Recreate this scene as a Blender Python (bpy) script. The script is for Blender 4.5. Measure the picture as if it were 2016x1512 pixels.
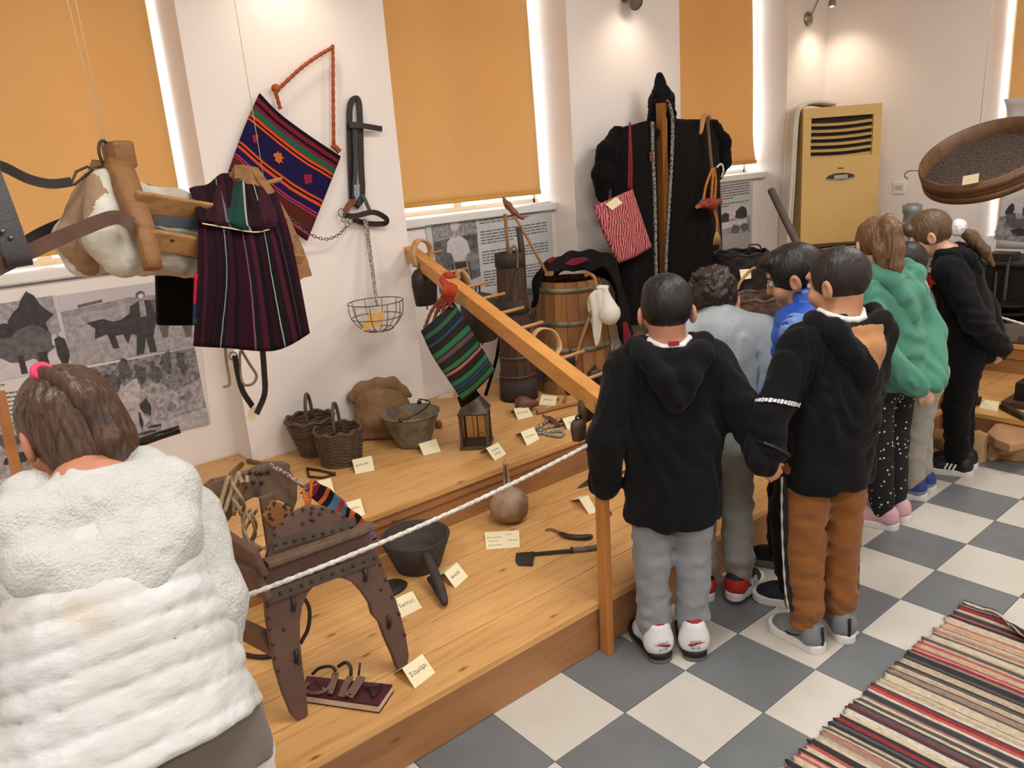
import bpy, bmesh, math, random
import numpy as np
from mathutils import Vector, Matrix, Euler

for _o in list(bpy.data.objects): bpy.data.objects.remove(_o)
SC = bpy.context.scene
COL = SC.collection
RND = random.Random(7)
# ------------------------------------------------------------------ camera
T = 0.30                                   # floor tile, metres
FPX = 1554.59                              # focal length in pixels of the 2016x1512 frame
YAW, PITCH, ROLL = 0.896026, 0.271358, -0.0752341
TX0, TY0, CAMH = 4.118053 * T, 4.919335 * T, 5.619589 * T   # a tile corner seen from below the camera, camera height
_f = np.array([math.cos(YAW) * math.cos(PITCH), math.sin(YAW) * math.cos(PITCH), -math.sin(PITCH)])
_r0 = np.cross(_f, [0, 0, 1.]); _r0 /= np.linalg.norm(_r0); _u0 = np.cross(_r0, _f)
_r = math.cos(ROLL) * _r0 + math.sin(ROLL) * _u0
_u = -math.sin(ROLL) * _r0 + math.cos(ROLL) * _u0
CAM = np.array([0, 0, CAMH])
cd = bpy.data.cameras.new('camera'); cam = bpy.data.objects.new('camera', cd); COL.objects.link(cam)
cd.sensor_width = 36; cd.lens = FPX / 2016 * 36; cd.clip_start = 0.05
m4 = Matrix.Identity(4)
for i in range(3):
    m4[i][0], m4[i][1], m4[i][2] = _r[i], _u[i], -_f[i]
m4.translation = Vector(CAM); cam.matrix_world = m4
SC.camera = cam
# ------------------------------------------------------------------ view, world, lights
SC.view_settings.view_transform = 'Standard'; SC.view_settings.look = 'None'
SC.view_settings.gamma = 1.0; SC.view_settings.use_curve_mapping = False
SC.view_settings.exposure = -0.12
W = bpy.data.worlds.new('sky'); SC.world = W; W.use_nodes = True
W.node_tree.nodes['Background'].inputs[0].default_value = (0.93, 0.97, 1.0, 1)
W.node_tree.nodes['Background'].inputs[1].default_value = 5.0

def light(kind, name, loc, target, power, color=(1, 1, 1), **kw):
    l = bpy.data.lights.new(name, kind); o = bpy.data.objects.new(name, l); COL.objects.link(o)
    o.location = loc; l.energy = power; l.color = color
    d = Vector(target) - Vector(loc); o.rotation_euler = d.to_track_quat('-Z', 'Y').to_euler()
    for k, v in kw.items(): setattr(l, k, v)
    return o
CEIL = 3.30
PANELS = [(x, y) for y in (-1.7, 1.15) for x in (-0.9, 1.6, 4.1)]
for i, (x, y) in enumerate(PANELS):
    light('AREA', 'ceiling_panel_light', (x, y, CEIL - 0.075), (x, y, 0), 42, (1.0, 0.985, 0.955), shape='RECTANGLE', size=1.2, size_y=0.55)

# ------------------------------------------------------------------ pixel helpers: a pixel gives a direction, the plane gives the distance
def ray(x, y): return _f + (x - 1008) / FPX * _r - (y - 756) / FPX * _u
def onz(x, y, z=0.): d = ray(x, y); return CAM + d * ((z - CAMH) / d[2])
def ony(x, y, Y): d = ray(x, y); return CAM + d * (Y / d[1])
def onx(x, y, X): d = ray(x, y); return CAM + d * (X / d[0])
def dep(x, y, D): return CAM + ray(x, y) * D
def onp(x, y, o, n):
    d = ray(x, y); n = np.asarray(n, float); return CAM + d * (np.dot(np.asarray(o) - CAM, n) / np.dot(d, n))
def depth(P): return float(np.dot(np.asarray(P) - CAM, _f))
# ------------------------------------------------------------------ materials
def hexc(h):
    h = h.lstrip('#'); v = [int(h[i:i + 2], 16) / 255 for i in (0, 2, 4)]
    return tuple(c / 12.92 if c <= .04045 else ((c + .055) / 1.055) ** 2.4 for c in v) + (1,)
def col4(c): return hexc(c) if isinstance(c, str) else (tuple(c) + (1,))[:4]
def scl(c, k): return tuple(min(1, max(0, v * k)) for v in c[:3]) + (1,)
MATS = {}
class NB:
    def __init__(s, name):
        s.m = bpy.data.materials.new(name); s.m.use_nodes = True; s.t = s.m.node_tree
        s.b = s.t.nodes['Principled BSDF']; s.out = s.t.nodes['Material Output']
    def n(s, typ, **kw):
        nd = s.t.nodes.new(typ)
        for k, v in kw.items():
            if k.startswith('_'): setattr(nd, k[1:], v)
            else: nd.inputs[k].default_value = v
        return nd
    def l(s, a, b): s.t.links.new(a, b)
    def coord(s, kind='Object', scale=(1, 1, 1), rand=True, rot=(0, 0, 0)):
        tc = s.n('ShaderNodeTexCoord'); mp = s.n('ShaderNodeMapping'); mp.inputs['Scale'].default_value = scale
        mp.inputs['Rotation'].default_value = rot
        s.l(tc.outputs[kind], mp.inputs['Vector'])
        if rand:
            oi = s.n('ShaderNodeObjectInfo'); mu = s.n('ShaderNodeMath', _operation='MULTIPLY'); mu.inputs[1].default_value = 37.0
            s.l(oi.outputs['Random'], mu.inputs[0]); s.l(mu.outputs[0], mp.inputs['Location'])
        return mp.outputs[0]
    def noise(s, vec, scale, detail=4, rough=.55, dist=0):
        nd = s.n('ShaderNodeTexNoise'); nd.inputs['Scale'].default_value = scale; nd.inputs['Detail'].default_value = detail
        nd.inputs['Roughness'].default_value = rough; nd.inputs['Distortion'].default_value = dist
        s.l(vec, nd.inputs['Vector']); return nd.outputs['Fac']
    def ramp(s, fac, stops, interp='LINEAR'):
        r = s.n('ShaderNodeValToRGB'); cr = r.color_ramp; cr.interpolation = interp
        while len(cr.elements) > len(stops): cr.elements.remove(cr.elements[-1])
        while len(cr.elements) < len(stops): cr.elements.new(1)
        for e, (p, c) in zip(cr.elements, stops): e.position = p; e.color = col4(c)
        s.l(fac, r.inputs['Fac']); return r.outputs['Color']
    def mix(s, fac, a, b, mode='MIX'):
        x = s.n('ShaderNodeMix', _data_type='RGBA', _blend_type=mode)
        for v, i in ((fac, 0), (a, 6), (b, 7)):
            if hasattr(v, 'is_linked'): s.l(v, x.inputs[i])
            else: x.inputs[i].default_value = v if i == 0 else col4(v)
        return x.outputs[2]
    def bump(s, h, strength, dist=.01):
        b = s.n('ShaderNodeBump'); b.inputs['Strength'].default_value = strength; b.inputs['Distance'].default_value = dist
        s.l(h, b.inputs['Height']); s.l(b.outputs[0], s.b.inputs['Normal'])
    def math(s, op, a, b=0.):
        m = s.n('ShaderNodeMath', _operation=op)
        for v, i in ((a, 0), (b, 1)):
            if hasattr(v, 'is_linked'): s.l(v, m.inputs[i])
            else: m.inputs[i].default_value = v
        return m.outputs[0]
    def base(s, c): s.l(c, s.b.inputs['Base Color'])
    def rough(s, r): s.b.inputs['Roughness'].default_value = r

def plain(name, c, rough=.6, var=.12, scale=6., bump=.0, bscale=80., metal=0., stretch=(1, 1, 1), c2=None, spec=.4, kind='Object', bdist=.004):
    if name in MATS: return MATS[name]
    nb = NB(name); c = col4(c); v = nb.coord(kind, stretch)
    f = nb.noise(v, scale, 5)
    if c2 is None: st = [(.3, scl(c, 1 - var)), (.7, scl(c, 1 + var))]
    else: st = [(.38, c), (.62, col4(c2))]
    nb.base(nb.ramp(f, st)); nb.rough(rough); nb.b.inputs['Metallic'].default_value = metal
    nb.b.inputs['Specular IOR Level'].default_value = spec
    if bump: nb.bump(nb.noise(v, bscale, 3), bump, bdist)
    MATS[name] = nb.m; return nb.m
def fabric(name, c, var=.1, bump=.35, bscale=350., scale=9., c2=None, sheen=.15, rough=.9):
    if name in MATS: return MATS[name]
    m = plain(name, c, rough, var, scale, bump, bscale, c2=c2, spec=.15, bdist=.003)
    m.node_tree.nodes['Principled BSDF'].inputs['Sheen Weight'].default_value = sheen
    return m
def wood(name, c, c2, rough=.45, grain=(1.2, 18, 18), scale=3., knots=True, bump=.15, kd='#5a2f12', spec=.4, kscale=4.6):
    if name in MATS: return MATS[name]
    nb = NB(name); v = nb.coord('Object', grain)
    f = nb.noise(v, scale, 6, .6, .6); colr = nb.ramp(f, [(.28, c2), (.5, c), (.75, scl(col4(c), 1.12))])
    v3 = nb.coord('Object', (1, 1, 1)); big = nb.noise(v3, 1.3, 2)
    colr = nb.mix(nb.ramp(big, [(.35, (0, 0, 0)), (.7, (.35, .35, .35))]), colr, scl(col4(c2), 1.05))
    if knots:
        g2 = tuple(1.0 if q == min(grain) else 2.6 for q in grain)
        v2 = nb.coord('Object', g2); vo = nb.n('ShaderNodeTexVoronoi'); vo.inputs['Scale'].default_value = kscale
        nb.l(v2, vo.inputs['Vector'])
        k = nb.ramp(vo.outputs['Distance'], [(.035, (.8, .8, .8)), (.085, (.25, .25, .25)), (.13, (0, 0, 0))])
        colr = nb.mix(k, colr, kd)
    nb.base(colr); nb.rough(rough); nb.b.inputs['Specular IOR Level'].default_value = spec
    nb.bump(f, bump, .003); MATS[name] = nb.m; return nb.m
def stripes(name, stops, axis='u', rough=.9, wob=.004, wscale=30., weave=500., bump=.5, var=.25):
    """woven cloth: colour bands along one UV axis"""
    if name in MATS: return MATS[name]
    nb = NB(name); tc = nb.n('ShaderNodeTexCoord'); sp = nb.n('ShaderNodeSeparateXYZ'); nb.l(tc.outputs['UV'], sp.inputs[0])
    fac = sp.outputs[0] if axis == 'u' else sp.outputs[1]
    v = nb.coord('Object', (1, 1, 1)); no = nb.noise(v, wscale, 2)
    fac = nb.math('ADD', fac, nb.math('MULTIPLY', nb.math('SUBTRACT', no, .5), wob))
    if len(stops) > 32:
        h = [s for s in stops if s[0] <= .5]; g = [s for s in stops if s[0] > .5]
        a = nb.ramp(fac, h[:32], 'CONSTANT'); b = nb.ramp(fac, [(0, h[-1][1])] + g[:31], 'CONSTANT')
        colr = nb.mix(nb.math('GREATER_THAN', fac, g[0][0]), a, b)
    else: colr = nb.ramp(fac, stops, 'CONSTANT')
    fine = nb.noise(v, weave, 2); colr = nb.mix(.6, colr, nb.ramp(fine, [(.3, (1 - var,) * 3), (.7, (1, 1, 1))]), 'MULTIPLY')
    nb.base(colr); nb.rough(rough); nb.b.inputs['Specular IOR Level'].default_value = .1
    nb.bump(fine, bump, .004); MATS[name] = nb.m; return nb.m
def metal(name, c, rough=.45, var=.25, scale=14., bump=.15, c2=None, metallic=.8):
    return plain(name, c, rough, var, scale, bump, 60., metallic, c2=c2)
# ------------------------------------------------------------------ objects
def new(name, me, mat=None, parent=None, loc=None):
    o = bpy.data.objects.new(name, me); COL.objects.link(o)
    if mat is not None:
        ms = mat if isinstance(mat, (list, tuple)) else [mat]
        for q in ms: me.materials.append(q)
    if loc is not None: o.location = loc
    if parent is not None:
        o.parent = parent
    return o
def thing(name, label, cat, loc=(0, 0, 0), rz=0., group=None):
    o = bpy.data.objects.new(name, None); COL.objects.link(o); o.location = loc; o.rotation_euler = (0, 0, rz)
    o.empty_display_size = .05
    return tag(o, label, cat, group)
def tag(o, label=None, cat=None, group=None, kind=None):
    if label: o['label'] = label
    if cat: o['category'] = cat
    if group: o['group'] = group
    if kind: o['kind'] = kind
    return o
def struct(o): o['kind'] = 'structure'; return o
def copy_tree(o, parent=None):
    c = o.copy(); COL.objects.link(c); c.parent = parent
    for ch in list(o.children): copy_tree(ch, c)
    return c
class MB:
    """collects geometry into one mesh"""
    def __init__(s): s.v = []; s.f = []; s.mi = []; s.uv = None; s.sm = []
    def add(s, vs, fs, mi=0, smooth=True):
        b = len(s.v); s.v += [tuple(map(float, p)) for p in vs]
        s.f += [tuple(i + b for i in q) for q in fs]; s.mi += [mi] * len(fs); s.sm += [smooth] * len(fs); return s
    def box(s, c, h, R=None, mi=0):
        pts = [np.array([x * h[0], y * h[1], z * h[2]]) for x in (-1, 1) for y in (-1, 1) for z in (-1, 1)]
        if R is not None: pts = [np.asarray(R) @ p for p in pts]
        fs = [(0, 1, 3, 2), (4, 6, 7, 5), (0, 4, 5, 1), (2, 3, 7, 6), (0, 2, 6, 4), (1, 5, 7, 3)]
        return s.add([p + np.asarray(c) for p in pts], fs, mi, False)
    def beam(s, a, b, w, h, up=(0, 0, 1), mi=0, w2=None, h2=None):
        a = np.asarray(a, float); b = np.asarray(b, float); d = b - a; L = np.linalg.norm(d); d /= L
        x = np.cross(d, up); x /= np.linalg.norm(x); y = np.cross(x, d)
        w2 = w if w2 is None else w2; h2 = h if h2 is None else h2
        vs = [p + x * sx * ww / 2 + y * sy * hh / 2 for p, ww, hh in ((a, w, h), (b, w2, h2)) for sx, sy in ((-1, -1), (1, -1), (1, 1), (-1, 1))]
        return s.add(vs, [(3, 2, 1, 0), (4, 5, 6, 7), (0, 1, 5, 4), (1, 2, 6, 5), (2, 3, 7, 6), (3, 0, 4, 7)], mi, False)
    def tube(s, pts, r, n=8, mi=0, closed=False, caps=True, flat=None, up=None):
        """swept tube; r number or list; flat=(w,h) gives an elliptic / strap section"""
        P = [np.asarray(p, float) for p in pts]; m = len(P)
        rs = r if hasattr(r, '__len__') else [r] * m
        tang = []
        for i in range(m):
            if closed: t = P[(i + 1) % m] - P[i - 1]
            else: t = P[min(i + 1, m - 1)] - P[max(i - 1, 0)]
            tang.append(t / (np.linalg.norm(t) + 1e-9))
        ref = np.array(up if up is not None else ([0, 0, 1] if abs(tang[0][2]) < .9 else [1, 0, 0]), float)
        nx = np.cross(tang[0], ref); nx /= np.linalg.norm(nx)
        vs = []
        for i in range(m):
            if up is not None: q = np.cross(tang[i], ref); nx = q / np.linalg.norm(q) if np.linalg.norm(q) > 1e-4 else nx
            else: nx = nx - tang[i] * np.dot(nx, tang[i]); nx /= np.linalg.norm(nx)
            ny = np.cross(nx, tang[i])
            for k in range(n):
                a = 2 * math.pi * k / n
                ca, sa = math.cos(a), math.sin(a)
                if flat: 
                    ca = math.copysign(abs(ca) ** .5, ca) * flat[0] / 2; sa = math.copysign(abs(sa) ** .5, sa) * flat[1] / 2; rr = rs[i]
                else: rr = rs[i]
                vs.append(P[i] + (nx * ca + ny * sa) * rr)
        fs = []
        for i in range(m if closed else m - 1):
            for k in range(n):
                j = (i + 1) % m
                fs.append((i * n + k, i * n + (k + 1) % n, j * n + (k + 1) % n, j * n + k))
        s.add(vs, fs, mi)
        if caps and not closed:
            b = len(s.v) - len(vs)
            s.f += [tuple(b + k for k in range(n))[::-1], tuple(b + (m - 1) * n + k for k in range(n))]; s.mi += [mi, mi]; s.sm += [False, False]
        return s
    def lathe(s, prof, n=24, o=(0, 0, 0), R=None, mi=0, cap=(True, True), squash=1.):
        """prof: list of (r,z) from bottom to top"""
        o = np.asarray(o, float); vs = []
        for r, z in prof:
            for k in range(n):
                a = 2 * math.pi * k / n; p = np.array([r * math.cos(a), r * math.sin(a) * squash, z])
                if R is not None: p = np.asarray(R) @ p
                vs.append(o + p)
        fs = [(i * n + k, i * n + (k + 1) % n, (i + 1) * n + (k + 1) % n, (i + 1) * n + k) for i in range(len(prof) - 1) for k in range(n)]
        if cap[0]: fs.append(tuple(range(n))[::-1])
        if cap[1]: fs.append(tuple((len(prof) - 1) * n + k for k in range(n)))
        return s.add(vs, fs, mi)
    def prism(s, poly, n, th, mi=0):
        """polygon (3D points, planar) extruded by th along n (both sides centred)"""
        n = np.asarray(n, float); P = [np.asarray(p, float) for p in poly]; m = len(P)
        # orient
        A = sum(np.cross(P[i], P[(i + 1) % m]) for i in range(m))
        if np.dot(A, n) < 0: P = P[::-1]
        vs = [p - n * th / 2 for p in P] + [p + n * th / 2 for p in P]
        fs = [tuple(range(m))[::-1], tuple(range(m, 2 * m))] + [(i, (i + 1) % m, m + (i + 1) % m, m + i) for i in range(m)]
        return s.add(vs, fs, mi, False)
    def ball(s, c, r, n=10, mi=0, sq=(1, 1, 1)):
        prof = [(max(1e-4, math.sin(math.pi * i / n)), -math.cos(math.pi * i / n)) for i in range(n + 1)]
        S = np.diag(np.array(sq, float)) * r
        return s.lathe(prof, max(8, n + 4), c, S, mi, (False, False))
    def mesh(s, name, bevel=0.):
        me = bpy.data.meshes.new(name); me.from_pydata(s.v, [], s.f)
        me.polygons.foreach_set('material_index', s.mi); me.polygons.foreach_set('use_smooth', s.sm)
        me.update()
        if bevel:
            bm = bmesh.new(); bm.from_mesh(me)
            es = [e for e in bm.edges if len(e.link_faces) == 2 and e.calc_face_angle(0) > .6]
            bmesh.ops.bevel(bm, geom=es, offset=bevel, segments=2, affect='EDGES', profile=.6, clamp_overlap=True)
            bm.to_mesh(me); bm.free()
        return me
    def obj(s, name, mat, parent=None, bevel=0., loc=None):
        """geometry is given in world space; origin is moved to the given loc or to the centre of its bounds"""
        me = s.mesh(name, bevel)
        return place(name, me, mat, parent, loc)
def place(name, me, mat, parent=None, loc=None):
    co = np.empty(len(me.vertices) * 3); me.vertices.foreach_get('co', co); co = co.reshape(-1, 3)
    if loc is None: loc = np.array([(co[:, 0].min() + co[:, 0].max()) / 2, (co[:, 1].min() + co[:, 1].max()) / 2, co[:, 2].min()])
    loc = np.asarray(loc, float)
    me.vertices.foreach_set('co', (co - loc).ravel()); me.update()
    o = new(name, me, mat)
    M = Matrix.Translation(Vector(loc))
    if parent is not None:
        o.parent = parent; pm = Matrix.Identity(4); q = parent
        chain = []
        while q is not None: chain.append(q); q = q.parent
        for q in reversed(chain): pm = pm @ q.matrix_parent_inverse @ q.matrix_basis
        o.matrix_basis = pm.inverted() @ M
    else: o.matrix_basis = M
    return o
def ribbon(pts, w, th, nrm, n=24):
    '''flat strap: th thick along nrm, w wide across'''
    P = catmull(pts, n); b = MB(); nrm = np.asarray(nrm, float); vs = []; ws_ = w if hasattr(w, '__len__') else [w] * n
    for i in range(n):
        t = P[min(i + 1, n - 1)] - P[max(i - 1, 0)]; t /= np.linalg.norm(t) + 1e-9
        x = np.cross(t, nrm); x /= np.linalg.norm(x) + 1e-9; y = np.cross(x, t)
        for sx, sy in ((-1, -1), (1, -1), (1, 1), (-1, 1)): vs.append(P[i] + x * sx * ws_[i] / 2 + y * sy * th / 2)
    fs = [(i * 4 + k, i * 4 + (k + 1) % 4, i * 4 + 4 + (k + 1) % 4, i * 4 + 4 + k) for i in range(n - 1) for k in range(4)]
    fs += [(3, 2, 1, 0), tuple((n - 1) * 4 + k for k in range(4))]
    return b.add(vs, fs, 0, False)
def catmull(pts, m, closed=False):
    P = np.asarray(pts, float); n = len(P); out = []
    segs = n if closed else n - 1
    for q in range(m):
        t = q / (m if closed else m - 1) * segs; i = min(int(t), segs - 1); u = t - i
        g = (lambda k: P[k % n]) if closed else (lambda k: P[min(max(k, 0), n - 1)] if 0 <= k < n else (2 * P[0] - P[1] if k < 0 else 2 * P[-1] - P[-2]))
        a, b, c, d = g(i - 1), g(i), g(i + 1), g(i + 2)
        out.append(.5 * ((2 * b) + (c - a) * u + (2 * a - 5 * b + 4 * c - d) * u * u + (3 * b - a - 3 * c + d) * u ** 3))
    return np.array(out)
def surf(ctrl, nu, nv):
    """ctrl[m][n] 3D control points (v rows, u columns) -> nv x nu grid"""
    rows = np.array([catmull(r, nu) for r in ctrl])
    return np.array([catmull(rows[:, j], nv) for j in range(nu)]).transpose(1, 0, 2)
def sheet(name, G, th, mat, parent=None, puff=0., disp=None, loc=None, rim=1.):
    """closed cloth from a grid of points; puff swells the middle; uv = (column,row)"""
    G = np.asarray(G, float); nv, nu = G.shape[:2]
    du = np.gradient(G, axis=1); dv = np.gradient(G, axis=0); N = np.cross(du, dv); N /= (np.linalg.norm(N, axis=2, keepdims=True) + 1e-9)
    if np.sum(N * (CAM - G)) < 0: N = -N
    U, V = np.meshgrid(np.linspace(0, 1, nu), np.linspace(0, 1, nv))
    sw = (np.clip(4 * U * (1 - U), 0, 1) ** .5 * np.clip(4 * V * (1 - V), 0, 1) ** .5) * puff
    d = disp(U, V) if disp is not None else 0.
    A = G + N * (th / 2 + sw + d)[..., None]; B = G - N * (th / 2 + sw * rim - d)[..., None]
    vs = np.concatenate([A.reshape(-1, 3), B.reshape(-1, 3)]); K = nu * nv
    idx = np.arange(K).reshape(nv, nu); f = []
    a = idx[:-1, :-1].ravel(); b = idx[:-1, 1:].ravel(); c = idx[1:, 1:].ravel(); e = idx[1:, :-1].ravel()
    f += list(zip(a, b, c, e)) + list(zip(a + K, e + K, c + K, b + K))
    ring = list(idx[0, :]) + list(idx[1:, -1]) + list(idx[-1, ::-1][1:]) + list(idx[::-1, 0][1:-1])
    f += [(ring[i], ring[i] + K, ring[(i + 1) % len(ring)] + K, ring[(i + 1) % len(ring)]) for i in range(len(ring))]
    me = bpy.data.meshes.new(name); me.from_pydata(vs.tolist(), [], [tuple(int(x) for x in q) for q in f]); me.update()
    uv = me.uv_layers.new(name='uv'); li = np.empty(len(me.loops), int); me.loops.foreach_get('vertex_index', li)
    UVv = np.stack([U.ravel(), V.ravel()], 1); UVv = np.concatenate([UVv, UVv])
    uv.data.foreach_set('uv', UVv[li].ravel().astype(np.float32)); me.polygons.foreach_set('use_smooth', [True] * len(me.polygons))
    bm = bmesh.new(); bm.from_mesh(me); bmesh.ops.recalc_face_normals(bm, faces=bm.faces); bm.to_mesh(me); bm.free()
    return place(name, me, mat, parent, loc), A
def text(s, size, o, xdir, ydir, mat, parent, name='lettering', lift=.0006, align='CENTER', shear=0.):
    cu = bpy.data.curves.new('t', 'FONT'); cu.body = s; cu.size = size; cu.align_x = align; cu.align_y = 'CENTER'; cu.resolution_u = 2; cu.shear = shear
    ob = bpy.data.objects.new('t', cu); COL.objects.link(ob)
    me = bpy.data.meshes.new_from_object(ob.evaluated_get(bpy.context.evaluated_depsgraph_get()))
    bpy.data.objects.remove(ob); bpy.data.curves.remove(cu)
    x = np.asarray(xdir, float); x /= np.linalg.norm(x); y = np.asarray(ydir, float); y -= x * np.dot(x, y); y /= np.linalg.norm(y); z = np.cross(x, y)
    co = np.empty(len(me.vertices) * 3); me.vertices.foreach_get('co', co); co = co.reshape(-1, 3)
    W_ = np.asarray(o) + co[:, :1] * x + co[:, 1:2] * y + z * lift
    me.vertices.foreach_set('co', W_.ravel()); me.materials.clear(); me.update()
    return place(name, me, mat, parent)
# ------------------------------------------------------------------ distance-field modelling (organic shapes)
def vnoise(x, y, z, s, seed=0):
    """smooth value noise in about -1..1"""
    rs = np.random.RandomState(seed); t = rs.rand(64 * 64 * 64).astype(np.float32) * 2 - 1
    x = x * s + 100.5; y = y * s + 100.5; z = z * s + 100.5
    xi, yi, zi = np.floor(x).astype(int), np.floor(y).astype(int), np.floor(z).astype(int)
    fx, fy, fz = x - xi, y - yi, z - zi
    fx, fy, fz = (q * q * (3 - 2 * q) for q in (fx, fy, fz))
    def g(a, b, c): return t[((xi + a) & 63) * 4096 + ((yi + b) & 63) * 64 + ((zi + c) & 63)]
    return ((g(0, 0, 0) * (1 - fx) + g(1, 0, 0) * fx) * (1 - fy) + (g(0, 1, 0) * (1 - fx) + g(1, 1, 0) * fx) * fy) * (1 - fz) + \
           ((g(0, 0, 1) * (1 - fx) + g(1, 0, 1) * fx) * (1 - fy) + (g(0, 1, 1) * (1 - fx) + g(1, 1, 1) * fx) * fy) * fz
class SDF:
    def __init__(s): s.p = []
    def cap(s, a, b, ra, rb=None, k=.02, n=None, sq=1., op='+'):
        """tapered limb a->b; n,sq squashes the section along direction n"""
        a = np.asarray(a, float); b = np.asarray(b, float); rb = ra if rb is None else rb; ab = b - a; L2 = np.dot(ab, ab) + 1e-12
        nn = None if n is None else np.asarray(n, float) / np.linalg.norm(n)
        def fn(x, y, z):
            px, py, pz = x - a[0], y - a[1], z - a[2]
            if nn is not None:
                an = np.dot(ab, nn)
                t = np.clip((px * ab[0] + py * ab[1] + pz * ab[2]) / L2, 0, 1)
                dx, dy, dz = px - t * ab[0], py - t * ab[1], pz - t * ab[2]
                q = (dx * nn[0] + dy * nn[1] + dz * nn[2]) * (1 / sq - 1)
                dx, dy, dz = dx + q * nn[0], dy + q * nn[1], dz + q * nn[2]
                return (np.sqrt(dx * dx + dy * dy + dz * dz) - (ra + (rb - ra) * t)) * min(1, sq)
            t = np.clip((px * ab[0] + py * ab[1] + pz * ab[2]) / L2, 0, 1)
            dx, dy, dz = px - t * ab[0], py - t * ab[1], pz - t * ab[2]
            return np.sqrt(dx * dx + dy * dy + dz * dz) - (ra + (rb - ra) * t)
        R = max(ra, rb) * max(1, sq)
        s.p.append((fn, np.minimum(a, b) - R, np.maximum(a, b) + R, k, op)); return s
    def ell(s, c, r, R=None, k=.02, op='+'):
        c = np.asarray(c, float); r = np.asarray(r, float); M = np.eye(3) if R is None else np.asarray(R, float)   # columns = axes
        def fn(x, y, z):
            px, py, pz = x - c[0], y - c[1], z - c[2]
            q = [(px * M[0, i] + py * M[1, i] + pz * M[2, i]) / r[i] for i in range(3)]
            k0 = np.sqrt(q[0] ** 2 + q[1] ** 2 + q[2] ** 2); k1 = np.sqrt((q[0] / r[0]) ** 2 + (q[1] / r[1]) ** 2 + (q[2] / r[2]) ** 2) + 1e-9
            return k0 * (k0 - 1) / k1
        e = np.sqrt(((M * r) ** 2).sum(1)); s.p.append((fn, c - e, c + e, k, op)); return s
    def box(s, c, h, R=None, rd=.005, k=.005, op='+'):
        c = np.asarray(c, float); h = np.asarray(h, float); M = np.eye(3) if R is None else np.asarray(R, float)
        def fn(x, y, z):
            px, py, pz = x - c[0], y - c[1], z - c[2]
            q = [np.abs(px * M[0, i] + py * M[1, i] + pz * M[2, i]) - h[i] + rd for i in range(3)]
            return np.sqrt(np.maximum(q[0], 0) ** 2 + np.maximum(q[1], 0) ** 2 + np.maximum(q[2], 0) ** 2) + np.minimum(np.maximum(q[0], np.maximum(q[1], q[2])), 0) - rd
        e = np.abs(M * h).sum(1); s.p.append((fn, c - e, c + e, k, op)); return s
    def fn(s, f, lo, hi, k=.01, op='+'): s.p.append((f, np.asarray(lo, float), np.asarray(hi, float), k, op)); return s
    def chain(s, pts, rs, k=.01, **kw):
        for i in range(len(pts) - 1): s.cap(pts[i], pts[i + 1], rs[i], rs[i + 1], k, **kw)
        return s
    def build(s, h=.006, disp=None, band=.03):
        lo = np.min([q[1] for q in s.p if q[4] == '+'], 0) - 3 * h - .02; hi = np.max([q[2] for q in s.p if q[4] == '+'], 0) + 3 * h + .02
        n = np.ceil((hi - lo) / h).astype(int) + 1
        ax = [(lo[i] + h * np.arange(n[i])).astype(np.float32) for i in range(3)]
        F = np.full(tuple(n), .08, np.float32)
        for fn, a, b, k, op in s.p:
            mg = .02 + k + 2 * h
            i0 = np.maximum(((a - mg - lo) / h).astype(int), 0); i1 = np.minimum(((b + mg - lo) / h).astype(int) + 2, n)
            if np.any(i1 <= i0): continue
            sl = tuple(slice(i0[i], i1[i]) for i in range(3))
            x, y, z = ax[0][sl[0]][:, None, None], ax[1][sl[1]][None, :, None], ax[2][sl[2]][None, None, :]
            d = fn(x, y, z).astype(np.float32); A = F[sl]
            if op == '+':
                hh = np.maximum(k - np.abs(A - d), 0) / max(k, 1e-6); F[sl] = np.minimum(A, d) - hh * hh * k * .25
            elif op == '-':
                d = -d; hh = np.maximum(k - np.abs(A - d), 0) / max(k, 1e-6); F[sl] = np.maximum(A, d) + hh * hh * k * .25
        if disp is not None:
            I = np.nonzero(np.abs(F) < band); x, y, z = ax[0][I[0]], ax[1][I[1]], ax[2][I[2]]
            F[I] += disp(x, y, z).astype(np.float32)
        F[0] = F[-1] = .05; F[:, 0] = F[:, -1] = .05; F[:, :, 0] = F[:, :, -1] = .05
        return surfnet(F, lo, h)
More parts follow.
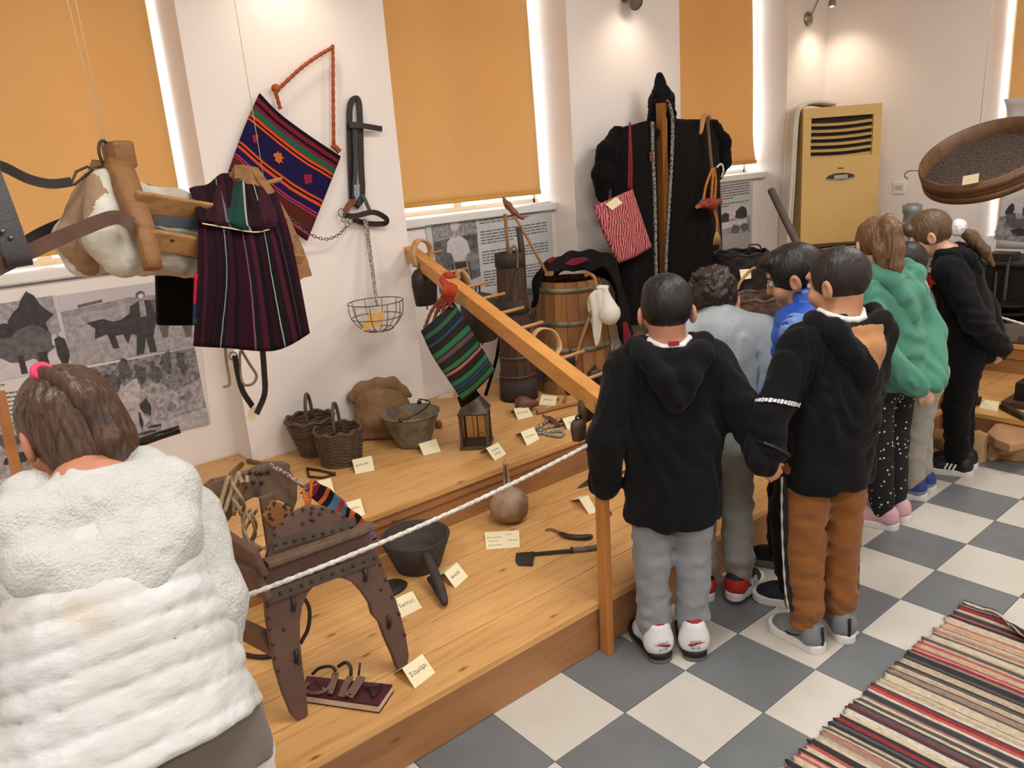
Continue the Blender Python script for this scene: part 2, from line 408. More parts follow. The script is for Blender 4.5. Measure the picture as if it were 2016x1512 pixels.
def surfnet(F, lo, h):
    S = F < 0; n = S.shape
    c = np.zeros((n[0] - 1, n[1] - 1, n[2] - 1), np.int8)
    for i in (0, 1):
        for j in (0, 1):
            for k in (0, 1): c += S[i:n[0] - 1 + i, j:n[1] - 1 + j, k:n[2] - 1 + k]
    act = (c > 0) & (c < 8); I = np.argwhere(act); idx = np.full(act.shape, -1, np.int32); idx[act] = np.arange(len(I))
    V = np.zeros((len(I), 3)); cnt = np.zeros(len(I))
    cor = [(i, j, k) for i in (0, 1) for j in (0, 1) for k in (0, 1)]
    val = {q: F[I[:, 0] + q[0], I[:, 1] + q[1], I[:, 2] + q[2]].astype(float) for q in cor}
    for p in cor:
        for a in range(3):
            if p[a] == 0:
                q = list(p); q[a] = 1; q = tuple(q); x, y = val[p], val[q]; m = (x < 0) != (y < 0)
                t = np.where(m, x / np.where(m, x - y, 1), 0)
                w = np.array(p, float)[None, :].repeat(len(I), 0); w[:, a] += t; V[m] += w[m]; cnt += m
    V = (V / np.maximum(cnt, 1)[:, None] + I) * h + lo
    faces = []
    for a in range(3):
        b, d = (a + 1) % 3, (a + 2) % 3
        s0 = [slice(None)] * 3; s1 = [slice(None)] * 3; s0[a] = slice(0, -1); s1[a] = slice(1, None)
        A, B = S[tuple(s0)], S[tuple(s1)]
        E = np.argwhere(A != B)
        E = E[(E[:, b] > 0) & (E[:, d] > 0) & (E[:, b] < n[b] - 1) & (E[:, d] < n[d] - 1)]
        if not len(E): continue
        fl = A[E[:, 0], E[:, 1], E[:, 2]]
        def g(ob, od):
            q = E.copy(); q[:, b] += ob; q[:, d] += od; return idx[q[:, 0], q[:, 1], q[:, 2]]
        Q = np.stack([g(-1, -1), g(0, -1), g(0, 0), g(-1, 0)], 1)
        Q[~fl] = Q[~fl][:, ::-1]; faces.append(Q)
    Fc = np.concatenate(faces); Fc = Fc[(Fc >= 0).all(1)]
    return V, Fc
def sdf_obj(name, VF, mat, parent=None, loc=None, label=None):
    """label(x,y,z)->material index per face"""
    V, Fc = VF; me = bpy.data.meshes.new(name)
    me.vertices.add(len(V)); me.vertices.foreach_set('co', V.astype(np.float32).ravel())
    me.loops.add(Fc.size); me.loops.foreach_set('vertex_index', Fc.astype(np.int32).ravel())
    me.polygons.add(len(Fc)); me.polygons.foreach_set('loop_start', np.arange(0, Fc.size, 4, dtype=np.int32))
    me.polygons.foreach_set('use_smooth', np.ones(len(Fc), bool))
    if label is not None:
        c = V[Fc].mean(1); me.polygons.foreach_set('material_index', np.asarray(label(c[:, 0], c[:, 1], c[:, 2])).astype(np.int32))
    me.update(calc_edges=True); me.validate()
    return place(name, me, mat, parent, loc)
def rotz(a): c, s = math.cos(a), math.sin(a); return np.array([[c, -s, 0], [s, c, 0], [0, 0, 1.]])
def rotx(a): c, s = math.cos(a), math.sin(a); return np.array([[1, 0, 0], [0, c, -s], [0, s, c]])
def roty(a): c, s = math.cos(a), math.sin(a); return np.array([[c, 0, s], [0, 1, 0], [-s, 0, c]])
def axes(z, x=None):
    """rotation whose 3rd column is z"""
    z = np.asarray(z, float) / np.linalg.norm(z); x = np.asarray(x if x is not None else ([1, 0, 0] if abs(z[0]) < .9 else [0, 1, 0]), float)
    x = x - z * np.dot(x, z); x /= np.linalg.norm(x); return np.stack([x, np.cross(z, x), z], 1)
# ================================================================== ROOM
Z1, Z2 = .195, .385                 # platform step heights
YF, Y2 = 1.765, 2.635               # platform front edges along the window wall
XF, X2 = 4.51, 5.385                # the same along the end wall
YP, XE = 3.62, 6.40                 # pillar faces of the window wall, end wall
YR, YB, YG = 3.82, 3.885, 4.02      # recess wall, blinds, window glass
XMIN, YMIN = -3.0, -3.2
m_wall = plain('cream_wall_paint', '#f0e8e2', .7, .03, 1.5, .04, 40)
m_ceil = plain('ceiling_paint', '#ece8e2', .8, .02, 2)
def boxobj(name, lo, hi, mat, parent=None, bevel=0., rot=None):
    lo = np.array(lo, float); hi = np.array(hi, float); b = MB(); b.box((lo + hi) / 2, (hi - lo) / 2); return b.obj(name, mat, parent, bevel)
# ---- floor
m_dark = plain('dark_grey_floor_tile', '#6f7274', .33, .10, 5, .05, 30)
m_lite = plain('cream_floor_tile', '#c6c0b6', .33, .06, 5, .05, 30)
nb = NB('checker_floor'); v = nb.coord('Object', (1, 1, 1), False); ck = nb.n('ShaderNodeTexChecker'); ck.inputs['Scale'].default_value = 1 / T
nb.l(v, ck.inputs['Vector']); ck.inputs[1].default_value = hexc('#c6c0b6'); ck.inputs[2].default_value = hexc('#6f7274'); nb.base(ck.outputs[0]); nb.rough(.35)
m_check = nb.m
fl = MB().box(((XMIN + 7.2) / 2, (YMIN + 4.3) / 2, -.058), ((7.2 - XMIN) / 2, (4.3 - YMIN) / 2, .05)).obj('floor', m_check, loc=(TX0, TY0, -.008)); struct(fl)
tb = MB().box((0, 0, -.004), (T / 2 - .0012, T / 2 - .0012, .004)).mesh('floor_tile', .0012)
tm = [tb, tb.copy()]; tm[0].materials.append(m_lite); tm[1].materials.append(m_dark)
for ix in range(-8, 14):
    for iy in range(-10, 1):
        o = bpy.data.objects.new('floor_tile', tm[(ix + iy) % 2]); COL.objects.link(o); o.parent = fl
        o.location = (T * (ix + .5), T * (iy + .5), .008); o.rotation_euler = (0, 0, RND.choice((0, 1, 2, 3)) * math.pi / 2)
# ---- ceiling and closing walls
struct(boxobj('ceiling', (XMIN, YMIN, CEIL), (7.2, 4.3, CEIL + .1), m_ceil))
struct(boxobj('wall_right', (XMIN, YMIN - .15, 0), (7.2, YMIN, CEIL), m_wall))
struct(boxobj('wall_front', (XMIN - .15, YMIN, 0), (XMIN, 4.3, CEIL), m_wall))
# ---- window wall: pillars, recesses, header, sills
PIL = [(-3.0, -1.0), (0.02 - 1.05, 0.02), (1.257, 2.266), (3.507, 4.545), (5.842, 6.95)]
PIL = [(-3.0, 0.02), (1.257, 2.266), (3.507, 4.545), (5.842, 6.95)]
WINS = [(0.02, 1.257, 1.405, 1.452), (2.266, 3.507, 1.43, 1.487), (4.545, 5.842, 1.475, 1.545)]   # x0,x1,sill top,blind bottom
b = MB()
for x0, x1 in PIL: b.box(((x0 + x1) / 2, (YP + 4.15) / 2, CEIL / 2), ((x1 - x0) / 2, (4.15 - YP) / 2, CEIL / 2))
for x0, x1, s, bb in WINS:
    b.box(((x0 + x1) / 2, (YR + 4.15) / 2, s / 2 - .03), ((x1 - x0) / 2, (4.15 - YR) / 2, s / 2 - .03))
    b.box(((x0 + x1) / 2, (YR + 4.15) / 2, (2.95 + CEIL) / 2), ((x1 - x0) / 2, (4.15 - YR) / 2, (CEIL - 2.95) / 2))
struct(b.obj('wall_left', m_wall))
m_white = plain('white_gloss_paint', '#e9e7e2', .35, .04, 6)
m_frame = plain('white_window_frame', '#e4e4e2', .4, .03, 5)
nb = NB('window_glass'); nb.b.inputs['Transmission Weight'].default_value = 1; nb.b.inputs['Roughness'].default_value = 0; nb.b.inputs['IOR'].default_value = 1.05
nb.b.inputs['Base Color'].default_value = (1, 1, 1, 1); m_glass = nb.m
# roller blind fabric: lets part of the daylight through
nb = NB('amber_roller_blind'); v = nb.coord('Object', (1, 1, 1)); f = nb.noise(v, 260, 2); c = nb.ramp(f, [(.3, '#dfb678'), (.7, '#e6c082')])
g = nb.noise(v, 1.2, 2); c = nb.mix(nb.ramp(g, [(.35, (0, 0, 0)), (.75, (.25, .25, .25))]), c, '#d9a858')
nb.base(c); nb.rough(.85); tr = nb.n('ShaderNodeBsdfTranslucent'); nb.l(nb.mix(1.0, c, (1, .93, .78), 'MULTIPLY'), tr.inputs[0]); mx = nb.n('ShaderNodeMixShader'); mx.inputs[0].default_value = .26
nb.l(nb.b.outputs[0], mx.inputs[1]); nb.l(tr.outputs[0], mx.inputs[2]); nb.l(mx.outputs[0], nb.out.inputs[0]); m_blind = nb.m
m_bar = plain('blind_hem_bar', '#cf9a45', .6, .05)
WORD = ['first', 'second', 'third']
NEXT = ['behind the hanging pack saddle', 'behind the bell rack and wooden churn', 'beside the black hooded cloak']
def window(idx, P, x0, x1, z0, z1, name):
    """P(x,y,z) maps wall coordinates (along, depth from room, up) to world"""
    w = thing(name, None, None); struct(w); w.location = P((x0 + x1) / 2, 0, z0)
    def bx(nm, a, b_, mat):
        lo, hi = P(*a), P(*b_); return boxobj(nm, np.minimum(lo, hi), np.maximum(lo, hi), mat, w)
    fr = .045; xm = (x0 + x1) / 2; zt = z0 + (z1 - z0) * .68
    bx('frame', (x0, -.02, z0), (x0 + fr, .03, z1), m_frame); bx('frame', (x1 - fr * .3, -.02, z0), (x1, .03, z1), m_frame)
    bx('frame', (x0, -.02, z0), (x1, .03, z0 + fr * .6), m_frame); bx('frame', (x0, -.02, z1 - fr), (x1, .03, z1), m_frame)
    bx('mullion', (xm - .03, -.015, z0), (xm + .03, .025, z1), m_frame); bx('transom', (x0, -.012, zt - .03), (x1, .022, zt + .03), m_frame)
    for a, c_ in ((x0, xm), (xm, x1)):
        for e, g_ in ((z0, zt), (zt, z1)): bx('pane', (a + .02, .002, e + .01), (c_ - .01, .006, g_ - .01), m_glass)
    return w
for i, (x0, x1, s, bb) in enumerate(WINS):
    window(i, lambda a, d, z: np.array([a, YG + d, z]), x0, x1, s, 2.95, 'window_%d' % (i + 1))
    st = MB().box(((x0 + x1) / 2, (3.785 + YG) / 2, s - .022), ((x1 - x0) / 2 - .002, (YG - 3.785) / 2, .022)).obj('window_sill', m_white, bevel=.006)
    struct(st); st.name = 'trim_%d' % (i + 1)
    # blind: slightly bowed cloth with a hem bar
    bl = thing('roller_blind', 'amber yellow roller blind drawn down in the window %s' % NEXT[i], 'blind', ((x0 + x1) / 2, YB, bb), 0)
    xr = x1 - (.034, .072, .072)[i]; G = np.zeros((25, 21, 3)); zz = np.linspace(2.93, bb, 25)
    for r_ in range(25):
        t_ = r_ / 24
        bow = (.0, .022 * t_, -.01 + .055 * max(0, (t_ - .8) / .2) ** 2 + .012 * math.sin(t_ * 3))[i]
        for c_ in range(21):
            u_ = c_ / 20; G[r_, c_] = (x0 + .02 + (xr + bow - x0 - .02) * u_, YB + .004 * math.sin(3 * u_ + i) * t_ - (.012 * (u_ ** 6) * t_ if i == 2 else 0), zz[r_])
    sheet('blind_fabric', G, .0016, m_blind, bl)
    MB().tube([G[-1, 0] + [0, 0, .012], G[-1, -1] + [0, 0, .012]], 1, 8, flat=(.012, .026), up=(0, 0, 1)).obj('hem_bar', m_bar, bl)
    MB().tube([(x0 + .01, YB - .01, 2.925), (x1 - .01, YB - .01, 2.925)], .022, 12).obj('roller', m_frame, bl)
# pull cord of the window blind by the cloak
tag(MB().tube([(5.80, YB - .03, 2.9), (5.805, YB - .03, 2.2), (5.80, YB - .032, 2.07)], .0015, 6).obj('pull_cord', m_white), 'thin white blind cord hanging by the window corner', 'cord')
# ---- end wall with its own recess
YE = 2.385
b = MB(); b.box(((XE + 6.95) / 2, (YE + 4.15) / 2, CEIL / 2), ((6.95 - XE) / 2, (4.15 - YE) / 2, CEIL / 2))
b.box(((XE + 6.95) / 2, (YMIN + 1.05) / 2, CEIL / 2), ((6.95 - XE) / 2, (1.05 - YMIN) / 2, CEIL / 2))
b.box(((XE + .2 + 6.95) / 2, (YE + 1.05) / 2, .45), ((6.75 - XE) / 2 - .0, (YE - 1.05) / 2, .45))
b.box(((XE + .2 + 6.95) / 2, (YE + 1.05) / 2, (2.95 + CEIL) / 2), ((6.75 - XE) / 2, (YE - 1.05) / 2, (CEIL - 2.95) / 2))
struct(b.obj('wall_back', m_wall))
window(3, lambda a, d, z: np.array([XE + .40 + d, a, z]), 1.05, YE, .9, 2.95, 'window_4')
bl = thing('roller_blind', 'amber yellow roller blind behind the hanging sieve', 'blind', (XE + .27, 1.7, .92))
G = np.array([[(XE + .27, YE - .045 - (YE - 1.10) * u_, z_) for u_ in np.linspace(0, 1, 12)] for z_ in np.linspace(2.93, .93, 16)])
sheet('blind_fabric', G, .0016, m_blind, bl)
MB().tube([G[-1, 0], G[-1, -1]], 1, 8, flat=(.012, .026), up=(0, 0, 1)).obj('hem_bar', m_bar, bl)
# ---- ceiling light fixtures (the light itself is set at the top)
nb = NB('lit_diffuser'); nb.b.inputs['Emission Color'].default_value = (1, .985, .955, 1); nb.b.inputs['Emission Strength'].default_value = 1.5; m_diff = nb.m
for x, y in PANELS:
    t_ = thing('ceiling_light', 'white square-edged fluorescent ceiling light panel', 'ceiling light', (x, y, CEIL - .07), 0, 'ceiling light panels')
    boxobj('housing', (x - .63, y - .31, CEIL - .05), (x + .63, y + .31, CEIL), m_white, t_, .005)
    boxobj('diffuser', (x - .6, y - .28, CEIL - .068), (x + .6, y + .28, CEIL - .05), m_diff, t_)
# ---- stepped wooden platforms, board by board
m_pine = wood('varnished_pine', '#d6a569', '#bd8a4e', .38, (1.3, 16, 16), 2.6, True, .08)
m_pine_y = wood('varnished_pine_cross', '#d6a569', '#bd8a4e', .38, (16, 1.3, 16), 2.6, True, .08)
m_riser = wood('riser_pine', '#a5744a', '#8a6040', .42, (1.1, 9, 9), 2.4, True, .1)
m_riser_y = wood('riser_pine_cross', '#a5744a', '#8a6040', .42, (9, 1.1, 9), 2.4, True, .1)
pw = thing('display_platform', 'two-step pine board platform running under the windows and along the end wall', 'platform', (2, 2.7, 0))
def board(lo, hi, mat, parent, name='plank', bev=.0025): return boxobj(name, lo, hi, mat, parent, bev)
PX0 = -1.6
seams = [YF - .012, 1.940, 2.085, 2.235, 2.380, 2.525, Y2 + .02]
for a, c_ in zip(seams[:-1], seams[1:]): board((PX0, a + .0017, Z1 - .026), (X2 + .02, c_ - .0017, Z1), m_pine, pw)
seams = [Y2 - .006, 2.795, 2.94, 3.085, 3.23, 3.375, 3.52, YP - .002]
for a, c_ in zip(seams[:-1], seams[1:]): board((PX0, a + .0015, Z2 - .028), (XE - .01, c_ - .0015, Z2), m_pine, pw)
for x0, x1, s, bb in WINS: board((x0 + .004, YP, Z2 - .028), (x1 - .004, YR - .004, Z2), m_pine, pw)
board((PX0, YF, .002), (XF, YF + .022, Z1 - .027), m_riser, pw, 'riser_board')
board((PX0, Y2 + .012, Z1), (X2 + .02, Y2 + .034, Z1 + .118), m_riser, pw, 'riser_board')
board((PX0, Y2 + .004, Z1 + .12), (X2 + .02, Y2 + .03, Z2 - .029), m_riser, pw, 'riser_board')
pe = pw
seams = [XF - .012, 4.66, 4.81, 4.96, 5.11, 5.26, X2 + .02]
for a, c_ in zip(seams[:-1], seams[1:]): board((a + .0012, -3.0, Z1 - .026), (c_ - .0012, YF - .014, Z1), m_pine_y, pe)
seams = [X2 - .006, 5.53, 5.68, 5.83, 5.98, 6.13, 6.28, XE - .004]
for a, c_ in zip(seams[:-1], seams[1:]): board((a + .0012, -3.0, Z2 - .028), (c_ - .0012, Y2 - .009, Z2), m_pine_y, pe)
board((XF, -3.0, .002), (XF + .022, YF - .014, Z1 - .027), m_riser_y, pe, 'riser_board')
board((X2 + .012, -3.0, Z1), (X2 + .034, Y2 + .0, Z1 + .09), m_riser_y, pe, 'riser_board')
board((X2 + .004, -3.0, Z1 + .092), (X2 + .03, Y2 + .0, Z2 - .029), m_riser_y, pe, 'riser_board')
# ================================================================== shared materials
m_rope = plain('hemp_rope', '#9c8566', .9, .2, 60, .6, 260)
m_leather = plain('brown_leather', '#5a4034', .55, .25, 14, .25, 120)
m_leather_b = plain('black_leather', '#2b2523', .45, .3, 12, .25, 120)
m_strapblue = plain('slate_strap', '#3b4044', .6, .2, 20, .3, 200)
m_oldwood = wood('old_brown_wood', '#8a6038', '#6b4626', .6, (2, 14, 14), 3, False, .3)
m_barwood = wood('saddle_bar_wood', '#a57a4c', '#7d5630', .6, (2, 12, 12), 3, False, .3)
m_canvas = plain('dirty_white_canvas', '#cfcbbf', .9, .1, 7, .35, 90, c2='#aaa391')
m_canvas_b = plain('tan_canvas', '#9a7e63', .9, .2, 7, .35, 90)
m_iron = metal('dark_iron', '#4a423d', .55, .3, 20, .3)
m_steel = metal('grey_steel_wire', '#77736d', .4, .2, 20, .1)
m_card = plain('cream_card', '#efe3bd', .8, .03, 8)
m_ink = plain('dark_ink', '#4b463c', .8, .05)
m_string = plain('thin_white_string', '#d9c9a5', .8, .05)
m_black = fabric('black_wool', '#0a0809', .25, .4, 300, sheen=.03)
m_pine2 = wood('planed_pine', '#cd8f4b', '#b17634', .45, (10, 1.2, 10), 2.4, False, .1)
# ================================================================== pack saddle hanging from the ceiling
SO = dep(352, 425, 2.52); SA = np.array([.955, .297, 0]); SN = np.array([.297, -.955, 0]); UPV = np.array([0, 0, 1.])
def SP(x, y, s): return onp(x, y, SO + SN * s, SN)
def mir(p): p = np.asarray(p); return p - 2 * np.dot(p - SO, SN) * SN
ps = thing('pack_saddle', 'wooden pack saddle with dirty white stuffed pads hanging on strings', 'saddle', SO - UPV * .2)
for side, f_ in (('near', lambda p: p), ('far', mir)):
    b = MB(); pts = [f_(SP(232, 325, .03)), f_(SP(262, 400, .115)), f_(SP(285, 460, .17)), f_(SP(302, 530, .205))]
    pts = catmull(pts, 12); b.tube(pts, np.linspace(1.25, .8, 12), 10, flat=(.05, .062), up=SA).obj('pommel_arm', m_oldwood, ps, 0)
    b = MB(); q = [SP(455, 352, -.02), SP(470, 324, 0), SP(500, 330, .03), SP(530, 372, .08), SP(560, 425, .13), SP(590, 490, .17), SP(608, 545, .195), SP(590, 548, .195), SP(566, 500, .17), SP(535, 448, .13), SP(505, 405, .08), SP(478, 385, .03)]
    b.prism([f_(p) for p in q], SA, .035).obj('cantle_board', m_oldwood, ps, .006)
    for (y0, y1, x0, x1, s0) in ((383, 405, 265, 560, .135), (458, 480, 292, 590, .175)):
        a, c_ = f_(SP(x0, y0 + 13, s0)), f_(SP(x1, y1 + 37, s0)); MB().beam(a, c_, .022, .062, up=UPV + SN * .5).obj('side_bar', m_barwood, ps, .005)
    # stuffed pad
    s = SDF()
    A0, A1 = f_(SP(212, 375, .01)), f_(SP(250, 502, .095)); B0, B1 = f_(SP(520, 430, .0)), f_(SP(580, 520, .1))
    for t_ in np.linspace(0, 1, 9): s.cap(A0 + (B0 - A0) * t_, A1 + (B1 - A1) * t_, .04, .055, .05)
    s.cap(f_(SP(200, 362, .015)), f_(SP(205, 470, .08)), .04, .055, .03).cap(f_(SP(205, 470, .08)), f_(SP(240, 508, .1)), .055, .055, .03)
    A2 = f_(SP(185, 440, .1))
    sdf_obj('pad', s.build(.008, lambda x, y, z: .006 * vnoise(x, y, z, 22, 3) + .003 * vnoise(x, y, z, 60, 5)), [m_canvas, m_canvas_b], ps,
            label=lambda x, y, z: ((x - SO[0]) * SA[0] + (y - SO[1]) * SA[1] < -.262).astype(int) * (np.abs((x - SO[0]) * SN[0] + (y - SO[1]) * SN[1]) < .075))
kb = SP(236, 311, 0)
MB().box(kb + UPV * .008, (.034, .036, .04), np.stack([SA, SN, UPV], 1)).obj('pommel_knob', m_oldwood, ps, .012)
b = MB(); c0 = SP(207, 302, 0)
b.tube([c0 + SA * .018 * math.cos(a) + UPV * .036 * math.sin(a) for a in np.linspace(0, 2 * math.pi, 17)[:-1]], .0045, 6, closed=True).obj('iron_ring', m_iron, ps)
MB().tube([SP(262, 362, .0), SP(382, 388, 0), SP(470, 400, 0)], .009, 8).obj('top_rod', m_oldwood, ps)
MB().tube([SP(500, 366, .03), SP(554, 353, .05)], .008, 8).obj('peg', m_barwood, ps)
b = MB(); b.lathe([(.0, 0), (.011, .0), (.009, .006), (.0, .008)], 10, SP(337, 470, .185), axes(SN)).obj('iron_stud', m_iron, ps)
# girth and breeching straps
def strap(pts, w, m, parent, name='strap', th=.005, n=24, up=None): return ribbon(pts, w, th, SN, n).obj(name, m, parent)
strap([SP(-40, 545, .17), SP(60, 495, .19), SP(150, 455, .20), SP(225, 428, .185), SP(262, 442, .19)], .038, m_leather, ps)
strap([SP(292, 434, .13), SP(340, 436, .145), SP(400, 442, .15)], .03, m_strapblue, ps)
strap([SP(30, 490, -.12), SP(90, 455, -.14), SP(165, 425, -.15)], .034, m_leather_b, ps)
strap([SP(-40, 520, -.1), SP(20, 500, -.11), SP(60, 478, -.12)], .034, m_leather_b, ps)
# broad collar with rivets at the frame's edge
cb = [SP(-30, 330, .12), SP(4, 420, .16), SP(32, 500, .19), SP(38, 525, .19)]
strap(cb, .062, m_leather_b, ps, 'collar_band', .014, 20, SA)
for px_, py_ in ((6, 455), (22, 468), (25, 508)): MB().ball(SP(px_, py_, .19), .006, 8).obj('rivet', m_steel, ps)
strap([SP(-40, 318, .02), SP(5, 328, .01), SP(55, 352, 0), SP(100, 362, 0), SP(140, 358, 0)], .026, m_leather_b, ps, 'rein', .006)
b = MB(); b.tube([SP(x, y, 0) for x, y in ((140, 363), (150, 338), (172, 328), (183, 334), (165, 348), (146, 364))], .004, 6, closed=True).obj('buckle', m_iron, ps)
MB().tube(catmull([SP(183, 330, 0), SP(197, 328, 0), SP(208, 322, 0)], 8), .003, 6).obj('hook', m_iron, ps)
# girth strap, rope and paper tag hanging under the blanket
strap([SP(517, 690, .1), SP(520, 730, .1), SP(521, 775, .1), SP(505, 815, .1)], .022, m_leather_b, ps, 'girth_strap', .004, 16, SA)
strap([SP(462, 700, .06), SP(468, 735, .06), SP(478, 770, .06), SP(497, 800, .06)], .02, m_leather_b, ps, 'girth_strap', .004, 16, SA)
MB().tube(catmull([SP(x, y, .06) for x, y in ((443, 680), (446, 715), (452, 755), (441, 762))], 14), .005, 6).obj('rope', m_rope, ps)
MB().tube(catmull([SP(x, y, .06) for x, y in ((470, 680), (490, 715), (505, 740), (495, 757), (476, 752), (472, 700), (480, 684))], 26), .005, 6).obj('rope', m_rope, ps)
b = MB(); b.tube([SP(459 + 8 * math.cos(a), 701 + 8 * math.sin(a), .06) for a in np.linspace(0, 6.2832, 13)[:-1]], .002, 6, closed=True).obj('metal_ring', m_steel, ps)
tg = MB().prism([SP(x, y, .05) for x, y in ((492, 803), (510, 800), (507, 828), (483, 832))], SN, .001).obj('paper_tag', m_card, ps)
for x_, y_, top in ((203, 286, -40), (209, 287, 60), (520, 356, 0)):
    p = SP(x_, y_, 0); q = np.array([p[0] + (-.05 if top == -40 else 0), p[1] + .05, CEIL]); MB().tube([p, q], .0014, 5).obj('string', m_string, ps)
# striped saddle blanket
st = []; rs = random.Random(3); x_ = 0
pal = ['#2c0f1c', '#1a1216', '#3d1526', '#241018', '#451a2a', '#170f13']
while x_ < 1:
    st.append((x_, pal[len(st) % 6])); x_ += rs.uniform(.025, .05)
st = [q for q in st if not any(abs(q[0] - a) < .03 for a in (.30, .50, .74, .14))]
for a, c_ in ((.30, '#8d8a8a'), (.52, '#7a4a5c'), (.74, '#9aa09c'), (.90, '#6b3f50')): st += [(a, c_), (a + .012, '#16181a'), (a + .05, '#33131f')]
st = sorted(st)[:32]
m_blank = stripes('striped_saddle_blanket', st, 'u', wob=.01)
cl = thing('saddle_blanket', 'dark red and black striped woven saddlebag folded over the hanging pack saddle', 'saddlebag', SP(480, 690, .2))
rows = [[SP(382, 392, -.13), SP(440, 372, -.12), SP(490, 372, -.12), SP(530, 385, -.11)],
        [SP(374, 376, -.02), SP(430, 353, -.02), SP(482, 352, -.01), SP(535, 362, .01)],
        [SP(388, 430, .17), SP(440, 428, .20), SP(500, 440, .22), SP(560, 432, .2)],
        [SP(390, 540, .235), SP(450, 545, .245), SP(520, 552, .25), SP(585, 540, .235)],
        [SP(382, 682, .225), SP(440, 685, .24), SP(543, 690, .245), SP(609, 656, .225)]]
sheet('front_pocket', surf(rows, 46, 50), .006, m_blank, cl, disp=lambda U, V: .008 * np.sin(U * 17 + V * 5) * np.clip(1.3 - V, 0, 1) + .006 * np.sin(V * 22 + U * 6) * np.clip(.6 - V, 0, 1) * 2)
m_green = stripes('green_stripe_blanket', [(0, '#20141a'), (.12, '#3a1a26'), (.35, '#7a6a70'), (.38, '#1f4038'), (.62, '#b5a9a2'), (.65, '#24141c'), (.8, '#3a1a26')], 'u')
rows = [[SP(384, 384, .03), SP(430, 364, .03), SP(482, 362, .03), SP(528, 372, .05)], [SP(388, 428, .195), SP(440, 424, .225), SP(490, 430, .245), SP(548, 424, .225)], [SP(398, 440, .21), SP(450, 448, .24), SP(500, 456, .258), SP(540, 446, .24)]]
sheet('folded_flap', surf(rows, 36, 24), .006, m_green, cl, disp=lambda U, V: .009 * np.sin(U * 23 + 3 * V))
MB().tube(catmull([SP(398, 440, .218), SP(450, 449, .248), SP(500, 457, .264), SP(530, 452, .25)], 16), .0022, 5).obj('flap_edge', m_string, cl)
m_edge = stripes('blanket_edge_binding', [(0, '#b5203c'), (.45, '#b5203c'), (.47, '#1d3260'), (.8, '#1c4a3a')], 'v')
sheet('edge_binding', surf([[SP(383, 540, .23), SP(390, 540, .232)], [SP(381, 600, .228), SP(388, 600, .230)], [SP(380, 640, .226), SP(386, 640, .228)]], 3, 12), .008, m_edge, cl)
sheet('back_pocket', surf([[SP(308, 538, -.19), SP(350, 540, -.19), SP(400, 540, -.19)], [SP(310, 590, -.19), SP(350, 592, -.195), SP(400, 592, -.19)], [SP(311, 640, -.19), SP(350, 641, -.19), SP(400, 640, -.19)]], 12, 12), .02, m_black, cl)
# ================================================================== woven bag on the first pillar
YW = YP - .03
bag = thing('woven_shoulder_bag', 'purple and orange striped woven bag with diamond motifs hanging on the pillar', 'bag', ony(540, 420, YW))
stops = [(0, '#191019'), (.05, '#7a2036'), (.10, '#15121a'), (.13, '#7a2036'), (.17, '#2d5f4b'), (.235, '#8c3326'), (.25, '#d8562a'), (.275, '#17101c'), (.295, '#d8562a'), (.32, '#221b46'), (.56, '#d8562a'), (.585, '#17101c'), (.605, '#d8562a'), (.635, '#251c48'), (.70, '#c23f6a'), (.715, '#17101c'), (.73, '#a8405e'), (.745, '#5a2a22'), (.91, '#17101c'), (.93, '#c23f5a'), (.95, '#4a1c30')]
m_bag1 = stripes('purple_striped_weave', stops, 'v', wob=.012, wscale=14)
def wq(pts, y=YW): return [ony(a, b_, y) for a, b_ in pts]
rows = [wq([(511, 184), (548, 222), (604, 264), (670, 308)]), wq([(487, 238), (528, 274), (588, 320), (651, 356)]), wq([(465, 296), (507, 335), (567, 380), (628, 414)]), wq([(447, 348), (492, 385), (548, 432), (604, 474)])]
G = surf(rows, 40, 40)
o_, A_ = sheet('bag_body', G, .012, m_bag1, bag, puff=.022, rim=.0)
m_mot_o = fabric('orange_motif', '#c8651f'); m_mot_r = fabric('crimson_motif', '#8a1f3a')
def motif(u, v, m, star):
    k = 16 if star else 4; pts = []
    for i in range(k):
        a = 2 * math.pi * i / k + .25; rr = (.06 if i % 2 == 0 else .042) if star else .055
        uu, vv = u + rr * .95 * math.cos(a), v + rr * math.sin(a); i0, j0 = vv * 39, uu * 39
        pts.append(A_[int(round(i0)), int(round(j0))] + np.array([0, -.004, 0]))
    MB().prism(pts, (0, 1, 0), .002).obj('motif', m, bag)
motif(.46, .44, m_mot_o, True); motif(.78, .45, m_mot_r, False); motif(.16, .44, m_mot_r, False)
m_braid = plain('terracotta_braid', '#a4532f', .9, .25, 50, .8, 200)
def braid(pts, r, m, parent, n=60, name='braided_strap'):
    P = catmull(pts, n); rr = [r * (1 + .18 * math.sin(i * 2.1)) for i in range(n)]
    return MB().tube(P, rr, 8).obj(name, m, parent)
braid(wq([(545, 178), (600, 128), (650, 96), (655, 100), (656, 190), (657, 285)], YW - .01), .0085, m_braid, bag, 90)
braid(wq([(552, 215), (545, 190), (538, 172)], YW - .012), .009, m_braid, bag, 16, 'strap_tail'); braid(wq([(655, 285), (668, 298)], YW - .012), .014, m_braid, bag, 8, 'strap_knot')
MB().ball(ony(543, 174, YW - .01), .02, 10).obj('strap_knot', m_braid, bag)
